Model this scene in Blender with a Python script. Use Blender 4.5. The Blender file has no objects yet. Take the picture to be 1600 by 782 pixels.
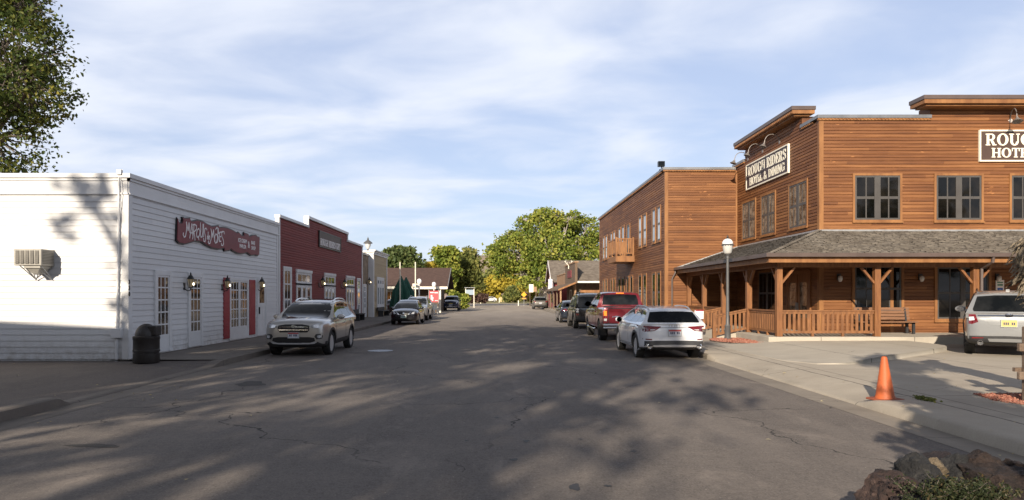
import bpy, bmesh, math, random
import numpy as np
from mathutils import Vector, Matrix, noise as mnoise
from mathutils.bvhtree import BVHTree

random.seed(7)
R = math.radians
SC = bpy.context.scene
COL = SC.collection

# ------------------------------------------------------------------ camera
EYE = 1.78
cam = bpy.data.objects.new('camera', bpy.data.cameras.new('camera'))
COL.objects.link(cam)
cam.location = (0, 0, EYE)
cam.rotation_euler = (R(90), 0, 0)
cam.data.sensor_width = 36
cam.data.lens = 24
cam.data.shift_x = 0.0131
cam.data.shift_y = 0.0444
cam.data.clip_end = 6000
SC.camera = cam

# ------------------------------------------------------------------ light
SUN_AZ, SUN_EL = R(19), R(22)                 # light travels +Y, a little +X
LDIR = Vector((math.sin(SUN_AZ) * math.cos(SUN_EL), math.cos(SUN_AZ) * math.cos(SUN_EL), -math.sin(SUN_EL)))
sun = bpy.data.objects.new('sun', bpy.data.lights.new('sun', 'SUN'))
COL.objects.link(sun)
sun.data.energy = 4.9
sun.data.angle = R(0.55)
sun.data.color = (1.0, 0.87, 0.70)
sun.rotation_euler = LDIR.to_track_quat('-Z', 'Y').to_euler()

w = bpy.data.worlds.new('World'); SC.world = w; w.use_nodes = True
nt = w.node_tree; nt.nodes.clear()
def wn(t, **k):
    n = nt.nodes.new(t)
    for a, b in k.items(): setattr(n, a, b)
    return n
def wl(a, b): nt.links.new(a, b)
sky = wn('ShaderNodeTexSky', sky_type='NISHITA', sun_disc=False)
sky.sun_elevation = SUN_EL
sky.sun_rotation = math.atan2(-LDIR.x, -LDIR.y)
sky.air_density = 1.0; sky.dust_density = 0.7; sky.ozone_density = 2.0
tc = wn('ShaderNodeTexCoord'); sep = wn('ShaderNodeSeparateXYZ'); wl(tc.outputs['Generated'], sep.inputs[0])
def wmath(op, a, b=None, clamp=False):
    n = wn('ShaderNodeMath', operation=op, use_clamp=clamp)
    for i, q in enumerate((a, b)):
        if q is None: continue
        if isinstance(q, (int, float)): n.inputs[i].default_value = q
        else: wl(q, n.inputs[i])
    return n.outputs[0]
zc = wmath('ADD', wmath('MAXIMUM', sep.outputs[2], 0.0), 0.10)
cx = wmath('DIVIDE', sep.outputs[0], zc); cy = wmath('DIVIDE', sep.outputs[1], zc)
comb = wn('ShaderNodeCombineXYZ'); wl(cx, comb.inputs[0]); wl(cy, comb.inputs[1])
mp = wn('ShaderNodeMapping'); mp.inputs['Rotation'].default_value = (0, 0, R(24)); mp.inputs['Scale'].default_value = (0.62, 0.80, 1)
mp.inputs['Location'].default_value = (3.1, 0.6, 0)
wl(comb.outputs[0], mp.inputs[0])
n1 = wn('ShaderNodeTexNoise'); n1.inputs['Scale'].default_value = 2.3; n1.inputs['Detail'].default_value = 7; n1.inputs['Roughness'].default_value = 0.50; n1.inputs['Distortion'].default_value = 0.35
wl(mp.outputs[0], n1.inputs['Vector'])
n2 = wn('ShaderNodeTexNoise'); n2.inputs['Scale'].default_value = 0.45; n2.inputs['Detail'].default_value = 3
wl(mp.outputs[0], n2.inputs['Vector'])
cl = wmath('ADD', wmath('MULTIPLY', n1.outputs[0], 0.62), wmath('MULTIPLY', n2.outputs[0], 0.38))
ramp = wn('ShaderNodeMapRange', interpolation_type='SMOOTHSTEP'); ramp.inputs[1].default_value = 0.36; ramp.inputs[2].default_value = 0.66; ramp.inputs[3].default_value = 0.13; ramp.inputs[4].default_value = 0.96
wl(cl, ramp.inputs[0])
mix = wn('ShaderNodeMix', data_type='RGBA')
CLOUD = (6.1, 6.4, 7.1, 1)
tint = wn('ShaderNodeMix', data_type='RGBA'); tint.inputs[0].default_value = .62
wl(sky.outputs[0], tint.inputs[6]); tint.inputs[7].default_value = (3.6, 4.2, 6.0, 1)
wl(ramp.outputs[0], mix.inputs[0]); wl(tint.outputs[2], mix.inputs[6]); mix.inputs[7].default_value = CLOUD
bg = wn('ShaderNodeBackground'); bg.inputs[1].default_value = 0.10
# the sky deepens towards the zenith, where the cloud veil thins out
zen = wn('ShaderNodeMapRange', interpolation_type='SMOOTHSTEP'); zen.inputs[1].default_value = .36; zen.inputs[2].default_value = .85; zen.inputs[3].default_value = 1.0; zen.inputs[4].default_value = .30
wl(sep.outputs[2], zen.inputs[0])
zm = wn('ShaderNodeMix', data_type='RGBA', blend_type='MULTIPLY'); zm.inputs[0].default_value = 1
wl(mix.outputs[2], zm.inputs[6]); wl(zen.outputs[0], zm.inputs[7])
wl(zm.outputs[2], bg.inputs[0])
out = wn('ShaderNodeOutputWorld'); wl(bg.outputs[0], out.inputs[0])

SC.view_settings.view_transform = 'Standard'
SC.view_settings.look = 'None'
SC.view_settings.gamma = 1
SC.view_settings.exposure = 0.58
try:
    SC.cycles.max_bounces = 6; SC.cycles.diffuse_bounces = 3; SC.cycles.glossy_bounces = 3
    SC.cycles.transparent_max_bounces = 6; SC.cycles.transmission_bounces = 3
    SC.cycles.use_denoising = True
except Exception: pass

# ------------------------------------------------------------------ helpers
F, PX, PY = 1067.0, 779.0, 462.0
def on_x(px, py, X):
    D = X * F / (px - PX); return Vector((X, D, EYE + (PY - py) * D / F))
def at_z(px, py, z=0.0):
    D = (EYE - z) * F / (py - PY); return Vector(((px - PX) / F * D, D, z))
def at_d(px, py, D):
    return Vector(((px - PX) / F * D, D, EYE + (PY - py) * D / F))

def org(o):
    v = Vector((0, 0, 0))
    while o is not None:
        v += o.location; o = o.parent
    return v

class MB:
    def __init__(s): s.v = []; s.f = []
    def add(s, vs, fs):
        o = len(s.v); s.v += [tuple(v) for v in vs]; s.f += [[i + o for i in f] for f in fs]; return s
    def box(s, x0, x1, y0, y1, z0, z1):
        return s.add([(x0,y0,z0),(x1,y0,z0),(x1,y1,z0),(x0,y1,z0),(x0,y0,z1),(x1,y0,z1),(x1,y1,z1),(x0,y1,z1)],
              [(0,3,2,1),(4,5,6,7),(0,1,5,4),(1,2,6,5),(2,3,7,6),(3,0,4,7)])
    def lbox(s, T, a0, a1, b0, b1, c0, c1):
        P = [T(a, b, c) for c in (c0, c1) for (a, b) in ((a0,b0),(a1,b0),(a1,b1),(a0,b1))]
        return s.add(P, [(0,3,2,1),(4,5,6,7),(0,1,5,4),(1,2,6,5),(2,3,7,6),(3,0,4,7)])
    def bar(s, p, q, wd, ht, up=(0, 0, 1)):
        p = Vector(p); q = Vector(q); d = (q - p).normalized(); up = Vector(up)
        if abs(d.dot(up)) > 0.98: up = Vector((0, 1, 0))
        sx = d.cross(up).normalized() * (wd / 2); sz = sx.cross(d).normalized() * (ht / 2)
        P = [p - sx - sz, p + sx - sz, p + sx + sz, p - sx + sz, q - sx - sz, q + sx - sz, q + sx + sz, q - sx + sz]
        return s.add(P, [(0,1,2,3),(4,7,6,5),(0,4,5,1),(1,5,6,2),(2,6,7,3),(3,7,4,0)])
    def tube(s, pts, r, n=8):
        pts = [Vector(p) for p in pts]; rs = r if isinstance(r, (list, tuple)) else [r] * len(pts)
        V = []; Fc = []
        for i, p in enumerate(pts):
            d = (pts[min(i + 1, len(pts) - 1)] - pts[max(i - 1, 0)]).normalized()
            up = Vector((0, 0, 1)) if abs(d.z) < 0.9 else Vector((0, 1, 0))
            a = d.cross(up).normalized(); b = a.cross(d).normalized()
            for k in range(n):
                t = 2 * math.pi * k / n
                V.append(p + (a * math.cos(t) + b * math.sin(t)) * rs[i])
        for i in range(len(pts) - 1):
            for k in range(n):
                k2 = (k + 1) % n
                Fc.append((i*n+k, i*n+k2, (i+1)*n+k2, (i+1)*n+k))
        Fc.append(tuple(range(n - 1, -1, -1))); Fc.append(tuple(range((len(pts)-1)*n, len(pts)*n)))
        return s.add(V, Fc)
    def lathe(s, prof, c=(0, 0, 0), n=20, axis='z', wob=None):
        V = []; Fc = []
        for (r, h) in prof:
            for k in range(n):
                t = 2 * math.pi * k / n
                rr = r * (wob(t, h) if wob else 1)
                a, b = rr * math.cos(t), rr * math.sin(t)
                p = (a, b, h) if axis == 'z' else ((h, a, b) if axis == 'x' else (b, h, a))
                V.append((p[0] + c[0], p[1] + c[1], p[2] + c[2]))
        m = len(prof)
        for i in range(m - 1):
            for k in range(n):
                k2 = (k + 1) % n
                Fc.append((i*n+k, i*n+k2, (i+1)*n+k2, (i+1)*n+k))
        if prof[0][0] > 1e-4: Fc.append(tuple(range(n - 1, -1, -1)))
        if prof[-1][0] > 1e-4: Fc.append(tuple(range((m-1)*n, m*n)))
        return s.add(V, Fc)
    def prism(s, pts, vec):
        pts = [Vector(p) for p in pts]; vec = Vector(vec); n = len(pts)
        return s.add(pts + [p + vec for p in pts],
                     [tuple(range(n - 1, -1, -1)), tuple(range(n, 2 * n))] + [(i, (i+1) % n, n + (i+1) % n, n + i) for i in range(n)])
    def build(s, name, mat, parent=None, local=False, smooth=None, recalc=True, bevel=0):
        me = bpy.data.meshes.new(name)
        vs = s.v
        if parent is not None and not local:
            o = org(parent); vs = [(v[0] - o.x, v[1] - o.y, v[2] - o.z) for v in vs]
        me.from_pydata(vs, [], s.f)
        if recalc:
            bm = bmesh.new(); bm.from_mesh(me)
            bmesh.ops.remove_doubles(bm, verts=bm.verts, dist=1e-5) if smooth else None
            bmesh.ops.recalc_face_normals(bm, faces=bm.faces); bm.to_mesh(me); bm.free()
        for m in (mat if isinstance(mat, (list, tuple)) else [mat]): me.materials.append(m)
        if smooth:
            me.polygons.foreach_set('use_smooth', [True] * len(me.polygons)); me.set_sharp_from_angle(angle=R(smooth))
        ob = bpy.data.objects.new(name, me); COL.objects.link(ob)
        if parent is not None: ob.parent = parent
        if bevel:
            b = ob.modifiers.new('bevel', 'BEVEL'); b.width = bevel; b.segments = 2; b.limit_method = 'ANGLE'
        return ob

def tag(o, label, cat, group=None, kind=None):
    if label: o['label'] = label
    if cat: o['category'] = cat
    if group: o['group'] = group
    if kind: o['kind'] = kind
    return o
def thing(name, label, cat, loc=(0, 0, 0), rz=0, group=None):
    o = bpy.data.objects.new(name, None); COL.objects.link(o)
    o.location = loc; o.rotation_euler = (0, 0, rz); o.empty_display_size = 0.2
    return tag(o, label, cat, group)
def struct(o, kind='structure'):
    o['kind'] = kind; return o
def copy_tree(o, parent=None):
    c = o.copy(); COL.objects.link(c)
    if parent is not None: c.parent = parent
    for ch in list(o.children): copy_tree(ch, c)
    return c

# ------------------------------------------------------------------ materials
def _mat(name):
    m = bpy.data.materials.new(name); m.use_nodes = True
    nt = m.node_tree; return m, nt, nt.nodes['Principled BSDF']
def rgba(c): return (c[0], c[1], c[2], 1)
def M(name, col, col2=None, scale=4, detail=6, rough=.8, bump=0, bscale=None, metal=0, coat=0, stretch=(1, 1, 1), lo=.35, hi=.65, ior=1.5, emit=None, estr=0, rvar=0):
    m, nt, b = _mat(name)
    b.inputs['Base Color'].default_value = rgba(col); b.inputs['Roughness'].default_value = rough
    b.inputs['Metallic'].default_value = metal; b.inputs['Coat Weight'].default_value = coat; b.inputs['Coat Roughness'].default_value = .04
    b.inputs['IOR'].default_value = ior
    if emit: b.inputs['Emission Color'].default_value = rgba(emit); b.inputs['Emission Strength'].default_value = estr
    if col2 or bump or rvar:
        tc = nt.nodes.new('ShaderNodeTexCoord'); mp = nt.nodes.new('ShaderNodeMapping'); mp.inputs['Scale'].default_value = stretch
        nt.links.new(tc.outputs['Object'], mp.inputs[0])
        n = nt.nodes.new('ShaderNodeTexNoise'); n.inputs['Scale'].default_value = scale; n.inputs['Detail'].default_value = detail; n.inputs['Roughness'].default_value = .6
        nt.links.new(mp.outputs[0], n.inputs['Vector'])
        if col2:
            r = nt.nodes.new('ShaderNodeMapRange'); r.inputs[1].default_value = lo; r.inputs[2].default_value = hi
            nt.links.new(n.outputs[0], r.inputs[0])
            mx = nt.nodes.new('ShaderNodeMix'); mx.data_type = 'RGBA'
            nt.links.new(r.outputs[0], mx.inputs[0]); mx.inputs[6].default_value = rgba(col); mx.inputs[7].default_value = rgba(col2)
            nt.links.new(mx.outputs[2], b.inputs['Base Color'])
        if rvar:
            r2 = nt.nodes.new('ShaderNodeMapRange'); r2.inputs[1].default_value = .3; r2.inputs[2].default_value = .7; r2.inputs[3].default_value = rough - rvar; r2.inputs[4].default_value = rough + rvar
            nt.links.new(n.outputs[0], r2.inputs[0]); nt.links.new(r2.outputs[0], b.inputs['Roughness'])
        if bump:
            n3 = nt.nodes.new('ShaderNodeTexNoise'); n3.inputs['Scale'].default_value = bscale or scale * 6; n3.inputs['Detail'].default_value = 5
            nt.links.new(mp.outputs[0], n3.inputs['Vector'])
            bp = nt.nodes.new('ShaderNodeBump'); bp.inputs['Strength'].default_value = bump; bp.inputs['Distance'].default_value = .02
            nt.links.new(n3.outputs[0], bp.inputs['Height']); nt.links.new(bp.outputs[0], b.inputs['Normal'])
    return m

class NB:                                   # tiny node builder
    def __init__(s, name): s.m, s.nt, s.b = _mat(name)
    def n(s, t, **k):
        x = s.nt.nodes.new(t)
        for a, b in k.items(): setattr(x, a, b)
        return x
    def l(s, a, b): s.nt.links.new(a, b)
    def set(s, sock, v):
        if hasattr(v, 'is_output') or hasattr(v, 'links'): s.l(v, sock)
        else: sock.default_value = v
    def math(s, op, a, b=0.0, clamp=False):
        x = s.n('ShaderNodeMath', operation=op, use_clamp=clamp); s.set(x.inputs[0], a); s.set(x.inputs[1], b); return x.outputs[0]
    def vec(s, x, y, z):
        c = s.n('ShaderNodeCombineXYZ'); s.set(c.inputs[0], x); s.set(c.inputs[1], y); s.set(c.inputs[2], z); return c.outputs[0]
    def noise(s, v, scale, detail=5, rough=.6, dist=0):
        x = s.n('ShaderNodeTexNoise'); x.inputs['Scale'].default_value = scale; x.inputs['Detail'].default_value = detail
        x.inputs['Roughness'].default_value = rough; x.inputs['Distortion'].default_value = dist
        s.l(v, x.inputs['Vector']); return x.outputs[0]
    def white(s, v):
        x = s.n('ShaderNodeTexWhiteNoise'); x.noise_dimensions = '3D'; s.l(v, x.inputs['Vector']); return x.outputs[0]
    def mr(s, v, a, b, c=0., d=1., sm=False):
        x = s.n('ShaderNodeMapRange', interpolation_type='SMOOTHSTEP' if sm else 'LINEAR'); s.set(x.inputs[0], v)
        for i, q in enumerate((a, b, c, d)): x.inputs[i + 1].default_value = q
        return x.outputs[0]
    def mix(s, f, a, b, mode='MIX'):
        x = s.n('ShaderNodeMix', data_type='RGBA', blend_type=mode); s.set(x.inputs[0], f)
        s.set(x.inputs[6], rgba(a) if isinstance(a, tuple) else a); s.set(x.inputs[7], rgba(b) if isinstance(b, tuple) else b); return x.outputs[2]
    def bump(s, h, st, dist=.02):
        x = s.n('ShaderNodeBump'); x.inputs['Strength'].default_value = st; x.inputs['Distance'].default_value = dist
        s.l(h, x.inputs['Height']); s.l(x.outputs[0], s.b.inputs['Normal'])
    def xyz(s):
        tc = s.n('ShaderNodeTexCoord'); sp = s.n('ShaderNodeSeparateXYZ'); s.l(tc.outputs['Object'], sp.inputs[0])
        return tc.outputs['Object'], sp.outputs[0], sp.outputs[1], sp.outputs[2]

def board_mat(name, dark, mid, light, h, rough=.62, seg=3.6, streak=.5, var=.5, knots=True):
    k = NB(name); v, x, y, z = k.xyz()
    u = k.math('ADD', x, y)
    row = k.math('FLOOR', k.math('DIVIDE', z, h))
    r1 = k.white(k.vec(row, 3.3, 1.7))
    sg = k.math('FLOOR', k.math('ADD', k.math('DIVIDE', u, seg), k.math('MULTIPLY', r1, 9.0)))
    r2 = k.white(k.vec(row, sg, 5.1))
    g = k.noise(k.vec(k.math('MULTIPLY', u, .9), k.math('MULTIPLY', row, 7.3), k.math('MULTIPLY', z, 22.)), 1.0, 6, .65)
    big = k.noise(v, .35, 4)
    t = k.math('ADD', k.math('MULTIPLY', r2, var), k.math('MULTIPLY', g, streak))
    t = k.math('ADD', t, k.math('MULTIPLY', big, .45))
    c = k.mix(k.mr(t, .38, .72), dark, mid); c = k.mix(k.mr(t, .74, 1.08), c, light)
    if knots:
        kn = k.noise(k.vec(k.math('MULTIPLY', u, 3.), k.math('MULTIPLY', row, 3.9), k.math('MULTIPLY', z, 9.)), 1.0, 2)
        c = k.mix(k.mr(kn, .69, .75), c, tuple(q * 1.25 for q in light))
    k.l(c, k.b.inputs['Base Color']); k.b.inputs['Roughness'].default_value = rough
    k.bump(g, .25, .01)
    return k.m

MAT = {}
MAT['cedar'] = board_mat('cedar_siding', (.058, .020, .007), (.150, .054, .0148), (.27, .115, .038), .125, var=.30, streak=.85)
MAT['cedar_trim'] = M('cedar_trim', (.18, .074, .023), (.30, .138, .046), 3, rough=.6, stretch=(1, 1, .25), bump=.15)
MAT['cedar_post'] = M('cedar_post', (.145, .056, .019), (.25, .106, .035), 5, rough=.6, stretch=(2, 2, .3), bump=.2)
MAT['cedar_rail'] = M('cedar_rail', (.145, .060, .022), (.25, .110, .040), 6, rough=.65, stretch=(2, 2, .4), bump=.2)
MAT['metal_cap'] = M('metal_cap', (.20, .205, .215), (.27, .275, .285), 2, rough=.42, metal=.6)
MAT['gutter'] = M('gutter_brown', (.085, .062, .055), (.11, .08, .07), 2, rough=.42)
k = NB('white_siding'); v, x, y, z = k.xyz()
row = k.math('FLOOR', k.math('DIVIDE', z, .155)); u = k.math('ADD', x, y)
sg = k.math('FLOOR', k.math('ADD', k.math('DIVIDE', u, 3.7), k.math('MULTIPLY', k.white(k.vec(row, 1.1, 4.)), 7.)))
c = k.mix(k.white(k.vec(row, sg, 2.)), (.59, .59, .60), (.655, .655, .66))
st = k.noise(k.vec(k.math('MULTIPLY', u, 2.2), 0., k.math('MULTIPLY', z, .55)), 1.6, 6, .7)
c = k.mix(k.mr(st, .54, .72, 0, .30), c, (.42, .41, .39))
gr = k.math('MULTIPLY', k.mr(z, .75, .1, 0, 1), k.mr(k.noise(v, 5, 6, .7), .38, .66), True)
c = k.mix(k.math('MULTIPLY', gr, .75), c, (.27, .235, .20))
k.l(c, k.b.inputs['Base Color']); k.b.inputs['Roughness'].default_value = .55; k.bump(k.noise(v, 3, 3), .06, .01)
MAT['white_sid'] = k.m
MAT['white_trim'] = M('white_trim', (.68, .68, .69), (.62, .62, .625), 1.5, rough=.5)
MAT['red_sid'] = board_mat('red_siding', (.16, .020, .019), (.205, .029, .026), (.25, .052, .045), .115, rough=.7, var=.35, streak=.5, knots=False)
MAT['red_paint'] = M('red_paint', (.30, .018, .030), (.26, .016, .026), 2, rough=.5)
MAT['sign_red'] = M('sign_red', (.20, .022, .032), (.16, .017, .026), 1.5, rough=.5)
MAT['sign_brown'] = M('sign_brown', (.060, .034, .026), (.075, .043, .033), 2, rough=.55)
MAT['sign_dark'] = M('sign_dark', (.040, .030, .040), (.055, .040, .048), 2, rough=.55)
MAT['cream'] = M('cream_paint', (.78, .74, .62), rough=.5)
MAT['letter_white'] = M('letter_white', (.80, .76, .76), rough=.5)
MAT['black'] = M('black_paint', (.012, .012, .014), rough=.4)
MAT['dark_plastic'] = M('dark_plastic', (.020, .020, .022), (.028, .028, .030), 12, rough=.55, bump=.1)
MAT['win_grey'] = M('window_grey', (.060, .055, .052), (.075, .07, .066), 3, rough=.5)
MAT['tan_sid'] = board_mat('tan_siding', (.33, .25, .15), (.40, .31, .19), (.46, .36, .23), .13, rough=.7, var=.4, streak=.4, knots=False)
MAT['galv'] = M('galvanized', (.30, .31, .32), (.40, .41, .42), 5, rough=.5, metal=.5)
def glass_mat(name, a, b, sc=1.2, ior=1.75):
    k = NB(name); v, x, y, z = k.xyz()
    n = k.noise(v, sc, 3); c = k.mix(k.mr(n, .4, .62), a, b)
    k.l(c, k.b.inputs['Base Color']); k.b.inputs['Roughness'].default_value = .04; k.b.inputs['IOR'].default_value = ior
    k.bump(k.noise(v, 1.6, 1), .035, .05)
    return k.m
MAT['glass'] = glass_mat('window_glass', (.003, .003, .003), (.012, .010, .008), 1.2, 1.40)
MAT['glass_blind'] = glass_mat('window_glass_with_blinds', (.05, .038, .027), (.24, .19, .14), 4.5, 1.5)
MAT['glass_pale'] = glass_mat('pale_window_glass', (.30, .32, .34), (.50, .52, .54), 1.0)  # pale base colour paints the sky reflection in the hotel wing's upper panes
MAT['glass_shop'] = glass_mat('shop_glass', (.02, .018, .016), (.12, .09, .07), 1.4)
MAT['car_glass'] = glass_mat('car_glass', (.004, .005, .006), (.014, .015, .016), 2.0, 1.33)
MAT['rubber'] = M('tyre_rubber', (.014, .014, .015), (.026, .025, .024), 9, rough=.85, bump=.3)
MAT['rim'] = M('alloy_rim', (.55, .55, .56), rough=.34, metal=.35)
MAT['rim_dirty'] = M('dusty_rim', (.30, .27, .23), (.20, .18, .155), 8, rough=.5, metal=.35)
MAT['chrome'] = M('chrome', (.72, .72, .73), rough=.12, metal=1)
MAT['tail_red'] = M('tail_red', (.17, .008, .012), (.10, .005, .008), 9, rough=.12, coat=1)
MAT['tail_orange'] = M('tail_amber', (.75, .16, .02), rough=.15, coat=1, emit=(1, .28, .03), estr=.5)
MAT['tail_clear'] = M('lamp_clear', (.62, .62, .62), rough=.12, coat=1)
MAT['headlamp'] = M('headlamp', (.72, .74, .77), (.30, .31, .33), 9, rough=.08, metal=.4, coat=1)
MAT['plate_white'] = M('plate_white', (.62, .62, .64), (.40, .44, .52), 22, rough=.4)
MAT['plate_red'] = M('plate_red', (.40, .05, .05), rough=.4)
MAT['plate_yellow'] = M('plate_yellow', (.50, .40, .14), rough=.4)
MAT['plate_green'] = M('plate_green', (.22, .42, .40), (.5, .55, .5), 22, rough=.4)
MAT['plate_ink'] = M('plate_ink', (.03, .04, .09), rough=.4)
def paint(name, c, metal=.5, rough=.32, dust=None, dz=.9):
    k = NB(name); v, x, y, z = k.xyz()
    k.b.inputs['Metallic'].default_value = metal; k.b.inputs['Roughness'].default_value = rough
    k.b.inputs['Coat Weight'].default_value = 1; k.b.inputs['Coat Roughness'].default_value = .05
    if dust:
        n = k.noise(v, 3.5, 6)
        f = k.math('MULTIPLY', k.mr(z, dz, .25, 0, .85), k.mr(n, .3, .6), True)
        k.l(k.mix(f, c, dust), k.b.inputs['Base Color'])
        k.l(k.math('ADD', k.math('MULTIPLY', f, .5), rough), k.b.inputs['Roughness'])
        k.l(k.math('SUBTRACT', 1.0, f, True), k.b.inputs['Coat Weight'])
    else: k.b.inputs['Base Color'].default_value = rgba(c)
    return k.m
# ------------------------------------------------------------------ ground, road, kerbs
def asphalt(name, base, dark, pale, cracks=True, dust=None):
    k = NB(name); v, x, y, z = k.xyz()
    big = k.noise(k.vec(k.math('MULTIPLY', x, .75), k.math('MULTIPLY', y, .16), z), 1.0, 6, .68)
    c = k.mix(k.mr(big, .36, .62), dark, base)
    wear = k.noise(k.vec(k.math('MULTIPLY', x, 1.1), k.math('MULTIPLY', y, .5), 7.0), 1.0, 7, .72, .4)
    c = k.mix(k.mr(wear, .54, .66, 0, .75), c, pale); c = k.mix(k.mr(wear, .30, .42, .6, 0), c, tuple(q * .6 for q in dark))
    md = k.noise(v, 1.7, 7, .7)
    c = k.mix(k.mr(md, .5, .8, 0, .5), c, pale)
    grain = k.noise(v, 13, 6, .8); c = k.mix(k.mr(grain, .50, .68, 0, .5), c, tuple(q * 1.5 for q in base)); c = k.mix(k.mr(grain, .34, .48, .55, 0), c, tuple(q * .62 for q in dark))
    fine = k.noise(v, 42, 4, .8); c = k.mix(k.mr(fine, .42, .66, 0, .6), c, tuple(q * 1.75 for q in base))
    spk = k.noise(v, 28, 2); c = k.mix(k.mr(spk, .66, .74, 0, .7), c, tuple(min(.5, q * 2.6) for q in base))
    pit = k.noise(v, 24, 4, .7); c = k.mix(k.mr(pit, .30, .38, .7, 0), c, tuple(q * .4 for q in dark))
    if cracks:
        d = k.n('ShaderNodeMix', data_type='VECTOR'); 
        nz = k.n('ShaderNodeTexNoise'); nz.inputs['Scale'].default_value = .9; nz.inputs['Detail'].default_value = 6; k.l(v, nz.inputs['Vector'])
        ad = k.n('ShaderNodeVectorMath', operation='MULTIPLY_ADD'); k.l(nz.outputs['Color'], ad.inputs[0]); ad.inputs[1].default_value = (1.6, 1.6, 0); k.l(v, ad.inputs[2])
        vo = k.n('ShaderNodeTexVoronoi', feature='DISTANCE_TO_EDGE', voronoi_dimensions='2D'); vo.inputs['Scale'].default_value = .24; k.l(ad.outputs[0], vo.inputs['Vector'])
        msk = k.noise(v, .33, 3)
        f = k.math('MULTIPLY', k.mr(vo.outputs['Distance'], .0018, .0048, 1, 0), k.mr(msk, .46, .54), True)
        c = k.mix(f, c, (.018, .016, .015))
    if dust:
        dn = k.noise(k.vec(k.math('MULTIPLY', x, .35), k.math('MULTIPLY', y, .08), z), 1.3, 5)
        c = k.mix(k.math('MULTIPLY', k.mr(y, 38, 80, 0, 1), k.mr(dn, .25, .6, .45, .95), True), c, dust)  # dust on the far stretch, with its sunlit brightness painted in too
    k.l(c, k.b.inputs['Base Color']); k.b.inputs['Roughness'].default_value = .88
    k.bump(k.math('ADD', k.math('MULTIPLY', fine, .6), pit), .5, .012)
    return k.m
def concrete(name, a, b, pale, joints=None):
    k = NB(name); v, x, y, z = k.xyz()
    n = k.noise(v, .8, 7, .65); c = k.mix(k.mr(n, .35, .65), a, b)
    st = k.noise(k.vec(k.math('MULTIPLY', x, .5), k.math('MULTIPLY', y, 1.6), z), 1.3, 5); c = k.mix(k.mr(st, .55, .75, 0, .55), c, pale)
    st2 = k.noise(v, .45, 4); c = k.mix(k.mr(st2, .56, .70, 0, .5), c, tuple(q * .55 for q in a))
    sp = k.noise(v, 7, 5, .75); c = k.mix(k.mr(sp, .60, .74, 0, .45), c, tuple(q * .5 for q in a))
    nz = k.n('ShaderNodeTexNoise'); nz.inputs['Scale'].default_value = 1.1; nz.inputs['Detail'].default_value = 6; k.l(v, nz.inputs['Vector'])
    ad = k.n('ShaderNodeVectorMath', operation='MULTIPLY_ADD'); k.l(nz.outputs['Color'], ad.inputs[0]); ad.inputs[1].default_value = (1.2, 1.2, 0); k.l(v, ad.inputs[2])
    vo = k.n('ShaderNodeTexVoronoi', feature='DISTANCE_TO_EDGE', voronoi_dimensions='2D'); vo.inputs['Scale'].default_value = .3; k.l(ad.outputs[0], vo.inputs['Vector'])
    c = k.mix(k.math('MULTIPLY', k.mr(vo.outputs['Distance'], .0012, .0036, .8, 0), k.mr(k.noise(v, .4, 2), .52, .58), True), c, (.06, .052, .045))
    if name == 'concrete_apron':
        q = k.math('ABSOLUTE', k.math('SUBTRACT', k.math('ADD', x, k.math('MULTIPLY', k.noise(v, 2.5, 4), .09)), 6.76))
        c = k.mix(k.mr(q, .012, .024, .92, 0), c, (.03, .027, .024))
    fine = k.noise(v, 55, 3); c = k.mix(k.mr(fine, .3, .7, 0, .35), c, tuple(q * .7 for q in a))
    if joints:
        for (ax, per, off) in joints:
            q = x if ax == 'x' else y
            q = k.math('ADD', q, k.math('MULTIPLY', k.noise(v, 3, 3), .02))
            m = k.math('ABSOLUTE', k.math('SUBTRACT', k.math('FRACT', k.math('DIVIDE', k.math('ADD', q, off), per)), .5))
            c = k.mix(k.mr(m, .5 - .016 / per, .5 - .007 / per, 0, .85), c, (.05, .045, .04))
    k.l(c, k.b.inputs['Base Color']); k.b.inputs['Roughness'].default_value = .85
    k.bump(fine, .2, .006)
    return k.m
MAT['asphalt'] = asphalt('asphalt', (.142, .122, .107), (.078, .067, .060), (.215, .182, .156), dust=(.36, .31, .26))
MAT['lot'] = asphalt('old_asphalt', (.105, .087, .076), (.064, .054, .049), (.15, .125, .105), False)
MAT['conc'] = concrete('concrete_apron', (.36, .315, .255), (.43, .38, .31), (.50, .45, .37), [('x', 4.2, 1.3), ('y', 4.0, .8)])
MAT['conc_walk'] = concrete('concrete_walk', (.40, .36, .30), (.46, .42, .35), (.52, .47, .40), [('x', 3.1, 0.2)])
MAT['conc_old'] = concrete('old_pavement', (.135, .115, .098), (.175, .150, .128), (.21, .18, .15), [('y', 3.0, .5)])
MAT['gutter_c'] = concrete('gutter_concrete', (.22, .19, .155), (.29, .25, .205), (.33, .29, .24), [('y', 3.0, .4)])
MAT['grass'] = M('dry_grass', (.16, .15, .045), (.24, .20, .075), .8, 8, rough=.95, bump=.3)
MAT['dirt'] = M('sandy_dirt', (.30, .245, .185), (.38, .32, .25), .6, 8, rough=.95, bump=.2)

def grid(xs, ys, zf):
    m = MB(); nx, ny = len(xs), len(ys)
    V = [(x, y, zf(x, y)) for y in ys for x in xs]
    m.add(V, [(j*nx+i, j*nx+i+1, (j+1)*nx+i+1, (j+1)*nx+i) for j in range(ny-1) for i in range(nx-1)])
    return m
def sheet(name, mat, x0, x1, y0, y1, z):
    return struct(MB().add([(x0,y0,z),(x1,y0,z),(x1,y1,z),(x0,y1,z)], [(0,1,2,3)]).build(name, mat))
def ss(a, b, t):
    t = max(0, min(1, (t - a) / (b - a))); return t * t * (3 - 2 * t)

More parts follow.
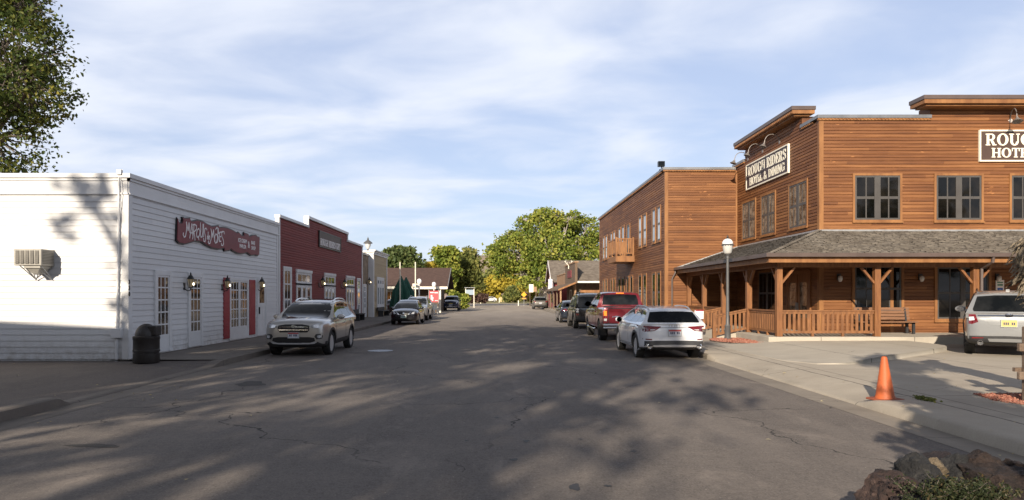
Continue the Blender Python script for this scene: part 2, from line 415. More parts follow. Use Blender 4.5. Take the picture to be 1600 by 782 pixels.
sheet('ground', MAT['dirt'], -2600, 2600, -300, 2600, -.06)
XL, XR = -6.55, 5.33                        # asphalt edges
YE = 152                                    # end of the street
def road_z(x, y): return .0
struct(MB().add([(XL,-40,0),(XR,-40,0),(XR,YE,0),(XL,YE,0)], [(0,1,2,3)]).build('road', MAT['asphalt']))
sheet('lawn', MAT['grass'], -60, 60, YE + 3, 330, -.03)
sheet('lawn', MAT['grass'], -70, -9, 82, YE + 3, -.02)
# left gutter + kerb
struct(grid([-7.05, -6.8, XL + .012], [-12, 62], lambda x, y: -.012 if x < -7 else (-.006 if x < -6.7 else .004)).build('gutter', MAT['conc_old']))
def kl(y):   # height of the left kerb
    h = .15 - .125 * (ss(10.9, 11.25, y) - ss(16.6, 17.6, y))
    return h
ys = [-12, 0, 6, 9, 10.5, 10.9, 11.0, 11.1, 11.25, 12, 14, 16, 16.6, 16.9, 17.1, 17.35, 17.6, 19, 24, 30, 40, 50, 62]
struct(grid([-7.28, -7.12, -7.075, -7.05, -7.045], ys, lambda x, y: (-.03 if x > -7.047 else (kl(y) - (.02 if x > -7.06 else .004 if x > -7.08 else 0)))).build('kerb', MAT['conc_old'], smooth=50))
# left pavement in front of the shops, and the lot beside the white shop
struct(grid([-9.9, -7.28], [17.35, 30, 45, 62], lambda x, y: .148).build('pavement', MAT['conc_old']))
struct(grid([-46, -20, -12, -9.4, -8.3, -7.28], [-30, 0, 6, 9, 10.5, 10.9, 11.25, 12, 14, 16, 16.6, 17.0, 17.35],
            lambda x, y: kl(y) - .002 + (.11 - kl(y)) * ss(-7.28, -9.0, x)).build('parking_lot', MAT['lot']))
# right gutter, kerb, apron
struct(grid([XR - .012, 5.6, 5.87], [-12, 18.2, 62, 95], lambda x, y: .004 if x < 5.4 else -.012).build('gutter', MAT['gutter_c']))
def kr(y): return .145 - .115 * (ss(10.6, 11.3, y) - ss(18.3, 19.2, y))
def lotz(x): return .135 + .004 * max(0, min(6.5, x - 6.7))
ys = [-12, 0, 4, 7, 9, 10, 10.4, 10.6, 10.8, 10.95, 11.1, 11.3, 12, 14, 16, 18, 18.3, 18.5, 18.7, 18.9, 19.2]
def rz(x, y):
    if x < 5.845: return -.05
    if x < 5.87: return kr(y) - .03
    if x < 5.91: return kr(y) - .006
    if x <= 6.7: return kr(y) + (lotz(6.7) - kr(y)) * ss(5.95, 6.7, x)
    return lotz(x)
struct(grid([5.84, 5.86, 5.9, 5.98, 6.2, 6.45, 6.7, 9, 13.2, 45], ys + [23], rz).build('apron', MAT['conc'], smooth=60))
struct(grid([5.84, 5.86, 5.9, 5.98], [19.2, 25, 40, 62, 95], lambda x, y: rz(x, 19.2) if x < 5.95 else .143).build('kerb', MAT['gutter_c'], smooth=50))
struct(grid([5.98, 7.2, 8.4, 9.6], [23, 40, 62, 95], lambda x, y: .144 + .03 * ss(6.5, 9, x)).build('pavement', MAT['conc']))
# raised concrete walk before the porch, with a curved front edge
pts = [(7.2, 23.2), (7.0, 19.6), (7.15, 17.2), (7.6, 16.3), (8.3, 16.2), (9.2, 16.7), (10.3, 17.55), (11.3, 18.4), (12.4, 19.3), (13.1, 19.95), (13.45, 20.6), (13.5, 21.5), (13.5, 23.2)]
from mathutils import geometry as mgeo
m = MB(); n = len(pts); top = [(x, y, lotz(x) + .012 + .115 * ss(7.5, 9.8, x)) for x, y in pts]; bot = [(x, y, 0.0) for x, y in pts]
ctr = [(10.2, 21, lotz(10.2) + .127), (8.6, 19, lotz(8.6) + .075), (11.6, 20.5, lotz(11.6) + .127), (8.6, 22.6, lotz(8.6) + .07)]
# dense fan through a grid keeps the top following the slope
m.add(top + bot, [(i, (i + 1) % n, n + (i + 1) % n, n + i) for i in range(n)])
gx = np.linspace(7.0, 13.05, 40)
bm = bmesh.new(); f = bm.faces.new([bm.verts.new((x, y, 0)) for x, y in pts])
for xx in np.linspace(7.4, 13.3, 20): bmesh.ops.bisect_plane(bm, geom=bm.verts[:] + bm.edges[:] + bm.faces[:], plane_co=(xx, 0, 0), plane_no=(1, 0, 0))
bm.verts.index_update()
m.add([(q.co.x, q.co.y, lotz(q.co.x) + .012 + .115 * ss(7.5, 9.8, q.co.x)) for q in bm.verts], [[q.index for q in fc.verts] for fc in bm.faces]); bm.free()
struct(m.build('walkway', MAT['conc_walk'], smooth=40))
# kerb and path by the station yard, far right verge
struct(grid([5.86, 6.0, 7.5], [95, 150], lambda x, y: .06).build('verge', MAT['dirt']))
sheet('yard', MAT['dirt'], -46, XL - .02, 62, YE + 3, .0)
# oil stains, patches (flat marks in the asphalt)
MAT['oil'] = M('oil_stain', (.022, .020, .019), (.035, .031, .029), 20, rough=.6)
MAT['patch'] = M('dark_asphalt_patch', (.045, .040, .037), (.062, .055, .05), 9, rough=.85, bump=.3, bscale=60)
MAT['gut_dirt'] = M('gutter_dirt', (.06, .048, .04), (.11, .09, .075), 14, rough=.9, bump=.4)
def blob(name, mat, c, rx, ry, z, n=26, seed=0, rot=0):
    rnd = random.Random(seed); ph = [rnd.uniform(0, 6.28) for _ in range(6)]
    pts = []
    for i in range(n):
        t = 2 * math.pi * i / n
        q = 1 + .18 * math.sin(2 * t + ph[0]) + .14 * math.sin(3 * t + ph[1]) + .1 * math.sin(5 * t + ph[2]) + rnd.uniform(-.12, .12)
        a, b = rx * q * math.cos(t), ry * q * math.sin(t)
        pts.append((c[0] + a * math.cos(rot) - b * math.sin(rot), c[1] + a * math.sin(rot) + b * math.cos(rot), z))
    return struct(MB().add(pts, [tuple(range(n))]).build(name, mat))
for i, (px, py, rx, ry) in enumerate([(898, 762, .055, .10), (803, 719, .04, .06), (822, 690, .04, .06), (776, 653, .03, .05), (729, 689, .02, .05), (907, 687, .03, .03), (990, 706, .04, .04), (950, 760, .03, .04), (465, 553, .55, .14), (560, 552, .30, .1), (392, 600, .30, .35), (146, 697, .3, .1), (870, 592, .05, .08)]):
    p = at_z(px, py); blob('oil_stain', MAT['oil' if i < 8 or i == 12 else 'patch'], p, rx, ry, .004, seed=i)
for i, (px, py, rx, ry) in enumerate([(1150, 570, .05, 1.0), (1192, 581, .04, .5)]):
    p = at_z(px, py); blob('oil_stain', MAT['gut_dirt'], p, rx, ry, .012, seed=30 + i, rot=.03)
# ------------------------------------------------------------------ building helpers
ZV = Vector((0, 0, 1))
def basis(P, u, n):
    P, u, n = Vector(P), Vector(u), Vector(n)
    return lambda a, b, c: P + u * a + n * b + ZV * c
def siding(mb, T, L, z0, z1, h, lap=.018, a0=0, gap=False):
    z = z0
    zz = []
    k = math.floor(z0 / h + 1e-6)
    z = z0
    while z < z1 - 1e-4:
        k += 1; t = min(k * h, z1)
        if t - z > .004: zz.append((z, t))
        z = t
    if gap:
        for (p, q) in zz:
            g = min(.021, (q - p) * .4); e = [(.001, p), (.001, p + g), (lap - .003, p + g + .001), (lap, p + g + .012), (lap - .001, q - .014), (lap - .006, q - .003), (.001, q)]
            if q - p < .05: continue
            mb.add([T(a, o, z_) for o, z_ in e for a in (a0, L)], [(2*i, 2*i+1, 2*i+3, 2*i+2) for i in range(len(e) - 1)])
        return mb
    for (p, q) in zz:
        mb.add([T(a0, lap, p), T(L, lap, p), T(L, .003, q), T(a0, .003, q), T(a0, .0, p), T(L, .0, p)], [(0, 1, 2, 3), (4, 5, 1, 0)])
    return mb
def window(root, P, u, n, w, h, cols, rows, fm, gm, casing=.09, cm=None, bar=.035, mulls=(), sill=True, meeting=False, name='window', proud=.06, base=0.0, head=0):
    T = basis(P, u, n)
    f = MB(); c = casing
    if c:
        cb = MB() if cm else f
        cb.lbox(T, -c, 0, 0, proud, -c if sill else 0, h + c); cb.lbox(T, w, w + c, 0, proud, -c if sill else 0, h + c)
        cb.lbox(T, 0, w, 0, proud, h, h + c)
        if head: cb.lbox(T, -c - .03, w + c + .03, 0, proud + .04, h + c, h + c + head)
        if sill: cb.lbox(T, 0, w, 0, proud, -c, 0); cb.lbox(T, -c - .02, w + c + .02, proud - .01, proud + .035, -c - .035, -c + .015)
    e = bar
    f.lbox(T, 0, e, 0, .045, 0, h); f.lbox(T, w - e, w, 0, .045, 0, h)
    f.lbox(T, e, w - e, 0, .045, base, base + e); f.lbox(T, e, w - e, 0, .045, h - e, h)
    if base: f.lbox(T, e, w - e, 0, .043, 0, base)
    for i in range(1, cols):
        a = w * i / cols; f.lbox(T, a - bar * .32, a + bar * .32, 0, .038, base + e, h - e)
    for j in range(1, rows):
        z = base + (h - base) * j / rows; t = bar * (.7 if meeting else .32); f.lbox(T, e, w - e, 0, .041 if meeting else .036, z - t, z + t)
    for a in mulls: f.lbox(T, a * w - bar * 1.6, a * w + bar * 1.6, 0, .05, base + .001, h - .001)
    fo = f.build(name, fm, root)
    MB().lbox(T, e * .5, w - e * .5, .004, .031, base + e * .5, h - e * .5).build('pane', gm, fo)
    if c and cm: cb.build('casing', cm, fo)
    return fo

# ------------------------------------------------------------------ lettering: small slab-serif stroke font
def _ring(cx, cy, rx, ry, ix, iy, a0, a1, n=14, icx=None):
    P = []; icx = cx if icx is None else icx
    for i in range(n):
        t0, t1 = R(a0 + (a1 - a0) * i / n), R(a0 + (a1 - a0) * (i + 1) / n)
        P.append([(cx + rx * math.cos(t0), cy + ry * math.sin(t0)), (cx + rx * math.cos(t1), cy + ry * math.sin(t1)),
                  (icx + ix * math.cos(t1), cy + iy * math.sin(t1)), (icx + ix * math.cos(t0), cy + iy * math.sin(t0))])
    return P
def _r(x0, x1, y0, y1): return [[(x0, y0), (x1, y0), (x1, y1), (x0, y1)]]
def _stroke(pts, wd):
    P = []
    for i in range(len(pts) - 1):
        (x0, y0), (x1, y1) = pts[i], pts[i + 1]; d = math.hypot(x1 - x0, y1 - y0) or 1
        w0 = wd[i] if isinstance(wd, (list, tuple)) else wd; w1 = wd[i + 1] if isinstance(wd, (list, tuple)) else wd
        nx, ny = -(y1 - y0) / d / 2, (x1 - x0) / d / 2
        ex, ey = (x1 - x0) / d * w0 * .25, (y1 - y0) / d * w0 * .25
        P.append([(x0 - ex + nx * w0, y0 - ey + ny * w0), (x0 - ex - nx * w0, y0 - ey - ny * w0), (x1 + ex - nx * w1, y1 + ey - ny * w1), (x1 + ex + nx * w1, y1 + ey + ny * w1)])
    return P
SW = .19
def _stem(x, w=SW, top=True, bot=True, s=.075):
    P = _r(x, x + w, .05, .95)
    if bot: P += _r(x - s, x + w + s, 0, .09)
    if top: P += _r(x - s, x + w + s, .91, 1)
    return P
GL = {
 'R': (_stem(.08) + _r(.27, .42, .9, 1) + _r(.27, .42, .44, .53) + _ring(.42, .72, .27, .28, .09, .18, -90, 90) + _stroke([(.42, .48), (.60, .06)], .19) + _r(.54, .80, 0, .09), .82),
 'O': (_ring(.44, .5, .42, .52, .21, .42, 0, 360, 26), .90),
 'U': (_r(.1, .29, .3, .95) + _r(.02, .37, .91, 1) + _r(.62, .71, .3, .95) + _r(.53, .80, .91, 1) + _ring(.405, .32, .305, .34, .115, .22, 180, 360, 14), .85),
 'G': (_ring(.46, .5, .44, .52, .23, .42, 42, 325, 24) + _r(.66, .84, .08, .42) + _r(.55, .90, .40, .49) + _r(.74, .80, .66, .96), .96),
 'H': (_stem(.08) + _stem(.57) + _r(.27, .57, .45, .55), .86),
 'I': (_stem(.08), .38),
 'D': (_stem(.08) + _r(.27, .38, .9, 1) + _r(.27, .38, 0, .1) + _ring(.38, .5, .42, .5, .21, .40, -90, 90), .86),
 'E': (_stem(.08) + _r(.27, .62, .9, 1) + _r(.27, .64, 0, .1) + _r(.27, .50, .45, .55) + _r(.55, .63, .70, .95) + _r(.58, .66, .05, .31) + _r(.44, .51, .34, .66), .72),
 'F': (_stem(.08) + _r(.27, .62, .9, 1) + _r(.27, .50, .45, .55) + _r(.55, .63, .70, .95) + _r(.44, .51, .34, .66), .68),
 'L': (_stem(.08) + _r(.27, .62, 0, .1) + _r(.56, .64, .05, .33), .70),
 'T': (_r(.27, .46, .05, .95) + _r(.18, .55, 0, .09) + _r(.02, .71, .9, 1) + _r(.02, .10, .66, .95) + _r(.63, .71, .66, .95), .76),
 'N': (_r(.10, .19, .05, .95) + _r(.02, .28, 0, .09) + _r(.02, .22, .91, 1) + _stroke([(.17, .96), (.70, .04)], .21) + _r(.66, .75, .05, .95) + _r(.57, .84, .91, 1), .88),
 'S': (_stroke([(.58, .72), (.54, .84), (.42, .94), (.28, .95), (.16, .88), (.13, .76), (.20, .64), (.36, .54), (.52, .44), (.60, .31), (.57, .16), (.45, .06), (.30, .05), (.17, .13), (.12, .27)],
              [.06, .09, .1, .11, .15, .19, .21, .22, .21, .19, .15, .11, .1, .09, .06]) + _r(.57, .64, .68, .97) + _r(.05, .12, .03, .32), .70),
 '&': (_stroke([(.80, .40), (.70, .18), (.50, .04), (.28, .05), (.12, .18), (.14, .36), (.32, .52), (.46, .66), (.46, .84), (.35, .95), (.22, .86), (.22, .70), (.38, .46), (.62, .16), (.80, .05)],
              [.08, .1, .12, .14, .18, .18, .15, .12, .1, .1, .12, .14, .18, .2, .14]) + _r(.68, .92, .38, .45), .95),
 ' ': ([], .40),
}
def lettering(root, text, T, u0, z0, wid, hei, mat, b=.03, th=.012, name='lettering'):
    tot = sum(GL[c][1] for c in text); sx = wid / tot; x = u0; m = MB(); k = 0
    for ch in text:
        polys, adv = GL[ch]
        for p in polys:
            k += 1; off = b + th + (k % 37) * .00011
            pts = [T(x + px * sx, off, z0 + py * hei) for px, py in p]
            m.prism(pts, T(0, -th, 0) - T(0, 0, 0))
        x += adv * sx
    return m.build(name, mat, root)
def strokes(root, lines, T2, wd, mat, b=.03, name='lettering'):
    """lines: lists of (u,z) points already in metres on the sign's plane."""
    m = MB(); k = 0
    for ln in lines:
        for p in _stroke(ln, wd):
            k += 1; off = b + .012 + (k % 41) * .00011
            m.prism([T2(a, off, c) for a, c in p], T2(0, -.012, 0) - T2(0, 0, 0))
    return m.build(name, mat, root)
def bfont(root, text, P, u, n, size, mat, name='lettering', sx=1.0, bold=.0):
    cu = bpy.data.curves.new('t', 'FONT'); cu.body = text; cu.size = size; cu.extrude = .005; cu.offset = bold; cu.resolution_u = 3
    o = bpy.data.objects.new('t', cu); COL.objects.link(o)
    dg = bpy.context.evaluated_depsgraph_get(); me = bpy.data.meshes.new_from_object(o.evaluated_get(dg))
    bpy.data.objects.remove(o)
    T = basis(P, u, n); ro = org(root)
    for v in me.vertices: v.co = T(v.co.x * sx, v.co.z, v.co.y) - ro
    me.materials.clear(); me.materials.append(mat); me.name = name
    ob = bpy.data.objects.new(name, me); COL.objects.link(ob); ob.parent = root
    return ob

NX, NYm = Vector((1, 0, 0)), Vector((0, -1, 0))
XW = -9.5
# ------------------------------------------------------------------ white ice-cream shop
ws = thing('shop_building', 'white clapboard shop with french doors and a flat roof, nearest building on the left kerb', 'building', (-14, 23.5, .0))
MB().box(-18.5, XW, 17.5, 29.38, .1, 4.42).box(-18.5, XW, 17.5, 29.38, 4.42, 4.78).build('wall', MAT['white_sid'], ws)
T_f = basis((-18.5, 17.5, 0), (1, 0, 0), (0, -1, 0)); T_s = basis((XW, 17.5, 0), (0, 1, 0), (1, 0, 0))
m = MB(); siding(m, T_f, 8.86, .14, 4.40, .155, .022); siding(m, T_s, 11.7, .17, 4.40, .155, .022, a0=.16); m.build('siding', MAT['white_sid'], ws)
m = MB()
m.lbox(T_f, -.02, 9.0, .003, .030, 4.41, 4.72); m.lbox(T_s, 0.0, 11.88, .003, .030, 4.41, 4.72)       # frieze boards
m.lbox(T_f, -.05, 9.02, .003, .055, 4.37, 4.41); m.lbox(T_s, 0, 11.88, .003, .055, 4.37, 4.41)
m.build('frieze', MAT['white_trim'], ws)
m = MB()
m.lbox(T_f, -.1, 9.10, -.4, .10, 4.79, 4.90); m.lbox(T_s, .4, 11.9, -.4, .10, 4.79, 4.90)
m.lbox(T_f, -.08, 9.06, .003, .06, 4.72, 4.79); m.lbox(T_s, -.06, 11.88, .003, .06, 4.72, 4.79)
m.build('parapet_cap', MAT['white_trim'], ws)
m = MB(); m.lbox(T_f, 8.86, 9.02, .003, .030, .12, 4.37); m.lbox(T_s, -.027, .16, .003, .028, .12, 4.37); m.lbox(T_s, 11.7, 11.88, .003, .03, .15, 4.37)
m.build('corner_board', MAT['white_trim'], ws)
MB().box(-18.2, -9.8, 17.8, 29.2, 4.60, 4.783).build('roof', MAT['metal_cap'], ws)
bfont(ws, '3\n3\n0', on_x(199.5, 444, XW) + Vector((.034, -.03, 0)), (0, 1, 0), (1, 0, 0), .155, MAT['black'], 'house_number', bold=.004)
def D9(px): return -XW * F / (PX - px)
z0d = .2
for (a, b_) in ((243, 262), (295, 312)):
    y0, y1 = D9(a) - .0, D9(b_)
    window(ws, (XW, y0, z0d), (0, 1, 0), (1, 0, 0), y1 - y0, 2.15, 3, 5, MAT['white_trim'], MAT['glass_shop'], .13, bar=.06, sill=False, name='french_door', base=.42)
y0, y1 = D9(358.5), D9(385)
window(ws, (XW, y0, z0d), (0, 1, 0), (1, 0, 0), y1 - y0, 2.12, 6, 5, MAT['white_trim'], MAT['glass_shop'], .10, bar=.06, sill=False, name='double_door', base=.40, mulls=(.5,))
y0, y1 = D9(401.5), D9(413.5); dl = y1 - y0
window(ws, (XW, y0, 1.33), (0, 1, 0), (1, 0, 0), dl, .98, 1, 1, MAT['white_trim'], glass_mat('lit_interior_glass', (.10, .05, .03), (.30, .19, .10), 5), .10, bar=.15, sill=False, name='door_window')
Td = basis((XW, y0, .2), (0, 1, 0), (1, 0, 0)); m = MB(); m.lbox(Td, -.1, 0, 0, .06, 0, 1.13); m.lbox(Td, dl, dl + .1, 0, .06, 0, 1.13); m.lbox(Td, 0, dl, .0, .03, 0, 1.13)
for (c0, c1) in ((.1, .5), (.62, 1.0)):
    for (a0, a1) in ((.1, dl / 2 - .05), (dl / 2 + .05, dl - .1)): m.lbox(Td, a0, a1, .0, .040, c0, c1)
d = m.build('door', MAT['white_trim'], ws); MB().lbox(Td, .06, .10, .03, .09, .85, 1.12).build('door_handle', MAT['black'], d)
for (a, b_) in ((348, 357.2), (388.3, 397)):
    MB().lbox(basis((XW, D9(a), .28), (0, 1, 0), (1, 0, 0)), 0, D9(b_) - D9(a), .0, .05, 0, 2.12 if a < 360 else 2.1).build('shutter', MAT['red_paint'], ws)
# stone threshold strip
MB().lbox(T_s, .16, 11.7, .003, .012, .13, .168).build('plinth', MAT['conc_old'], ws)

# conduit with meter box on the front wall
cd = thing('electrical_conduit', 'grey conduit pipe with a junction box up the front corner of the white shop', 'pipe', (-9.83, 17.4, .1))
cx_ = (181 - PX) / F * 17.4
m = MB().tube([(cx_, 17.43, .1), (cx_, 17.43, .72)], .035).tube([(cx_, 17.43, .95), (cx_ + .04, 17.43, 3.0), (cx_ + .06, 17.43, 4.84), (cx_ + .1, 17.5, 5.0)], .024)
m.tube([(cx_ + .1, 17.43, 4.8), (cx_ + .13, 17.42, 4.4), (cx_ + .11, 17.43, 4.1), (cx_ + .055, 17.43, 3.5)], .01, 6)
m.build('pipe', MAT['white_trim'], cd, smooth=50)
MB().box(cx_ - .11, cx_ + .14, 17.34, 17.475, .70, .94).build('junction_box', MAT['white_trim'], cd, bevel=.01)
MB().box(cx_ + .03, cx_ + .15, 17.36, 17.44, 4.86, 4.98).build('weatherhead', MAT['galv'], cd)

# window air conditioner on brackets
p0 = at_d(20, 389, 16.95); p1 = at_d(63, 415, 16.95)
ac = thing('air_conditioner', 'boxy beige air conditioner bracketed to the front wall of the white shop', 'air conditioner', ((p0.x + p1.x) / 2, 17.2, p1.z))
MAT['ac'] = M('ac_metal', (.34, .33, .30), (.27, .26, .235), 3, rough=.5, metal=.2)
MAT['ac_dark'] = M('ac_grille', (.10, .095, .085), (.15, .14, .125), 6, rough=.6)
x0, x1, zb, zt = p0.x, p1.x, p1.z, p0.z
MB().box(x0, x1, 16.98, 17.49, zb, zt).build('casing', MAT['ac'], ac, bevel=.012)
m = MB(); n = 5
for i in range(n): 
    a = x0 + .05 + (x1 - x0 - .08) * i / n; b_ = a + (x1 - x0 - .08) / n - .035
    for k in range(7): m.box(a, b_, 16.955 + .002 * k, 16.984, zb + .06 + k * .045, zb + .09 + k * .045)
    m.box(a, b_, 16.968, 16.982, zb + .04, zt - .04)
m.build('grille', MAT['ac_dark'], ac)
m = MB()
for i in range(9): m.box(x1 + .001, x1 + .012, 17.03, 17.44, zb + .05 + i * .038, zb + .068 + i * .038)
m.build('side_louvre', MAT['ac_dark'], ac)
m = MB()
for xx in (x0 + .20, x1 - .06): m.bar((xx, 17.05, zb), (xx, 17.47, zb - .32), .022, .022); 
m.bar((x0 + .10, 17.05, zb), (x0 + .22, 17.47, zb - .34), .018, .018).bar((x0 + .40, 17.02, zb), (x0 + .24, 17.44, zb - .35), .018, .018).bar((x1 - .2, 17.02, zb), (x1 - .04, 17.46, zb - .36), .018, .018)
m.build('bracket', MAT['galv'], ac)
m = MB().box(x0 + .22, x1 - .06, 17.02, 17.46, zb - .06, zb - .002).add([(x0+.26, 17.05, zb-.06), (x1-.1, 17.05, zb-.06), (x1-.1, 17.44, zb-.06), (x0+.26, 17.44, zb-.06), (x0+.36, 17.12, zb-.2), (x1-.18, 17.12, zb-.2), (x1-.18, 17.42, zb-.2), (x0+.36, 17.42, zb-.2)],
   [(0,1,2,3),(4,5,6,7),(0,1,5,4),(1,2,6,5),(2,3,7,6),(3,0,4,7)])
m.build('duct', MAT['ac'], ac)

# wavy red sign
ZS = lambda zx, zy: on_x(260 + zx / 9.775, 330 + zy / 9.775, XW)
ol = [(130,95),(150,150),(165,175),(195,175),(210,150),(205,90),(225,85),(240,100),(330,100),(330,130),(350,150),(440,130),(520,150),(600,200),(660,225),(770,215),(775,245),(830,238),(900,250),(990,290),(1050,330),(1070,315),(1120,370),(1150,370),(1155,320),(1175,330),(1225,350),(1235,385),(1290,360),(1340,360),(1370,390),(1395,390),(1390,660),(1370,690),(1320,675),(1260,685),(1200,640),(1130,660),(1050,650),(980,615),(950,585),(930,610),(870,615),(855,620),(845,575),(760,590),(660,570),(560,520),(500,480),(400,465),(330,490),(240,515),(150,495),(115,450),(120,300)]
sg = thing('shop_sign', 'dark red scroll shaped sign with white script above the french doors of the white shop', 'sign', (XW, 23.4, 3.3))
P3 = [ZS(*q) for q in ol]; cen = sum(P3, Vector()) / len(P3)
MB().prism([p + Vector((.02, 0, 0)) for p in P3], (.045, 0, 0)).build('backing', MAT['black'], sg)
def inset(P, d):
    Q = []; n = len(P)
    for i in range(n):
        a, b_, c = P[i - 1], P[i], P[(i + 1) % n]
        t1 = (b_ - a).normalized(); t2 = (c - b_).normalized()
        nn = Vector((0, -t1.z - t2.z, t1.y + t2.y)); nn = nn.normalized() if nn.length > .2 else Vector((0, 0, 0))
        Q.append((b_, nn))
    s = 1 if sum((Q[i][0] - cen).dot(Q[i][1]) for i in range(n)) < 0 else -1
    return [b_ + nn * d * s for b_, nn in Q]
MB().prism([p + Vector((.066, 0, 0)) for p in inset(P3, .035)], (.016, 0, 0)).build('board', MAT['sign_red'], sg)
LN = [[(212,335),(208,365),(222,400),(243,388),(258,300),(262,230),(258,165)],[(258,165),(272,250),(283,300)],[(283,300),(292,230),(298,180)],[(298,180),(302,260),(310,330)],
 [(308,415),(325,310),(340,195)],[(340,195),(350,290),(358,400)],[(322,335),(352,335)],
 [(375,205),(368,300),(352,430)],[(355,212),(385,205),(412,225),(412,280),(372,322)],[(372,322),(385,380),(388,445)],
 [(450,265),(425,290),(412,345),(418,395),(440,408),(458,370),(466,310),(450,265)],[(436,385),(448,440)],
 [(470,180),(478,280),(470,350),(480,400),(498,395),(510,320),(510,200)],[(522,200),(516,300),(520,395)],
 [(575,290),(560,262),(540,275),(534,320),(548,370),(556,420),(545,468),(525,460),(522,415)],
 [(592,320),(592,440)],[(592,390),(582,385),(580,415),(590,435)],[(600,410),(614,395),(612,380),(603,392),(603,425),(616,430)],
 [(603,455),(592,480),(602,500),(622,490),(638,430),(645,350),(635,275)],[(635,275),(652,340),(660,400)],[(660,400),(668,340),(675,285)],[(675,285),(682,380),(690,470)],
 [(712,350),(695,380),(690,430),(702,490),(722,480),(735,420),(728,365),(712,350)],
 [(742,265),(740,360),(732,480)],[(705,285),(725,252),(748,270),(752,320),(738,355)],[(738,355),(752,410),(764,465)],
 [(770,335),(768,400),(772,468)],[(752,345),(775,325),(808,318)],[(770,395),(790,388)],[(772,468),(792,460)],
 [(842,350),(838,318),(818,310),(800,340),(805,395),(825,440),(832,490),(820,528),(798,522),(795,490)]]
def _l(zx, zy): p = ZS(zx, zy); return (p.y, p.z)
strokes(sg, [[_l(*q) for q in ln] for ln in LN], basis((XW, 0, 0), (0, 1, 0), (1, 0, 0)), .036, MAT['letter_white'], b=.082)
for txt, zx, zy, s in (('ICE CREAM', 1058, 470, .20), ('PARLOR', 1080, 560, .20), ('&', 1208, 560, .36), ('BAKE', 1258, 510, .20), ('SHOP', 1262, 588, .20)):
    p = ZS(zx, zy); bfont(sg, txt, p + Vector((.086, 0, 0)), (0, 1, 0), (1, 0, 0), s, MAT['letter_white'], sx=.86 if txt != '&' else .8, bold=.004)

# coach lanterns
MAT['bulb'] = M('lit_bulb', (1, .8, .5), rough=.4, emit=(1, .78, .46), estr=5)
MAT['lamp_glass'] = M('lantern_glass', (.16, .14, .11), rough=.12, emit=(1, .75, .4), estr=.06)
MAT['iron'] = M('black_iron', (.014, .014, .015), (.022, .022, .022), 12, rough=.45)
def coach_lantern(P, n, label, group, s=1.0, unlit=False):
    P = Vector(P); n = Vector(n); u = n.cross(ZV)
    t = thing('wall_lantern', label, 'lantern', P, 0, group)
    c = P + n * .22 * s
    m = MB()
    T = basis(P, u, n); m.lbox(T, -.05*s, .05*s, .0, .03, -.17*s, .05*s)
    m.tube([P + n * .02 - ZV * .12 * s, P + n * .12 * s - ZV * .2 * s, c - ZV * .17 * s, c - ZV * .10 * s], .018 * s, 6)
    m.lathe([(.0, -.16*s), (.03*s, -.15*s), (.02*s, -.12*s), (.07*s, -.1*s), (.075*s, -.08*s), (0, -.08*s)], c, 8)
    m.lathe([(.125*s, .17*s), (.11*s, .2*s), (.06*s, .28*s), (.025*s, .31*s), (.03*s, .34*s), (.012*s, .38*s), (0, .41*s)], c, 8)
    for k in range(6):
        a = k * math.pi / 3; d = u * math.cos(a) + n * math.sin(a)
        m.tube([c + d * .07 * s - ZV * .08 * s, c + d * .115 * s + ZV * .17 * s], .008 * s, 4)
    m.build('frame', MAT['iron'], t, smooth=40)
    MB().lathe([(.05*s, -.075*s), (.108*s, .168*s)], c, 6).build('glass', MAT['lamp_glass'] if not unlit else MAT['tail_clear'], t)
    MB().lathe([(0, -.03*s), (.03*s, 0), (.034*s, .03*s), (.0, .07*s)], c + n * .09 * s, 8).build('bulb', MAT['bulb'] if not unlit else MAT['tail_clear'], t)
    return t
G1 = 'black lanterns on the white shop'
coach_lantern(on_x(287, 445, XW), NX, 'lit black lantern between the two single french doors of the white shop', G1, .95)
coach_lantern(on_x(346, 447, XW), NX, 'lit black lantern in front of the nearer red shutter of the white shop', G1, .92)
coach_lantern(on_x(401, 447, XW), NX, 'lit black lantern right of the farther red shutter of the white shop', G1, .92)

# trash bin with a domed lid
tb = thing('litter_bin', 'dark brown plastic litter bin with a domed lid at the corner of the white shop', 'bin', (-8.78, 17.02, .10))
MAT['bin'] = M('bin_plastic', (.014, .011, .010), (.024, .019, .017), 5, rough=.5, bump=.12)
MB().lathe([(.27, 0), (.30, .01), (.305, .02), (.305, .24), (.29, .25), (.29, .27), (.31, .28), (.31, .33), (.30, .34), (.30, .58), (.31, .6), (.31, .66), (.29, .675), (0, .68)], (0, 0, 0), 32).build('body', MAT['bin'], tb, local=True, smooth=35)
m = MB().lathe([(.26, .67)] + [(.26 * math.cos(R(a)), .68 + .30 * math.sin(R(a))) for a in range(8, 90, 10)] + [(0, .98)], (0, 0, 0), 28)
lid = m.build('lid', MAT['bin'], tb, local=True, smooth=35)
MB().box(.1, .30, -.16, .16, .68, .93).build('hatch', MAT['bin'], lid, local=True, bevel=.02)

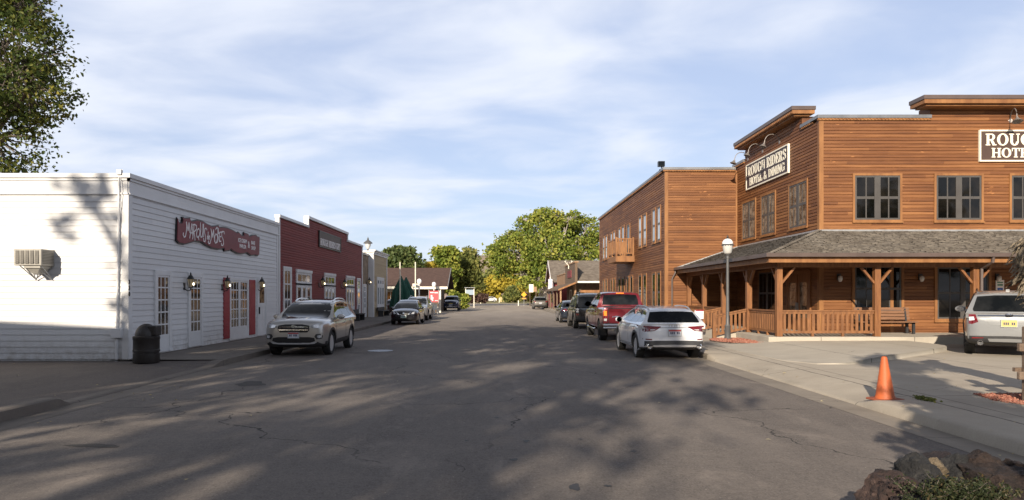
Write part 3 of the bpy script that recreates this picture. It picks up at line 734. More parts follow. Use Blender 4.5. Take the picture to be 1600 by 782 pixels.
# ------------------------------------------------------------------ red shop with stepped parapet
rs = thing('shop_building', 'dark red shop with a stepped white capped parapet and white windows', 'building', (-14, 38, 0))
ya, yb, yc, yd = 29.42, 33.9, 42.8, 47.5
MB().box(-18, XW - .14, ya, yd, .1, 4.5).box(XW - .14, XW, ya + .03, yd - .03, .1, 5.14).box(XW - .14, XW - .002, yb, yc, 5.14, 5.58).build('wall', MAT['red_sid'], rs)
T_r = basis((XW, ya, 0), (0, 1, 0), (1, 0, 0)); m = MB()
siding(m, T_r, yd - ya, .2, 5.14, .115, gap=True); siding(m, T_r, yc - ya, 5.14, 5.58, .115, a0=yb - ya, gap=True); m.build('siding', MAT['red_sid'], rs)
m = MB()
m.lbox(T_r, -.02, .026, -.12, .05, .15, 5.15); m.lbox(T_r, -.02, yb - ya - .03, -.16, .09, 5.15, 5.27); m.lbox(T_r, yb - ya - .03, yc - ya + .03, -.16, .10, 5.59, 5.73); m.lbox(T_r, yc - ya + .03, yd - ya, -.5, .09, 5.15, 5.27)
m.lbox(T_r, yb - ya - .03, yb - ya + .13, -.16, .07, 5.15, 5.59); m.lbox(T_r, yc - ya - .13, yc - ya + .03, -.16, .07, 5.15, 5.59)
m.build('parapet_cap', MAT['white_trim'], rs)
m = MB(); m.lbox(T_r, .027, .14, 0, .05, .15, 5.15); m.build('corner_board', MAT['white_trim'], rs); m = MB(); m.lbox(T_r, yd - ya - .22, yd - ya, 0, .05, .15, 5.15); m.build('corner_board', MAT['white_trim'], rs)
Wm = MAT['white_trim']
def yw(px): return D9(px)
window(rs, (XW, yw(442.5), .25), (0,1,0), (1,0,0), yw(453) - yw(442.5), 2.72, 2, 4, Wm, MAT['glass_shop'], .1, bar=.09, sill=False, name='door', mulls=())
for (a, b_, cols) in ((462, 485, 3), (506, 522.5, 3), (540, 552.5, 3)):
    P = (XW, yw(a) + .1, .98); wd = yw(b_) - yw(a) - .2
    window(rs, P, (0,1,0), (1,0,0), wd, 1.28, cols, 1, Wm, MAT['glass_shop'], .12, bar=.1, mulls=(1/3, 2/3))
    window(rs, (XW, P[1], 2.36), (0,1,0), (1,0,0), wd, .52, cols, 1, Wm, MAT['glass_shop'], .0, bar=.1, name='transom_window')
    T = basis((XW, P[1], 2.26), (0,1,0), (1,0,0)); MB().lbox(T, -.12, wd + .12, 0, .06, .02, .1).lbox(T, -.14, 0, 0, .058, .1, .72).lbox(T, wd, wd + .14, 0, .058, .1, .72).lbox(T, -.16, wd + .16, 0, .09, .62, .76).build('window_surround', Wm, rs)
window(rs, (XW, yw(557.5), .25), (0,1,0), (1,0,0), yw(562) - yw(557.5), 2.6, 1, 5, Wm, MAT['glass_pale'], .1, bar=.09, sill=False, name='door', base=.5)
s2 = thing('shop_sign', 'dark brown board sign with white letters on the red shop wall', 'sign', (XW, 38, 4.5))
a0, a1 = yw(497), yw(530.5); T = basis((XW, a0, 0), (0,1,0), (1,0,0)); Ls = a1 - a0
MB().lbox(T, 0, Ls, .02, .07, 4.40, 5.16).build('board', MAT['sign_brown'], s2)
m = MB(); m.lbox(T, -.05, 0, .02, .09, 4.35, 5.21); m.lbox(T, Ls, Ls + .05, .02, .09, 4.35, 5.21); m.lbox(T, 0, Ls, .02, .09, 4.35, 4.40); m.lbox(T, 0, Ls, .02, .09, 5.16, 5.21); m.build('border', MAT['black'], s2)
lettering(s2, 'ROUGH RIDERS GIFT', T, .18, 4.46, Ls - .36, .36, MAT['letter_white'], b=.07)
G2 = 'lanterns on the red shop'
coach_lantern(on_x(497.5, 444, XW), NX, 'lit lantern on the red shop left of its middle window', G2, 1.05)
coach_lantern(on_x(532.5, 446, XW), NX, 'lit lantern on the red shop right of its middle window', G2, 1.05)
def low_bench(y, L, label):
    b = thing('bench', label, 'bench', (-9.1, y, .15), 0, 'dark benches along the left shops')
    MB().box(-.22, .22, 0, L, .40, .46).build('seat', MAT['dark_plastic'], b, local=True)
    for k in (.1, L - .22): MB().box(-.2, .2, k, k + .12, 0, .40).build('leg', MAT['dark_plastic'], b, local=True)
    MB().box(-.24, -.2, 0, L, .46, .72).build('backrest', MAT['dark_plastic'], b, local=True)
low_bench(43.6, 1.9, 'dark low bench under the farthest window of the red shop')
low_bench(52.6, 3.0, 'dark low bench in front of the tan shop')

# ------------------------------------------------------------------ stone-faced infill and tan shop
MAT['stone'] = M('brown_stone', (.16, .115, .075), (.30, .23, .16), 2.6, 5, rough=.85, bump=.8, bscale=5)
st = thing('shop_building', 'narrow brown stone fronted building between the red shop and the tan shop', 'building', (-14, 49.6, 0))
MB().box(-18, -9.85, 47.5, 51.6, .1, 4.75).build('wall', MAT['stone'], st)
MB().box(-18, -9.78, 47.5, 51.6, 4.75, 4.9).build('parapet_cap', MAT['metal_cap'], st)
window(st, (-9.85, 47.75, .9), (0,1,0), (1,0,0), .75, 2.1, 1, 2, Wm, MAT['glass_pale'], .1, bar=.06)
window(st, (-9.85, 49.6, .2), (0,1,0), (1,0,0), .95, 2.3, 1, 4, Wm, MAT['glass_pale'], .12, bar=.1, sill=False, name='door', base=.6)
coach_lantern((-9.85, 50.9, 2.75), NX, 'lit lantern beside the white door of the brown stone building', None, 1.0)
tn = thing('shop_building', 'tan clapboard shop with white corner boards at the far end of the left row', 'building', (-14, 55, 0))
MB().box(-19, XW, 51.6, 58.0, .1, 5.02).build('wall', MAT['tan_sid'], tn)
T_t = basis((XW, 51.6, 0), (0,1,0), (1,0,0)); m = MB(); siding(m, T_t, 6.2, .25, 4.9, .13, a0=.3); m.build('siding', MAT['tan_sid'], tn)
m = MB(); m.box(-19, XW + .004, 51.585, 51.6, .12, 5.0); m.lbox(T_t, 0, .3, .0, .05, .15, 4.9); m.build('corner_board', Wm, tn); m = MB(); m.lbox(T_t, 6.1, 6.4, 0, .05, .15, 4.9); m.build('corner_board', Wm, tn)
m = MB(); m.lbox(T_t, -.06, 6.44, -9, .12, 5.04, 5.16); m.lbox(T_t, -.03, 6.42, .0, .07, 4.9, 5.03); m.lbox(T_t, -.08, 6.5, -.3, .22, 5.16, 5.24); m.build('parapet_cap', Wm, tn)
window(tn, (XW, 53.3, 1.0), (0,1,0), (1,0,0), 3.0, 1.5, 3, 1, Wm, MAT['glass_pale'], .16, bar=.1, mulls=(1/3, 2/3))
window(tn, (XW, 53.3, 2.62), (0,1,0), (1,0,0), 3.0, .45, 3, 1, Wm, MAT['glass_pale'], .16, bar=.1, name='transom_window', mulls=(1/3, 2/3), sill=False)
# ------------------------------------------------------------------ cedar hotel
ht = thing('hotel_building', 'two storey cedar clad hotel with a shingled wraparound porch on the right', 'building', (14, 30, 0))
XS, YF, YW, XWG, YWE = 11.9, 25.3, 34.0, 8.3, 56.0
H0 = .125
CT, CP, CR = MAT['cedar_trim'], MAT['cedar_post'], MAT['cedar_rail']
m = MB().box(XS, 30, YF, 42, .1, 8.3).box(XWG, 22, YW, YWE, .1, 8.0)
m.box(XS + .002, 12.6, 26.8, 32.9, 8.3, 8.8).box(16, 30, YF + .002, 26.0, 8.3, 8.8)
m.build('wall', MAT['cedar'], ht)
Tf = basis((XS, YF, 0), (1, 0, 0), (0, -1, 0)); Ts = basis((XS, YF, 0), (0, 1, 0), (-1, 0, 0))
Tg = basis((XWG, YW, 0), (1, 0, 0), (0, -1, 0)); Th = basis((XWG, YW, 0), (0, 1, 0), (-1, 0, 0))
m = MB()
siding(m, Tf, 18.1, .42, 8.25, H0, gap=True, lap=.027); siding(m, Tf, 18.1, 8.25, 8.8, H0, gap=True, lap=.027, a0=16 - XS)
siding(m, Ts, YW - YF, .42, 8.25, H0, gap=True, lap=.027); siding(m, Ts, 32.9 - YF, 8.25, 8.8, H0, gap=True, lap=.027, a0=26.8 - YF)
siding(m, Tg, XS - XWG, .3, 7.95, H0, gap=True, lap=.027); siding(m, Th, YWE - YW, .3, 7.95, H0, gap=True, lap=.027)
m.build('siding', MAT['cedar'], ht)
m = MB()
def cboard(T, a0, a1, z0, z1): m.lbox(T, a0, a1, .0, .032, z0, z1)
cboard(Tf, -.03, .13, .40, 8.26); cboard(Ts, -.029, .13, .40, 8.26); cboard(Tg, -.03, .14, .2, 7.96); cboard(Th, -.029, .15, .2, 7.96); cboard(Th, 21.85, 22.0, .2, 7.96)
cboard(Tg, XS - XWG - .1, XS - XWG, 3.0, 7.96)
m.lbox(Tf, 0.13, 18.1, .0, .03, 4.14, 4.27)
m.lbox(Tf, 2.6, 2.72, .0, .034, .4, 2.95)
m.build('corner_board', CT, ht)
# parapets: wood fascia with dentils, dark metal caps
m = MB(); mc = MB(); md = MB()
def para(T, a0, a1, z, out=.10, dent=True, h=.13):
    m.lbox(T, a0, a1, .0, out - .03, z - h - .05, z - .1)
    mc.lbox(T, a0 - .02, a1, -.5, out, z - .1, z + .02)
    if dent:
        a = a0
        while a < a1 - .06:
            m.lbox(T, a, a + .05, out - .031, out - .008, z - .16, z - .11); a += .13
para(Tf, -.1, 16 - XS + .0, 8.44); para(Ts, .4, 1.45, 8.44); para(Ts, 7.65, YW - YF + .5, 8.34)
para(Tg, -.12, XS - XWG - .13, 8.13, .13); para(Th, .36, YWE - YW + .15, 8.13, .13)
def brow(x0, x1, y0, y1, z):
    m.box(x0, x1, y0, y1, z - .20, z - .055); md.box(x0 - .03, x1 + .03, y0 - .03, y1 + .03, z - .052, z + .09)
    m.box(x0 + .12, x1 - .12, y0 + .12, y1 - .12, z - .27, z - .203)
brow(11.42, 12.3, 26.55, 33.1, 9.06); brow(15.4, 30, 24.68, 25.55, 8.94)
a = 26.6
while a < 33.0: m.box(11.395, 11.418, a, a + .06, 8.88, 8.94); a += .15
m.build('fascia', CT, ht); mc.build('parapet_cap', MAT['metal_cap'], ht); md.build('brow_cap', MAT['gutter'], ht)
MB().box(12.5, 30, 26, 41.6, 8.2, 8.32).box(8.8, 21.5, 34.6, 55.6, 7.9, 8.02).build('roof', MAT['metal_cap'], ht)
# upper windows
GW = MAT['win_grey']
def hwin(T0, u, n, a, wd, z, h, cols, gm, mull=(.5,), bar=.07, rows=2):
    P = T0(a, 0, z); window(ht, P, u, n, wd, h, cols, rows, GW, gm, .08, cm=CT, bar=bar, mulls=mull, meeting=True)
uX, nX = (1, 0, 0), (0, -1, 0); uS, nS = (0, 1, 0), (-1, 0, 0)
for px in (1335, 1462, 1579.5): hwin(Tf, uX, nX, (px - PX) / F * YF - XS, 1.67, 4.58, 1.64, 4, MAT['glass'])
for (pa, pb) in ((1263, 1234), (1213, 1190.5), (1182, 1161)):
    ya_, yb_ = XS * F / (pa - PX), XS * F / (pb - PX); hwin(Ts, uS, nS, ya_ - YF + .05, yb_ - ya_ - .1, 4.50, 1.72, 4, MAT['glass_blind'])
def wy(px): return XWG * F / (px - PX)
for (pa, pb) in ((1033, 1020.5), (1010.8, 999), (976, 967.3), (961.7, 954.8), (949.5, 942.9)):
    a0, a1 = wy(pa), wy(pb); g = (a1 - a0) * .36
    for s in (a0, a1 - g): hwin(Th, uS, nS, s - YW, g, 4.62, 1.72, 1, MAT['glass_pale'], (), .075)
for (pa, pb) in ((1033, 1020.5), (1010.8, 999), (989.5, 980.5), (976, 967.3), (961.7, 954.8), (949.5, 942.9)):
    a0, a1 = wy(pa), wy(pb); g = (a1 - a0) * .36
    for s in (a0, a1 - g): hwin(Th, uS, nS, s - YW, g, .95, 2.0, 1, MAT['glass'], (), .075)
window(ht, Th(wy(985) - YW, 0, 4.22), uS, nS, .95, 2.05, 1, 1, GW, MAT['glass'], .09, cm=CT, bar=.13, sill=False, name='balcony_door', base=.1)
# balcony
bk = MB().box(7.12, XWG - .02, 41.55, 44.5, 3.84, 4.18).build('balcony', CT, ht)
m = MB(); z0, z1 = 4.19, 5.28
for (x, y) in ((7.18, 41.62), (7.18, 44.43), (8.2, 41.62), (8.2, 44.43), (7.18, 43.0)): m.box(x - .055, x + .055, y - .055, y + .055, z0, z1 + .06)
for zz in (4.32, 5.2): m.box(7.15, 7.21, 41.68, 44.37, zz, zz + .07).box(7.24, 8.14, 41.59, 41.65, zz, zz + .07).box(7.24, 8.14, 44.4, 44.46, zz, zz + .07)
for k in range(17): y = 41.78 + k * .155; m.box(7.165, 7.195, y, y + .085, 4.39, 5.2)
for k in range(6):
    x = 7.29 + k * .148
    m.box(x, x + .085, 41.605, 41.635, 4.39, 5.2).box(x, x + .085, 44.415, 44.445, 4.39, 5.2)
m.build('railing', MAT['cedar_trim'], bk)
# ---------------------------------------------------------------- porch
m = MB().box(8.95, 27, 22.62, YF + .02, .0, .405).box(8.95, XS, YF + .02, YW, .0, .404)
m.build('porch_slab', MAT['conc_walk'], ht, bevel=.015)
m = MB().box(8.9, 27, 22.42, YF, 2.96, 3.0).box(8.9, XS, YF, YW - .05, 2.955, 2.998); m.build('porch_ceiling', MAT['cedar'], ht)
EV, TP = 3.10, 4.16
k = NB('cedar_shingle'); v, x, y, z = k.xyz()
gi = k.n('ShaderNodeNewGeometry'); rp = gi.outputs['Random Per Island']
c = k.mix(k.mr(rp, 0, 1), (.085, .074, .062), (.19, .168, .142)); c = k.mix(k.mr(k.noise(v, 14, 5, .7), .52, .75, 0, .7), c, (.29, .265, .23))
c = k.mix(k.mr(k.noise(v, .8, 4), .45, .7, 0, .5), c, (.07, .055, .042))
k.l(c, k.b.inputs['Base Color']); k.b.inputs['Roughness'].default_value = .9; k.bump(k.noise(v, 60, 3), .5, .01)
MAT['shingle'] = k.m
def shingles(root, O, U, S, n, rows, f0, f1, mat, name='shingle_roof', wmin=.10, wmax=.24, seed=3):
    """O eave origin; U along eave; S from eave to top; n outward normal; f0/f1(t): start/end along U at height t."""
    rnd = random.Random(seed); O, U, S, n = Vector(O), Vector(U), Vector(S), Vector(n); m = MB()
    for r in range(rows):
        t0 = r / rows; t1 = min(1.0, (r + 1.25) / rows)
        a = f0(t0) - rnd.random() * wmax * .5; e = f1(t0)
        while a < e:
            wd = rnd.uniform(wmin, wmax); a1 = min(a + wd, e); b0 = max(a, f0(t0))
            if a1 - b0 > .02:
                j = rnd.uniform(-.012, .015) / S.length; th = rnd.uniform(.018, .045)
                c0, c1 = max(b0, f0(min(1, t1))) if f0(t1) > b0 and a1 - f0(t1) > .01 else b0, a1
                p = [O + U * b0 + S * (t0 + j) + n * .006, O + U * (a1 - .006) + S * (t0 + j) + n * .006]
                q = [p[0] + n * th, p[1] + n * (th + rnd.uniform(-.006, .006))]
                tt = [O + U * (a1 - .006) + S * t1 + n * .008, O + U * b0 + S * t1 + n * .008]
                m.add([p[0], p[1], q[1], q[0], tt[0], tt[1]], [(0, 1, 2, 3), (3, 2, 4, 5)])
            a += wd
    return m.build(name, mat, root, recalc=False)
U1 = Vector((1, 0, 0)); S1 = Vector((0, YF - 22.3, TP - EV)); N1 = Vector((0, -S1.z, S1.y)).normalized()
shingles(ht, (8.82, 22.3, EV), U1, S1, N1, 22, lambda t: t * (XS - 8.82), lambda t: 18, MAT['shingle'])
U2 = Vector((0, 1, 0)); S2 = Vector((XS - 8.82, 0, TP - EV)); N2 = Vector((-S2.z, 0, S2.x)).normalized()
shingles(ht, (8.82, 22.3, EV), U2, S2, N2, 22, lambda t: t * (YF - 22.3), lambda t: YW - 22.3 - .02, MAT['shingle'], seed=5)
m = MB()   # roof deck, hip cap
m.add([(8.82, 22.3, EV), (27, 22.3, EV), (27, YF, TP), (XS, YF, TP), (XS, YW, TP), (8.82, YW, EV)], [(0, 1, 2, 3), (0, 3, 4, 5)])
m.build('roof_deck', MAT['shingle'], ht, recalc=False)
m = MB(); hp0, hp1 = Vector((8.82, 22.3, EV + .03)), Vector((XS, YF, TP + .03))
for i in range(26):
    p = hp0.lerp(hp1, i / 26); q = hp0.lerp(hp1, (i + 1.3) / 26); m.bar(p + Vector((0, 0, .03)), q + Vector((0, 0, .005)), .16, .02)
m.build('hip_cap', MAT['shingle'], ht)
m = MB().bar((XS - .02, YW - .03, TP + .01), (8.8, YW - .03, EV + .02), .04, .10).box(XS - .05, XS - .02, YF + .0, YW - .04, TP - .03, TP + .07)
m.box(XS - .02, 30, YF - .06, YF - .032, TP - .02, TP + .06); m.build('flashing', MAT['galv'], ht)
m = MB()   # gutters + downspouts
m.box(8.70, 27, 22.16, 22.30, EV - .06, EV + .065).box(8.70, 8.82, 22.30, YW - .08, EV - .06, EV + .064)
m.tube([(16.12, 22.24, EV - .05), (16.12, 22.26, EV - .22), (16.1, 22.75, EV - .42), (16.1, 22.76, .45)], .05, 8)
m.tube([(8.78, YW - .15, EV - .05), (8.76, YW - .15, EV - .2), (8.62, YW - .09, EV - .5), (8.62, YW - .09, .3)], .045, 8)
m.build('gutter', MAT['gutter'], ht)
m = MB().box(8.83, 27, 22.32, 22.36, EV - .24, EV - .07).box(8.84, 8.88, 22.36, YW - .05, EV - .24, EV - .07); m.build('porch_fascia', CT, ht)
m = MB().box(9.33, 27, 22.82, 22.99, 2.73, 2.955).box(9.32, 9.49, 22.99, YW - .02, 2.73, 2.95); m.build('porch_beam', CP, ht)
posts = [(9.4, 22.9), (12.68, 22.9), (15.97, 22.9), (19.26, 22.9), (9.4, 25.65), (9.4, 28.5), (9.4, 31.2), (9.4, 33.7)]
for i, (x, y) in enumerate(posts):
    po = MB().box(x - .095, x + .095, y - .095, y + .095, .405, 2.73).build('porch_post', CP, ht, bevel=.008)
    m = MB()
    if y < 23:
        for s in (-1, 1):
            if i == 0 and s < 0: continue
            m.bar((x + s * .09, y, 2.2), (x + s * .52, y, 2.72), .09, .07)
    if x < 9.5:
        for s in (-1, 1):
            if (i == 0 and s < 0) or (i == 7 and s > 0): continue
            m.bar((x, y + s * .09, 2.2), (x, y + s * .52, 2.72), .09, .07)
    m.build('knee_brace', CP, po)
def railing(a, b, z0a, z0b, first=True, n=None, side=.05):
    a, b = Vector(a), Vector(b); d = b - a; L = d.length; u = d / L; m = MB(); za, zb = z0a, z0b
    m.bar((a.x, a.y, za + .86), (b.x, b.y, zb + .86), .11, .05); m.bar((a.x, a.y, za + .80), (b.x, b.y, zb + .80), .05, .08); m.bar((a.x, a.y, za + .15), (b.x, b.y, zb + .15), .06, .09)
    kk = int(L / .155)
    for i in range(kk):
        t = (i + .5) / kk; p = a + d * t; zz = za + (zb - za) * t; nrm = Vector((-u.y, u.x, 0)) * .0
        q = p
        m.bar((q.x, q.y, zz + .19), (q.x, q.y, zz + .80), .028, .088, up=(u.x, u.y, 0))
    for t in (.33, .66):
        if L > 2: p = a + d * t; zz = za + (zb - za) * t; m.box(p.x - .04, p.x + .04, p.y - .04, p.y + .04, zz, zz + .13)
    return m.build('railing', CR, ht)
zf = .405
railing((9.51, 22.9, 0), (12.58, 22.9, 0), zf, zf); railing((9.4, 23.01, 0), (9.4, 25.55, 0), zf, zf)
railing((9.4, 28.6, 0), (9.4, 31.1, 0), zf, zf); railing((9.4, 31.3, 0), (9.4, 33.6, 0), zf, zf)
for y in (25.65, 28.5):
    railing((9.3, y, 0), (8.18, y, 0), zf, .17); MB().box(8.04, 8.17, y - .065, y + .065, .15, 1.12).build('newel_post', CR, ht)
m = MB().add([(8.05, 25.75, .16), (8.05, 28.4, .16), (8.96, 28.4, .404), (8.96, 25.75, .404), (8.05, 25.75, 0), (8.05, 28.4, 0), (8.96, 28.4, 0), (8.96, 25.75, 0)], [(0,3,2,1),(0,1,5,4),(2,3,7,6),(0,4,7,3),(1,2,6,5)]); m.build('ramp', MAT['conc_walk'], ht)
# ground floor openings under the porch
for (a, wd, z, h) in ((1.28, 1.72, 1.2, 1.66), (4.33, 1.9, .92, 1.9), (8.6, 1.8, .92, 1.9)):
    window(ht, Tf(a, 0, z), uX, nX, wd, h, 4, 2, GW, MAT['glass'], .10, cm=CT, bar=.06, mulls=(.5,), meeting=True)
window(ht, Ts(29.2 - YF, 0, .95), uS, nS, 1.9, 1.85, 4, 2, GW, MAT['glass'], .10, cm=CT, bar=.06, mulls=(.5,), meeting=True)
dd = MB(); Td = Ts; a0 = .75
dd.lbox(Td, a0, a0 + 1.9, .0, .05, .41, 2.62); dd.build('double_door', CP, ht); dob = ht.children[-1]
m = MB(); m.lbox(Td, a0 - .12, a0, 0, .08, .41, 2.76); m.lbox(Td, a0 + 1.9, a0 + 2.02, 0, .08, .41, 2.76); m.lbox(Td, a0, a0 + 1.9, 0, .08, 2.62, 2.76)
for s in (a0, a0 + .97): m.lbox(Td, s + .02, s + .16, .05, .07, .43, 2.6); m.lbox(Td, s + .77, s + .91, .05, .07, .43, 2.6); m.lbox(Td, s + .16, s + .77, .05, .069, .43, .9); m.lbox(Td, s + .16, s + .77, .05, .069, 2.3, 2.6)
m.build('door_frame', CP, dob)
for s in (a0, a0 + .97): MB().lbox(Td, s + .17, s + .76, .05, .06, .91, 2.29).build('pane', MAT['glass_blind'], dob)
MB().lbox(Td, a0 + .88, a0 + .91, .07, .13, 1.2, 1.5).lbox(Td, a0 + .99, a0 + 1.02, .07, .13, 1.2, 1.5).build('door_handle', MAT['galv'], dob)

# ---------------------------------------------------------------- signs on the hotel
def hotel_sign(T, a0, L, z0, h, label, board, loc):
    s = thing('hotel_sign', label, 'sign', loc)
    MB().lbox(T, a0, a0 + L, .03, .09, z0, z0 + h).build('board', board, s)
    m = MB(); e = .055
    m.lbox(T, a0, a0 + L, .03, .112, z0 - e, z0); m.lbox(T, a0, a0 + L, .03, .112, z0 + h, z0 + h + e); m.lbox(T, a0 - e, a0, .03, .112, z0 - e, z0 + h + e); m.lbox(T, a0 + L, a0 + L + e, .03, .112, z0 - e, z0 + h + e)
    m.build('border', MAT['cream'], s)
    lettering(s, 'ROUGH RIDERS', T, a0 + L * .035, z0 + h * .51, L * .93, h * .41, MAT['cream'], b=.09)
    lettering(s, 'HOTEL & DINING', T, a0 + L * .08, z0 + h * .09, L * .86, h * .33, MAT['cream'], b=.09)
# on the street side the wall is read from its far end, so the axis runs from far to near
Tsr = basis((XS, 32.55, 0), (0, -1, 0), (-1, 0, 0))
hotel_sign(Tsr, .05, 4.62, 6.84, 1.08, 'dark brown sign with cream border and lettering on the street side of the cedar hotel', MAT['sign_dark'], (XS, 30, 6.8))
a_s = (1530 - PX) / F * YF - XS
hotel_sign(Tf, a_s, 4.9, 6.78, 1.06, 'brown sign with cream lettering cut off by the right picture edge on the hotel front', MAT['sign_brown'], (18, YF, 6.8))
MAT['shade_metal'] = M('lamp_shade_metal', (.22, .20, .19), (.30, .27, .25), 4, rough=.5, metal=.5)
def gooseneck(P, n, label, group=None, s=1.0):
    P, n = Vector(P), Vector(n); t = thing('sign_lamp', label, 'lamp', P, 0, group)
    pts = [P + n * .01] + [P + n * (.40 - .40 * math.cos(R(a))) * s + ZV * (.42 * math.sin(R(a))) * s for a in range(15, 181, 15)]
    end = pts[-1]; d = (n * .35 - ZV).normalized()
    m = MB().tube(pts + [end + d * .08], .022 * s, 8); m.build('arm', MAT['shade_metal'], t, smooth=50)
    mm = MB().lathe([(.05, 0), (.06, .06), (.11, .12), (.19, .2), (.195, .215), (.10, .13), (0, .06)], (0, 0, 0), 14)
    q = Vector((0, 0, 1)).rotation_difference(d); mm.v = [tuple(q @ (Vector(v) * s) + end + d * .04) for v in mm.v]; mm.build('lamp_shade', MAT['shade_metal'], t, smooth=40)
    b = MB().lathe([(0, 0), (.075, 0), (.075, .02), (0, .025)], (0, 0, 0), 10); q = Vector((0, 0, 1)).rotation_difference(n); b.v = [tuple(q @ Vector(v) + P) for v in b.v]; b.build('wall_plate', MAT['shade_metal'], t)
    return t
gl = 'gooseneck lamps over the street side hotel sign'
gooseneck((XS - .02, 28.85, 8.26), (-1, 0, 0), 'gooseneck lamp over the street side hotel sign, nearest the hotel corner', gl, .8)
gooseneck((XS - .02, 30.7, 8.26), (-1, 0, 0), 'middle gooseneck lamp over the street side hotel sign', gl, .8)
gooseneck((XS - .02, 32.5, 8.26), (-1, 0, 0), 'gooseneck lamp over the street side hotel sign, farthest from the hotel corner', gl, .8)
gooseneck(((1578 - PX) / F * YF, YF - .02, 8.25), (-.35, -.94, 0), 'bent gooseneck lamp above the brown sign on the hotel front', None, .85)
# security light on the wing parapet
sl = thing('security_light', 'small black floodlight on the roof corner of the hotel wing', 'lamp', (8.25, 34.6, 8.15))
MB().box(-.17, .15, -.12, .12, .16, .42).build('housing', MAT['black'], sl, local=True); MB().tube([(0, 0, 0), (.02, 0, .18)], .03, 6).box(-.1, .1, -.1, .1, -.01, .02).build('bracket', MAT['black'], sl, local=True)
MB().add([(-.17, -.125, .18), (.15, -.125, .18), (.15, -.125, .40), (-.17, -.125, .40)], [(0, 1, 2, 3)]).build('lens', MAT['car_glass'], sl, local=True)
# round wall lamps under the porch
for px, lb in ((1310, 'small unlit wall lamp on the hotel front between the corner and the first porch window'), (1437, 'small unlit wall lamp on the hotel front between the two porch windows'), (1557, 'small unlit wall lamp above the accessible parking sign on the hotel')):
    x_ = (px - PX) / F * YF; t = thing('wall_lamp', lb, 'lamp', (x_, YF - .02, 2.42), 0, 'wall lamps under the hotel porch')
    MB().box(-.07, .07, -.05, 0, -.08, .16).build('housing', MAT['iron'], t, local=True); MB().lathe([(0, -.14), (.06, -.12), (.085, -.03), (.08, .06), (0, .1)], (0, -.12, 0), 12).build('globe', MAT['lamp_glass'] if False else MAT['tail_clear'], t, local=True, smooth=60)
t = thing('parking_sign', 'white and blue accessible parking sign on the hotel wall behind the silver SUV', 'sign', ((1561 - PX) / F * YF, YF - .03, 1.9))
MB().box(-.15, .15, -.03, 0, -.12, .45).build('plate', MAT['letter_white'], t, local=True)
MB().box(-.10, .10, -.034, -.0305, -.09, .16).build('symbol_panel', M('sign_blue', (.02, .10, .42), rough=.5), t, local=True)
m = MB(); 
for s_ in _ring(.0, -.0, .055, .055, .04, .04, 150, 400, 12): m.add([(a, -.0365, b + .0) for a, b in s_], [(0, 1, 2, 3)])
m.add([(-.02, -.0372, .03), (.0, -.0372, .03), (.0, -.0372, .11), (-.02, -.0372, .11)], [(0, 1, 2, 3)]).add([(0, -.0374, .03), (.05, -.0374, .03), (.05, -.0374, .045), (0, -.0374, .045)], [(0, 1, 2, 3)])
m.build('wheelchair_symbol', MAT['letter_white'], t, local=True, recalc=False)
MB().box(-.10, .10, -.033, -.0302, .24, .30).box(-.11, .11, -.033, -.0302, .34, .38).build('print', M('sign_green', (.05, .22, .14), rough=.5), t, local=True)
# bench under the porch
bn = thing('bench', 'brown slatted bench with backrest on the hotel porch', 'bench', (13.95, 24.55, .405))
MAT['bench'] = M('bench_wood', (.17, .085, .045), (.23, .12, .065), 4, rough=.6, stretch=(.5, 3, 3))
m = MB()
for k in range(4): m.box(-1.0, 1.0, -.25 + k * .125, -.14 + k * .125, .41, .445)
m.build('seat', MAT['bench'], bn, local=True)
m = MB()
for k in range(4): m.box(-1.0, 1.0, .27 + k * .018, .30 + k * .018, .50 + k * .115, .595 + k * .115)
m.build('backrest', MAT['bench'], bn, local=True)
for x_ in (-.85, .85):
    MB().box(x_ - .04, x_ + .04, -.24, -.16, 0, .41).box(x_ - .04, x_ + .04, .16, .24, 0, .41).bar((x_, .25, .4), (x_, .36, .95), .06, .05).box(x_ - .04, x_ + .04, -.24, .24, .36, .408).build('leg', MAT['dark_plastic'], bn, local=True)
# ------------------------------------------------------------------ vehicles
def half_to_full(sec):          # sec: list of (x,z), from bottom centre around to top centre
    return [(x, z) for x, z in sec] + [(-x, z) for x, z in sec[-2:0:-1]]
def loft(sections):             # [(y, [(x,z)...full loop])]
    m = MB(); n = len(sections[0][1]); V = []; Fc = []
    for (y, s) in sections:
        for q in s: V.append((q[0], y + (q[2] if len(q) > 2 else 0), q[1]))
    for i in range(len(sections) - 1):
        for k in range(n):
            k2 = (k + 1) % n; Fc.append((i*n+k, i*n+k2, (i+1)*n+k2, (i+1)*n+k))
    Fc.append(tuple(range(n - 1, -1, -1))); Fc.append(tuple(range((len(sections)-1)*n, len(sections)*n)))
    return m.add(V, Fc)
def interp(tab, y):
    if y >= tab[0][0]: return tab[0][1:]
    for a, b in zip(tab, tab[1:]):
        if a[0] >= y >= b[0]:
            t = (a[0] - y) / (a[0] - b[0]); return tuple(p + (q - p) * t for p, q in zip(a[1:], b[1:]))
    return tab[-1][1:]
def lower_body(st, clad):
    secs = []
    ys = sorted({s[0] for s in st} | {st[0][0] * .5, 0.0, -.6, .6, -1.2, 1.2}, reverse=True); ys = [y for y in ys if st[-1][0] <= y <= st[0][0]]
    for y in ys:
        wd, zb, zs, zt = interp(st, y); zc = max(zb + .08, min(clad, zs - .2))
        zm = zc + (zs - zc) * .55
        half = [(0, zb), (wd * .78, zb), (wd * .95, zb + .05), (wd * .985, zc), (wd * 1.0, zm), (wd * .985, zm + (zs - zm) * .55), (wd * .945, zs), (wd * .86, zs + (zt - zs) * .55), (wd * .5, zt - .004), (0, zt + .012)]
        secs.append((y, half_to_full(half)))
    return loft(secs)
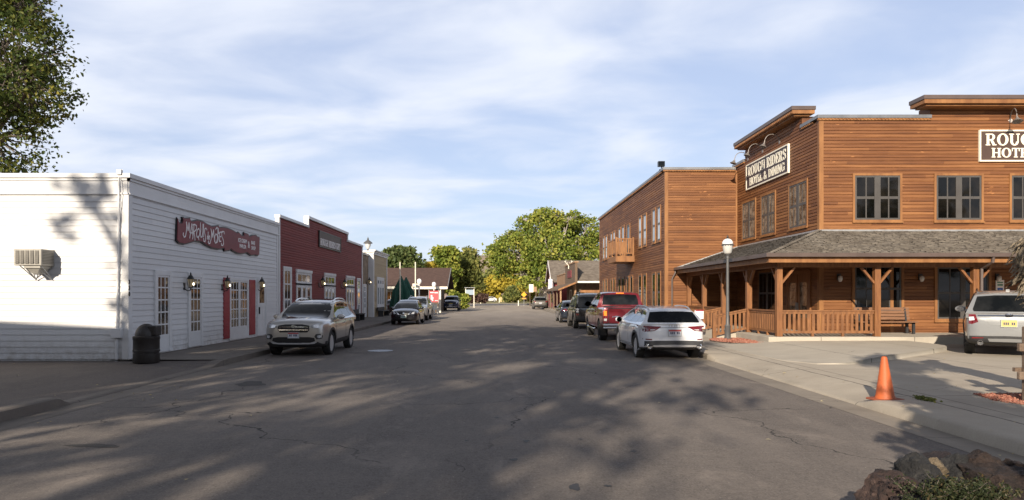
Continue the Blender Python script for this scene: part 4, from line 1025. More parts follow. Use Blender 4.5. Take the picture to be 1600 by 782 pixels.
def cabin(prof, zb, wb, wr, H):
    ym = (prof[0][0] + prof[-1][0]) / 2; hs = (prof[0][0] - prof[-1][0]) / 2; secs = []
    for (y, z) in prof:
        f = max(0, min(1, (z - zb) / (H - zb))); xe = wb - (wb - wr) * f - .03 * f
        t = (y - ym) / hs; bl = .11 * (abs(t) ** 3) * (1 if t > 0 else -.6)
        zz = max(z, zb + .004)
        half = [(0, zb - .10), (wb * .985, zb - .10), (wb * .985, zb - .01), (xe + .012, zb - .01 + (zz - zb) * .55), (xe, zz - .055 * f), (xe * .93, zz - .018 * f), (xe * .7, zz + .0, bl * .5), (xe * .35, zz + .012 * f, bl * .9), (0, zz + .018 * f, bl)]
        secs.append((y, [(h[0], h[1], h[2] if len(h) > 2 else 0) for h in half] + [(-h[0], h[1], h[2] if len(h) > 2 else 0) for h in half[-2:0:-1]]))
    return loft(secs)
def obj_eval(ob):
    dg = bpy.context.evaluated_depsgraph_get(); me = bpy.data.meshes.new_from_object(ob.evaluated_get(dg)); return me
WHEELS = {}
def wheel_meshes(Rr, wd, style):
    key = (Rr, wd, style)
    if key in WHEELS: return WHEELS[key]
    rr = Rr * (.70 if style != 'truck' else .60); h = wd / 2
    ty = MB().lathe([(rr, -h * .8), (rr + .02, -h * .95), (Rr * .93, -h), (Rr * .985, -h * .82), (Rr, -h * .5), (Rr, h * .5), (Rr * .985, h * .82), (Rr * .93, h), (rr + .02, h * .95), (rr, h * .8), (rr * .96, h * .2), (rr * .96, -h * .5)], (0, 0, 0), 36, 'x').build('wheel', MAT['rubber'], None, smooth=40)
    m = MB().lathe([(rr * .99, h * .80), (rr * .93, h * .84), (rr * .88, h * .55), (rr * .86, h * .1)], (0, 0, 0), 36, 'x')
    ns = 5
    for k in range(ns * 2):
        a = 2 * math.pi * (k // 2 + (.16 if k % 2 else -.16) * (1 if style != 'truck' else .5)) / ns
        d = Vector((0, math.cos(a), math.sin(a))); d0 = Vector((0, math.cos(2 * math.pi * (k // 2) / ns), math.sin(2 * math.pi * (k // 2) / ns)))
        m.bar(Vector((h * .60, 0, 0)) + d0 * rr * .10, Vector((h * .72, 0, 0)) + d * rr * .92, rr * .095, .03, up=(1, 0, 0))
    m.lathe([(0, h * .80), (rr * .16, h * .78), (rr * .2, h * .62), (rr * .2, h * .3)], (0, 0, 0), 14, 'x')
    rim = m.build('rim', MAT['rim_dirty' if style in ('dusty', 'truck') else 'rim'], None, smooth=40)
    dk = MB().lathe([(0, h * .12), (rr * .95, h * .12), (rr * .95, h * .05)], (0, 0, 0), 24, 'x').build('brake_disc', MAT['black'], None)
    WHEELS[key] = (ty, rim, dk)
    for o in (ty, rim, dk): COL.objects.unlink(o)
    return WHEELS[key]

class Car:
    def __init__(s, name, label, loc, rz, P):
        s.P = P; s.root = thing(name, label, P.get('cat', 'car'), loc, rz, P.get('group'))
        pt = P['paint']; st = P['st']; clad = P.get('clad', .3)
        lb = lower_body(st, clad).build('body', [pt, MAT['dark_plastic'], MAT['black']], None, recalc=True)
        sub = lb.modifiers.new('s', 'SUBSURF'); sub.levels = 1; sub.render_levels = 1
        me = obj_eval(lb); bpy.data.objects.remove(lb); lb = bpy.data.objects.new('body', me); COL.objects.link(lb)
        wb2 = P['wb'] / 2; Rr = P['R']; hw = P['W'] / 2
        cut = MB()
        for y in (wb2, -wb2):
            for sx in (-1, 1): cut.lathe([(0.0, -1), (Rr * 1.13, -1), (Rr * 1.13, 1), (0.0, 1)], (0, 0, 0), 28, 'x')
        cut = MB()
        for y in (wb2, -wb2):
            for sx in (-1, 1):
                x0, x1 = sx * (hw - .30), sx * (hw + .2); n = 28; V = []; ring = []
                for x in (min(x0, x1), max(x0, x1)):
                    for k in range(n): a = 2 * math.pi * k / n; V.append((x, y + Rr * 1.14 * math.cos(a), Rr + .01 + Rr * 1.14 * math.sin(a)))
                Fc = [tuple(range(n - 1, -1, -1)), tuple(range(n, 2 * n))] + [(k, (k + 1) % n, n + (k + 1) % n, n + k) for k in range(n)]
                cut.add(V, Fc)
        if P.get('bed'):
            x, y0, y1, z0, z1 = P['bed']; cut.box(-x, x, y0, y1, z0, z1)
        co = cut.build('cut', [pt, MAT['dark_plastic'], MAT['black']], None)
        for p in co.data.polygons: p.material_index = 2
        bo = lb.modifiers.new('b', 'BOOLEAN'); bo.operation = 'DIFFERENCE'; bo.object = co; bo.solver = 'EXACT'
        bpy.context.view_layer.update()
        me = obj_eval(lb); bpy.data.objects.remove(lb); bpy.data.objects.remove(co)
        me.name = 'body'
        while len(me.materials) < 3: me.materials.append(MAT['black'])
        for i, q in enumerate((pt, MAT['dark_plastic'] if not P.get('clad_mat') else P['clad_mat'], MAT['black'])): me.materials[i] = q
        for p in me.polygons:
            if p.material_index != 2 and p.center.z < clad - .005: p.material_index = 1
        me.polygons.foreach_set('use_smooth', [True] * len(me.polygons)); me.set_sharp_from_angle(angle=R(38))
        s.body = bpy.data.objects.new('body', me); COL.objects.link(s.body); s.body.parent = s.root
        cb = cabin(P['prof'], P['zbelt'], P['wbelt'], P['wroof'], P['H'])
        s.cab = cb.build('cabin', P.get('roof_paint', pt), s.root, local=True, smooth=30)
        V = []; T = []
        for o in (s.body, s.cab):
            o_ = len(V); V += [v.co.copy() for v in o.data.vertices]; T += [[i + o_ for i in p.vertices] for p in o.data.polygons]
        s.bvh = BVHTree.FromPolygons(V, T)
        s.wheels()
    def wheels(s):
        P = s.P; ty, rim, dk = wheel_meshes(P['R'], P.get('tw', .225), P.get('wheel', 'alloy'))
        for y in (P['wb'] / 2, -P['wb'] / 2):
            for sx in (-1, 1):
                o = ty.copy(); COL.objects.link(o); o.parent = s.root
                o.location = (sx * (P['W'] / 2 - P.get('tw', .225) / 2 - .02), y, P['R']); o.rotation_euler = (0, 0, 0 if sx > 0 else math.pi)
                for q in (rim, dk):
                    c = q.copy(); COL.objects.link(c); c.parent = o
    def decal(s, name, poly, axis, sign, mat, off=.008, g=.09, parent=None, both=False, label=None, thick=.02):
        """poly in (a,b): axis 'y' -> (x,z) projected from front/back; 'x' -> (y,z) from a side; 'z' -> (x,y) from above."""
        obs = []
        for mir in ((1, -1) if both else (1,)):
            bm = bmesh.new()
            if axis == 'y': vs = [(mir * a, 0, b) for a, b in poly]
            elif axis == 'x': vs = [(0, a, b) for a, b in poly]
            else: vs = [(mir * a, b, 0) for a, b in poly]
            bm.faces.new([bm.verts.new(v) for v in vs])
            lo = [min(v[i] for v in vs) for i in range(3)]; hi = [max(v[i] for v in vs) for i in range(3)]
            for i in range(3):
                k = int((hi[i] - lo[i]) / g)
                for j in range(k):
                    co = [0, 0, 0]; co[i] = lo[i] + (hi[i] - lo[i]) * (j + 1) / (k + 1); no = [0, 0, 0]; no[i] = 1
                    bmesh.ops.bisect_plane(bm, geom=bm.verts[:] + bm.edges[:] + bm.faces[:], plane_co=co, plane_no=no)
            sg = sign * (mir if axis == 'x' else 1); last = None
            d = {'y': Vector((0, -sg, 0)), 'x': Vector((-sg, 0, 0)), 'z': Vector((0, 0, -sg))}[axis]
            bad = []
            hits = {}
            for v in bm.verts:
                o = v.co - d * 6; h = s.bvh.ray_cast(o, d); hits[v] = h[0]
            good = [(v, h) for v, h in hits.items() if h is not None]
            if not good: bm.free(); continue
            for v, h in hits.items():
                if h is None:
                    w_, h = min(good, key=lambda q: (q[0].co - v.co).length); h = {'y': Vector((v.co.x, h.y, v.co.z)), 'x': Vector((h.x, v.co.y, v.co.z)), 'z': Vector((v.co.x, v.co.y, h.z))}[axis]
                hits[v] = h - d * off
            for v, h in hits.items(): v.co = h
            r = bmesh.ops.extrude_face_region(bm, geom=bm.faces[:])
            bmesh.ops.translate(bm, verts=[q for q in r['geom'] if isinstance(q, bmesh.types.BMVert)], vec=d * (off + thick))
            bmesh.ops.recalc_face_normals(bm, faces=bm.faces)
            me = bpy.data.meshes.new(name); bm.to_mesh(me); bm.free(); me.materials.append(mat)
            me.polygons.foreach_set('use_smooth', [True] * len(me.polygons)); me.set_sharp_from_angle(angle=R(35))
            o = bpy.data.objects.new(name, me); COL.objects.link(o); o.parent = parent or s.root
            if label: o['label'] = label
            obs.append(o)
        return obs
    def seams(s, lines, axis='x', wd=.014, mat=None):
        m = MB()
        for mir in (1, -1):
            for ln in lines:
                pts = []
                for (a, b), (c, d_) in zip(ln, ln[1:]):
                    k = max(2, int(math.hypot(c - a, d_ - b) / .08))
                    for i in range(k): pts.append((a + (c - a) * i / k, b + (d_ - b) * i / k))
                pts.append(ln[-1]); hp = []
                for (a, b) in pts:
                    h = s.bvh.ray_cast(Vector((mir * 6, a, b)), Vector((-mir, 0, 0)))[0]
                    if h: hp.append(h)
                for p, q in zip(hp, hp[1:]):
                    if (q - p).length > 1e-4: m.bar(p, q, .006, wd, up=Vector((mir, 0, 0)).cross((q - p).normalized()))
        return m.build('door_seam', mat or MAT['black'], s.root, local=True)
    def handles(s, spots, mat):
        for (y, z) in spots:
            for mir in (1, -1):
                h = s.bvh.ray_cast(Vector((mir * 6, y, z)), Vector((-mir, 0, 0)))[0]
                MB().box(h.x - .005, h.x + mir * .035, y - .09, y + .09, z - .016, z + .016).build('door_handle', mat, s.root, local=True, bevel=.008)
    def mirrors(s, y, z, mat, sc=1.0):
        for mir in (1, -1):
            h = s.bvh.ray_cast(Vector((mir * 6, y, z - .02)), Vector((-mir, 0, 0)))[0]; x = h.x + mir * .13 * sc
            m = MB().lathe([(0, -.055), (.075, -.05), (.105, -.02), (.10, .03), (.07, .065), (0, .08)], (0, 0, 0), 14, 'y')
            m.v = [(x + mir * .02 + v[0] * 1.15 * sc, y + v[1] * sc, z + v[2] * .78 * sc) for v in m.v]
            m.bar((h.x - mir * .03, y, z - .04), (x, y, z - .02), .05, .05)
            o = m.build('door_mirror', mat, s.root, local=True, smooth=50)
            MB().lathe([(0, 0), (.085 * sc, 0)], (0, 0, 0), 12, 'y').add([(0, 0, 0)], []).build('mirror_glass', MAT['chrome'], o, local=True).location = (x + mir * .02, y - .056 * sc, z)
    def plate(s, z, sign, mat, wd=.31, ht=.155, top=None, y_off=.015, x=0):
        h = s.bvh.ray_cast(Vector((x, sign * 6, z)), Vector((0, -sign, 0)))[0]; y = h.y + sign * y_off
        o = MB().box(x - wd / 2, x + wd / 2, y - .012, y + .012, z - ht / 2, z + ht / 2).build('license_plate', mat, s.root, local=True)
        m = MB(); f = y + sign * .0135
        for k in range(6):
            if k == 3: continue
            xx = x - wd * .36 + k * wd * .13; m.box(xx, xx + wd * .085, f - .002, f + .002, z - ht * .22, z + ht * .16)
        m.build('plate_characters', MAT['plate_ink'], o, local=True)
        if top: MB().box(x - wd / 2 + .004, x + wd / 2 - .004, f - .002, f + .002, z + ht * .24, z + ht * .5 - .004).build('plate_band', top, o, local=True)
        m = MB(); e = .012
        m.box(x - wd/2 - e, x + wd/2 + e, y - .016, y + .014, z + ht/2, z + ht/2 + e).box(x - wd/2 - e, x + wd/2 + e, y - .016, y + .014, z - ht/2 - e, z - ht/2).box(x - wd/2 - e, x - wd/2, y - .016, y + .014, z - ht/2, z + ht/2).box(x + wd/2, x + wd/2 + e, y - .016, y + .014, z - ht/2, z + ht/2)
        m.build('plate_frame', MAT['galv'], o, local=True)
    def side_rails(s, y0, y1, x, mat, lift=.07):
        for mir in (1, -1):
            pts = []
            for i in range(13):
                t = i / 12; y = y0 + (y1 - y0) * t; h = s.bvh.ray_cast(Vector((mir * x, y, 5)), Vector((0, 0, -1)))[0]
                pts.append(Vector((mir * x, y, h.z + lift * min(1, 5 * t, 5 * (1 - t)) + .01)))
            MB().tube(pts, .02, 8).build('roof_rail', mat, s.root, local=True, smooth=50)
    def arches(s, mat, wd=.07, proud=.012):
        P = s.P; Rr = P['R']
        for y in (P['wb'] / 2, -P['wb'] / 2):
            for mir in (1, -1):
                m = MB(); prev = None
                for k in range(25):
                    a = R(-12 + 204 * k / 24); ra, rb = Rr * 1.13, Rr * 1.13 + wd; row = []
                    for r_ in (ra, rb):
                        py, pz = y + r_ * math.cos(a), Rr + .01 + r_ * math.sin(a)
                        h = s.bvh.ray_cast(Vector((mir * 6, y + (Rr * 1.17 + wd * .5) * math.cos(a), Rr + .01 + (Rr * 1.17 + wd * .5) * math.sin(a))), Vector((-mir, 0, 0)))[0]
                        x_ = h.x if h and abs(h.x) > P['W'] * .35 else mir * P['W'] / 2 * .97
                        row += [(x_ + mir * proud, py, pz), (x_ - mir * .06, py, pz)]
                    if prev: m.add(prev + row, [(0, 4, 6, 2), (2, 6, 7, 3), (1, 5, 4, 0)])
                    prev = row
                m.build('wheel_arch', mat, s.root, local=True, smooth=45)
def quadp(x0, x1, z0, z1): return [(x0, z0), (x1, z0), (x1, z1), (x0, z1)]
def sym(half): return half + [(-x, z) for x, z in half[::-1]]

CG = 'cars parked along the kerbs'
ST_SUV = [(2.26, .66, .42, .82, .90), (2.22, .80, .32, .94, 1.01), (2.05, .885, .26, 1.00, 1.085), (1.62, .917, .25, 1.03, 1.135), (1.0, .92, .25, 1.04, 1.17), (.6, .92, .25, 1.02, 1.10), (0, .92, .25, 1.04, 1.07), (-1.0, .92, .25, 1.07, 1.09), (-1.7, .915, .26, 1.10, 1.11), (-2.05, .87, .30, 1.09, 1.11), (-2.2, .80, .36, 1.0, 1.05), (-2.26, .68, .42, .88, .92)]
PROF_SUV = [(1.12, 1.09), (.75, 1.32), (.38, 1.51), (.14, 1.59), (-.1, 1.635), (-.6, 1.66), (-1.2, 1.645), (-1.65, 1.60), (-1.88, 1.53), (-2.02, 1.34), (-2.14, 1.12)]
def scale_st(st, sy, sx, sz): return [(y * sy, w_ * sx, a * sz, b * sz, c * sz) for y, w_, a, b, c in st]

# --- tan crossover, near left kerb, facing the camera
P = dict(paint=paint('tan_car_paint', (.42, .40, .375), .55, .30), st=ST_SUV, prof=PROF_SUV, W=1.84, H=1.66, wb=2.69, R=.355, zbelt=1.06, wbelt=.895, wroof=.68, clad=.42, wheel='alloy', cat='SUV', group=CG)
c = Car('parked_suv', 'beige crossover SUV with chrome grille bars, nearest car on the left kerb, facing the camera', (-5.93, 22.0, -.01), math.pi, P)
c.decal('windshield', sym([(.70, 1.115), (.735, 1.20), (.655, 1.56), (.35, 1.585)]), 'y', 1, MAT['car_glass'], off=.006)
c.decal('grille', sym([(.40, .72), (.46, .80), (.45, .92), (.25, .955)]), 'y', 1, MAT['black'], off=.006)
for zz in (.775, .86):
    c.decal('grille_bar', sym([(.41, zz), (.44, zz + .034), (.0, zz + .040)]), 'y', 1, MAT['chrome'], off=.02)
c.decal('emblem', [(.075 * math.cos(R(a)), .90 + .04 * math.sin(R(a))) for a in range(0, 360, 20)], 'y', 1, MAT['chrome'], off=.045)
c.decal('headlight', [(.46, .905), (.54, .845), (.80, .86), (.89, .97), (.82, 1.005), (.62, .965)], 'y', 1, MAT['headlamp'], off=.012, both=True)
c.decal('bumper_intake', sym([(.48, .42), (.62, .47), (.60, .56), (.45, .585)]), 'y', 1, MAT['black'], off=.008)
c.decal('bumper_strip', sym([(.40, .375), (.60, .39), (.66, .44), (.63, .455), (.46, .415)]), 'y', 1, MAT['rim'], off=.012)
c.decal('fog_lamp_recess', [(.60, .60), (.66, .52), (.80, .53), (.83, .62), (.76, .68), (.64, .67)], 'y', 1, MAT['dark_plastic'], off=.010, both=True)
c.decal('fog_lamp', [(.73 + .05 * math.cos(R(a)), .60 + .05 * math.sin(R(a))) for a in range(0, 360, 30)], 'y', 1, MAT['headlamp'], off=.02, both=True)
c.plate(.64, 1, MAT['plate_white'], top=MAT['plate_red'])
GS = [[(.72, 1.11), (.55, 1.24), (.12, 1.50), (-.42, 1.545), (-.45, 1.09)], [(-.50, 1.09), (-.48, 1.545), (-1.22, 1.53), (-1.30, 1.11)], [(-1.36, 1.12), (-1.30, 1.525), (-1.62, 1.49), (-1.86, 1.22), (-1.80, 1.15)]]
for q in GS: c.decal('side_window', q, 'x', 1, MAT['car_glass'], off=.005, both=True)
c.seams([[(.80, 1.05), (.86, .75), (.78, .44), (-.42, .44), (-.46, 1.06)], [(-.46, .44), (-1.05, .46), (-1.28, .80), (-1.34, 1.08)]])
c.handles([(-.30, .93), (-1.18, .96)], P['paint']); c.mirrors(.62, 1.13, P['paint'])
c.side_rails(.05, -1.75, .60, MAT['chrome'], .045); c.arches(MAT['dark_plastic'], .07)
c.decal('sill_trim', [(.95, .30), (.95, .42), (-.95, .42), (-.95, .30)], 'x', 1, MAT['dark_plastic'], off=.014, both=True)
c.decal('sunroof', quadp(-.5, .5, -1.2, -.1), 'z', 1, MAT['car_glass'], off=.006)
c.decal('rear_window', sym([(.62, 1.16), (.60, 1.46)]), 'y', -1, MAT['car_glass']); c.decal('taillight', [(.62, .95), (.84, .95), (.86, 1.09), (.66, 1.09)], 'y', -1, MAT['tail_red'], both=True)

# --- white estate car, near right kerb, seen from behind
ST_W = [(2.36, .55, .40, .62, .68), (2.30, .72, .30, .74, .80), (2.10, .84, .24, .82, .90), (1.6, .91, .23, .88, .99), (.95, .92, .23, .93, 1.05), (.5, .92, .23, .95, 1.0), (-.5, .92, .23, .975, 1.0), (-1.4, .92, .23, 1.0, 1.02), (-2.0, .89, .27, 1.0, 1.03), (-2.27, .83, .33, .95, 1.02), (-2.36, .73, .38, .88, .93), (-2.38, .6, .42, .80, .84)]
PR_W = [(1.25, 1.02), (.85, 1.22), (.48, 1.37), (.25, 1.435), (0, 1.468), (-.6, 1.485), (-1.3, 1.462), (-1.75, 1.42), (-1.95, 1.36), (-2.12, 1.19), (-2.26, 1.01)]
wp = paint('white_car_paint', (.72, .73, .76), .0, .28)
MAT['clad_grey'] = M('grey_cladding', (.045, .047, .052), (.055, .056, .06), 8, rough=.5)
P = dict(paint=wp, st=ST_W, prof=PR_W, W=1.84, H=1.485, wb=2.82, R=.345, zbelt=.985, wbelt=.885, wroof=.63, clad=.36, clad_mat=MAT['clad_grey'], wheel='alloy', cat='estate car', group=CG)
c = Car('parked_estate_car', 'white estate car with grey wheel arches, nearest car on the right kerb, seen from behind', (4.83, 21.1, -.02), 0, P)
c.decal('rear_window', sym([(.70, 1.055), (.715, 1.09), (.60, 1.335), (.3, 1.355)]), 'y', -1, MAT['car_glass'], off=.006)
c.decal('taillight', [(.36, .945), (.42, .90), (.54, .83), (.80, .80), (.87, .83), (.88, .96), (.78, .965)], 'y', -1, MAT['tail_red'], off=.010, g=.05, both=True)
c.decal('taillight_clear', [(.52, .865), (.60, .842), (.68, .845), (.66, .865)], 'y', -1, MAT['tail_clear'], off=.018, both=True)
c.decal('trim_strip', sym([(.41, .906), (.41, .918), (0, .922)]), 'y', -1, MAT['dark_plastic'], off=.008)
m = MB()
h = c.bvh.ray_cast(Vector((0, -6, .965)), Vector((0, 1, 0)))[0]
for k in range(4):
    xx = (k - 1.5) * .068; n = 16
    for i in range(n):
        a, b_ = 2 * math.pi * i / n, 2 * math.pi * (i + 1) / n
        m.bar((xx + .045 * math.cos(a), h.y - .02 - .001 * k, .965 + .045 * math.sin(a)), (xx + .045 * math.cos(b_), h.y - .02 - .001 * k, .965 + .045 * math.sin(b_)), .009, .009, up=(0, 1, 0))
m.build('emblem', MAT['chrome'], c.root, local=True)
c.decal('plate_recess', sym([(.34, .66), (.36, .88), (0, .885)]), 'y', -1, wp, off=.004)
c.plate(.775, -1, MAT['plate_white'], top=MAT['plate_red'], wd=.34, ht=.17)
c.seams([[(-1.95, .93), (-2.0, .6)]], wd=.01)
c.decal('rear_bumper', sym([(.86, .28), (.89, .54), (.50, .56), (0, .56)]), 'y', -1, MAT['clad_grey'], off=.02)
c.decal('bumper_strip', sym([(.58, .385), (.60, .435), (0, .45)]), 'y', -1, MAT['rim'], off=.034)
c.decal('reflector', [(.62, .575), (.84, .585), (.84, .615), (.62, .605)], 'y', -1, MAT['tail_red'], off=.012, both=True)
for sx in (-1, 1):
    h = c.bvh.ray_cast(Vector((sx * .66, -6, .37)), Vector((0, 1, 0)))[0]
    MB().lathe([(.075, .1), (.075, -.06), (.058, -.065), (.055, .0), (0, .0)], (sx * .68, h.y - .01, .40), 22, 'y').build('exhaust_pipe', MAT['chrome'], c.root, local=True, smooth=40)
GS = [[(.85, 1.03), (.45, 1.30), (.12, 1.375), (-.38, 1.385), (-.42, 1.02)], [(-.47, 1.02), (-.45, 1.385), (-1.16, 1.375), (-1.22, 1.04)], [(-1.28, 1.045), (-1.23, 1.37), (-1.62, 1.345), (-1.90, 1.14), (-1.86, 1.07)]]
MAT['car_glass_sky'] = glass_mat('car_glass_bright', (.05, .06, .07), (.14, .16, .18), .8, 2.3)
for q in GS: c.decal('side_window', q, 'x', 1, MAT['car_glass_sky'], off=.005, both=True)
c.seams([[(.85, .98), (.90, .6), (.80, .38), (-.40, .38), (-.44, .99)], [(-.44, .38), (-.95, .40), (-1.20, .75), (-1.26, 1.01)]])
c.handles([(-.28, .88), (-1.1, .90)], wp); c.mirrors(.72, 1.04, wp)
c.side_rails(.05, -1.8, .58, MAT['rim'], .04); c.arches(MAT['clad_grey'], .065, .016)
c.decal('sill_trim', [(1.0, .26), (1.0, .35), (-1.0, .35), (-1.0, .26)], 'x', 1, MAT['clad_grey'], off=.016, both=True)
c.decal('sill_strip', [(.98, .29), (.98, .32), (-.98, .32), (-.98, .29)], 'x', 1, MAT['rim'], off=.022, both=True)
c.decal('windshield', sym([(.74, 1.09), (.62, 1.39), (.3, 1.41)]), 'y', 1, MAT['car_glass']); c.decal('headlight', [(.5, .70), (.80, .74), (.84, .84), (.60, .80)], 'y', 1, MAT['headlamp'], both=True)

# --- red crew cab pickup
ST_P = [(2.90, .80, .55, .95, 1.05), (2.84, .93, .48, 1.08, 1.18), (2.6, .98, .45, 1.16, 1.28), (1.7, 1.0, .45, 1.20, 1.36), (1.0, 1.0, .45, 1.22, 1.34), (.3, 1.0, .45, 1.24, 1.30), (-1.0, 1.0, .45, 1.26, 1.31), (-1.05, 1.0, .45, 1.30, 1.36), (-2.0, 1.0, .47, 1.31, 1.37), (-2.72, .985, .50, 1.31, 1.37), (-2.80, .975, .52, 1.31, 1.36), (-2.81, .96, .53, 1.29, 1.34)]
PR_P = [(1.35, 1.30), (1.0, 1.52), (.65, 1.74), (.42, 1.84), (.2, 1.90), (-.3, 1.935), (-.7, 1.92), (-.9, 1.88), (-.98, 1.72), (-1.06, 1.36)]
rp_ = paint('red_pickup_paint', (.15, .005, .011), .25, .3, dust=(.13, .075, .055), dz=.6)
P = dict(paint=rp_, st=ST_P, prof=PR_P, W=2.0, H=1.935, wb=3.57, R=.41, tw=.29, zbelt=1.31, wbelt=.955, wroof=.78, clad=.50, wheel='truck', cat='pickup truck', group=CG, bed=(.84, -2.72, -1.12, .9, 1.6))
c = Car('parked_pickup', 'dark red dusty pickup truck with chrome rear bumper behind the white estate car', (4.98, 29.0, 0), 0, P)
c.decal('rear_window', sym([(.74, 1.40), (.72, 1.62), (.66, 1.80), (.3, 1.825)]), 'y', -1, MAT['car_glass'], off=.006)
c.decal('brake_lamp', sym([(.16, 1.855), (.16, 1.89), (0, 1.893)]), 'y', -1, MAT['tail_orange'], off=.03)
m = [(.74, .66), (.755, 1.27), (0, 1.27)]
c.decal('tailgate', sym(m), 'y', -1, rp_, off=.018)
c.decal('tailgate_seam', sym([(.765, .64), (.775, 1.30), (0, 1.30)]), 'y', -1, MAT['black'], off=.008)
c.decal('tailgate_spoiler', sym([(.74, 1.19), (.745, 1.255), (0, 1.258)]), 'y', -1, rp_, off=.035)
c.decal('taillight', [(.80, .86), (.955, .86), (.96, 1.22), (.80, 1.22)], 'y', -1, MAT['tail_red'], off=.014, both=True)
c.decal('taillight_amber', [(.83, 1.0), (.94, 1.0), (.945, 1.19), (.83, 1.19)], 'y', -1, MAT['tail_orange'], off=.022, both=True)
c.decal('reverse_lamp', [(.83, .80), (.94, .80), (.94, .89), (.83, .89)], 'y', -1, MAT['tail_clear'], off=.02, both=True)
# ram-like shield with horns, and a small script badge
c.decal('emblem', [(.30, 1.06), (.33, .97), (.36, 1.04), (.39, 1.02), (.42, 1.04), (.45, .97), (.48, 1.06), (.44, 1.11), (.40, 1.075), (.38, 1.075), (.34, 1.11)], 'y', -1, MAT['chrome'], off=.03, g=.3)
c.decal('badge', [(-.62, .935), (-.50, .965), (-.46, .945), (-.34, .955), (-.34, .985), (-.50, 1.0), (-.54, .98), (-.62, .975)], 'y', -1, MAT['chrome'], off=.03, g=.3)
m = MB().box(-.98, .98, -3.02, -2.80, .58, .70).box(-.98, -.30, -3.0, -2.80, .50, .58).box(.30, .98, -3.0, -2.80, .50, .58).box(-.30, .30, -2.97, -2.80, .50, .60); m.build('rear_bumper', MAT['chrome'], c.root, local=True, bevel=.03)
MB().box(-.94, .94, -3.0, -2.84, .702, .715).build('bumper_pad', MAT['dark_plastic'], c.root, local=True)
GS = [[(1.0, 1.34), (.60, 1.62), (.28, 1.80), (-.02, 1.81), (-.05, 1.33)], [(-.12, 1.33), (-.10, 1.81), (-.78, 1.80), (-.88, 1.35)]]
for q in GS: c.decal('side_window', q, 'x', 1, MAT['car_glass'], off=.005, both=True)
c.seams([[(.98, 1.28), (1.02, .8), (.95, .52), (-.04, .52), (-.08, 1.28)], [(-.08, .52), (-.85, .52), (-.95, 1.28)], [(-1.02, .52), (-1.02, 1.30)]])
c.handles([(.12, 1.10), (-.75, 1.12)], rp_); c.mirrors(.85, 1.42, MAT['black'], 1.35)
for sx in (-1, 1): MB().tube([(sx * 1.0, 1.2, .46), (sx * 1.04, 1.1, .42), (sx * 1.04, -1.0, .42), (sx * 1.0, -1.1, .46)], .04, 8).build('side_step', MAT['chrome'], c.root, local=True, smooth=50)
for sx in (-1, 1): MB().box(sx * .92 - .16, sx * .92 + .05 if sx > 0 else sx * .92 + .16, -2.30, -2.27, .22, .62).build('mud_flap', MAT['rubber'], c.root, local=True)
c.decal('windshield', sym([(.78, 1.42), (.70, 1.82), (.3, 1.85)]), 'y', 1, MAT['car_glass']); c.decal('grille', sym([(.55, .80), (.6, 1.1), (0, 1.12)]), 'y', 1, MAT['chrome'])

# --- dark boxy SUV with spare-wheel-less tailgate
ST_B = [(2.36, .72, .45, .85, .92), (2.30, .88, .36, .98, 1.04), (2.1, .94, .32, 1.03, 1.11), (1.5, .955, .30, 1.08, 1.16), (.9, .96, .30, 1.10, 1.16), (0, .96, .30, 1.12, 1.14), (-1.2, .96, .30, 1.13, 1.15), (-2.15, .955, .34, 1.13, 1.16), (-2.38, .93, .40, 1.12, 1.15), (-2.42, .90, .46, 1.08, 1.11)]
PR_B = [(1.05, 1.14), (.8, 1.38), (.55, 1.62), (.38, 1.74), (.15, 1.80), (-.4, 1.83), (-.62, 1.88), (-1.5, 1.885), (-2.1, 1.86), (-2.24, 1.80), (-2.33, 1.5), (-2.38, 1.15)]
bp_ = paint('black_suv_paint', (.012, .014, .016), .3, .22, dust=(.14, .115, .09), dz=1.1)
P = dict(paint=bp_, st=ST_B, prof=PR_B, W=1.92, H=1.885, wb=2.885, R=.385, tw=.255, zbelt=1.14, wbelt=.925, wroof=.80, clad=.45, wheel='dusty', cat='SUV', group=CG)
c = Car('parked_suv', 'black boxy dusty SUV with a tall rear window parked ahead of the red pickup', (4.98, 38.4, 0), 0, P)
c.decal('rear_window', [(-.80, 1.16), (.80, 1.16), (.76, 1.72), (-.76, 1.72)], 'y', -1, MAT['car_glass'], off=.008)
c.decal('taillight', [(.74, .74), (.90, .74), (.90, .83), (.74, .83)], 'y', -1, MAT['tail_red'], off=.012, both=True)
for zz in (.93, 1.05): c.decal('taillight_clear', [(.82 + .07 * math.cos(R(a)), zz + .06 * math.sin(R(a))) for a in range(0, 360, 30)], 'y', -1, MAT['tail_clear'], off=.02, both=True)
c.plate(.93, -1, MAT['plate_white'], x=.18)
c.decal('rear_bumper', sym([(.90, .46), (.90, .66), (0, .68)]), 'y', -1, MAT['dark_plastic'], off=.05)
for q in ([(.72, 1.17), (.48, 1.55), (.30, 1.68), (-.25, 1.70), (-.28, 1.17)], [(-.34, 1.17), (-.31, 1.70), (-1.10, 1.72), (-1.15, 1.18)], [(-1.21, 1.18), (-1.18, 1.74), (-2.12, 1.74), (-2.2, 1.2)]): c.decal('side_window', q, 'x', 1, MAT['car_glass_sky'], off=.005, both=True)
c.seams([[(.80, 1.1), (.85, .6), (.75, .46), (-.28, .46), (-.31, 1.12)], [(-.31, .46), (-1.0, .48), (-1.18, 1.12)]]); c.mirrors(.62, 1.24, MAT['black'], 1.1)
c.side_rails(-.0, -2.1, .68, MAT['black'], .06); c.arches(MAT['dark_plastic'], .06)
c.decal('windshield', sym([(.78, 1.22), (.72, 1.70), (.3, 1.72)]), 'y', 1, MAT['car_glass'])

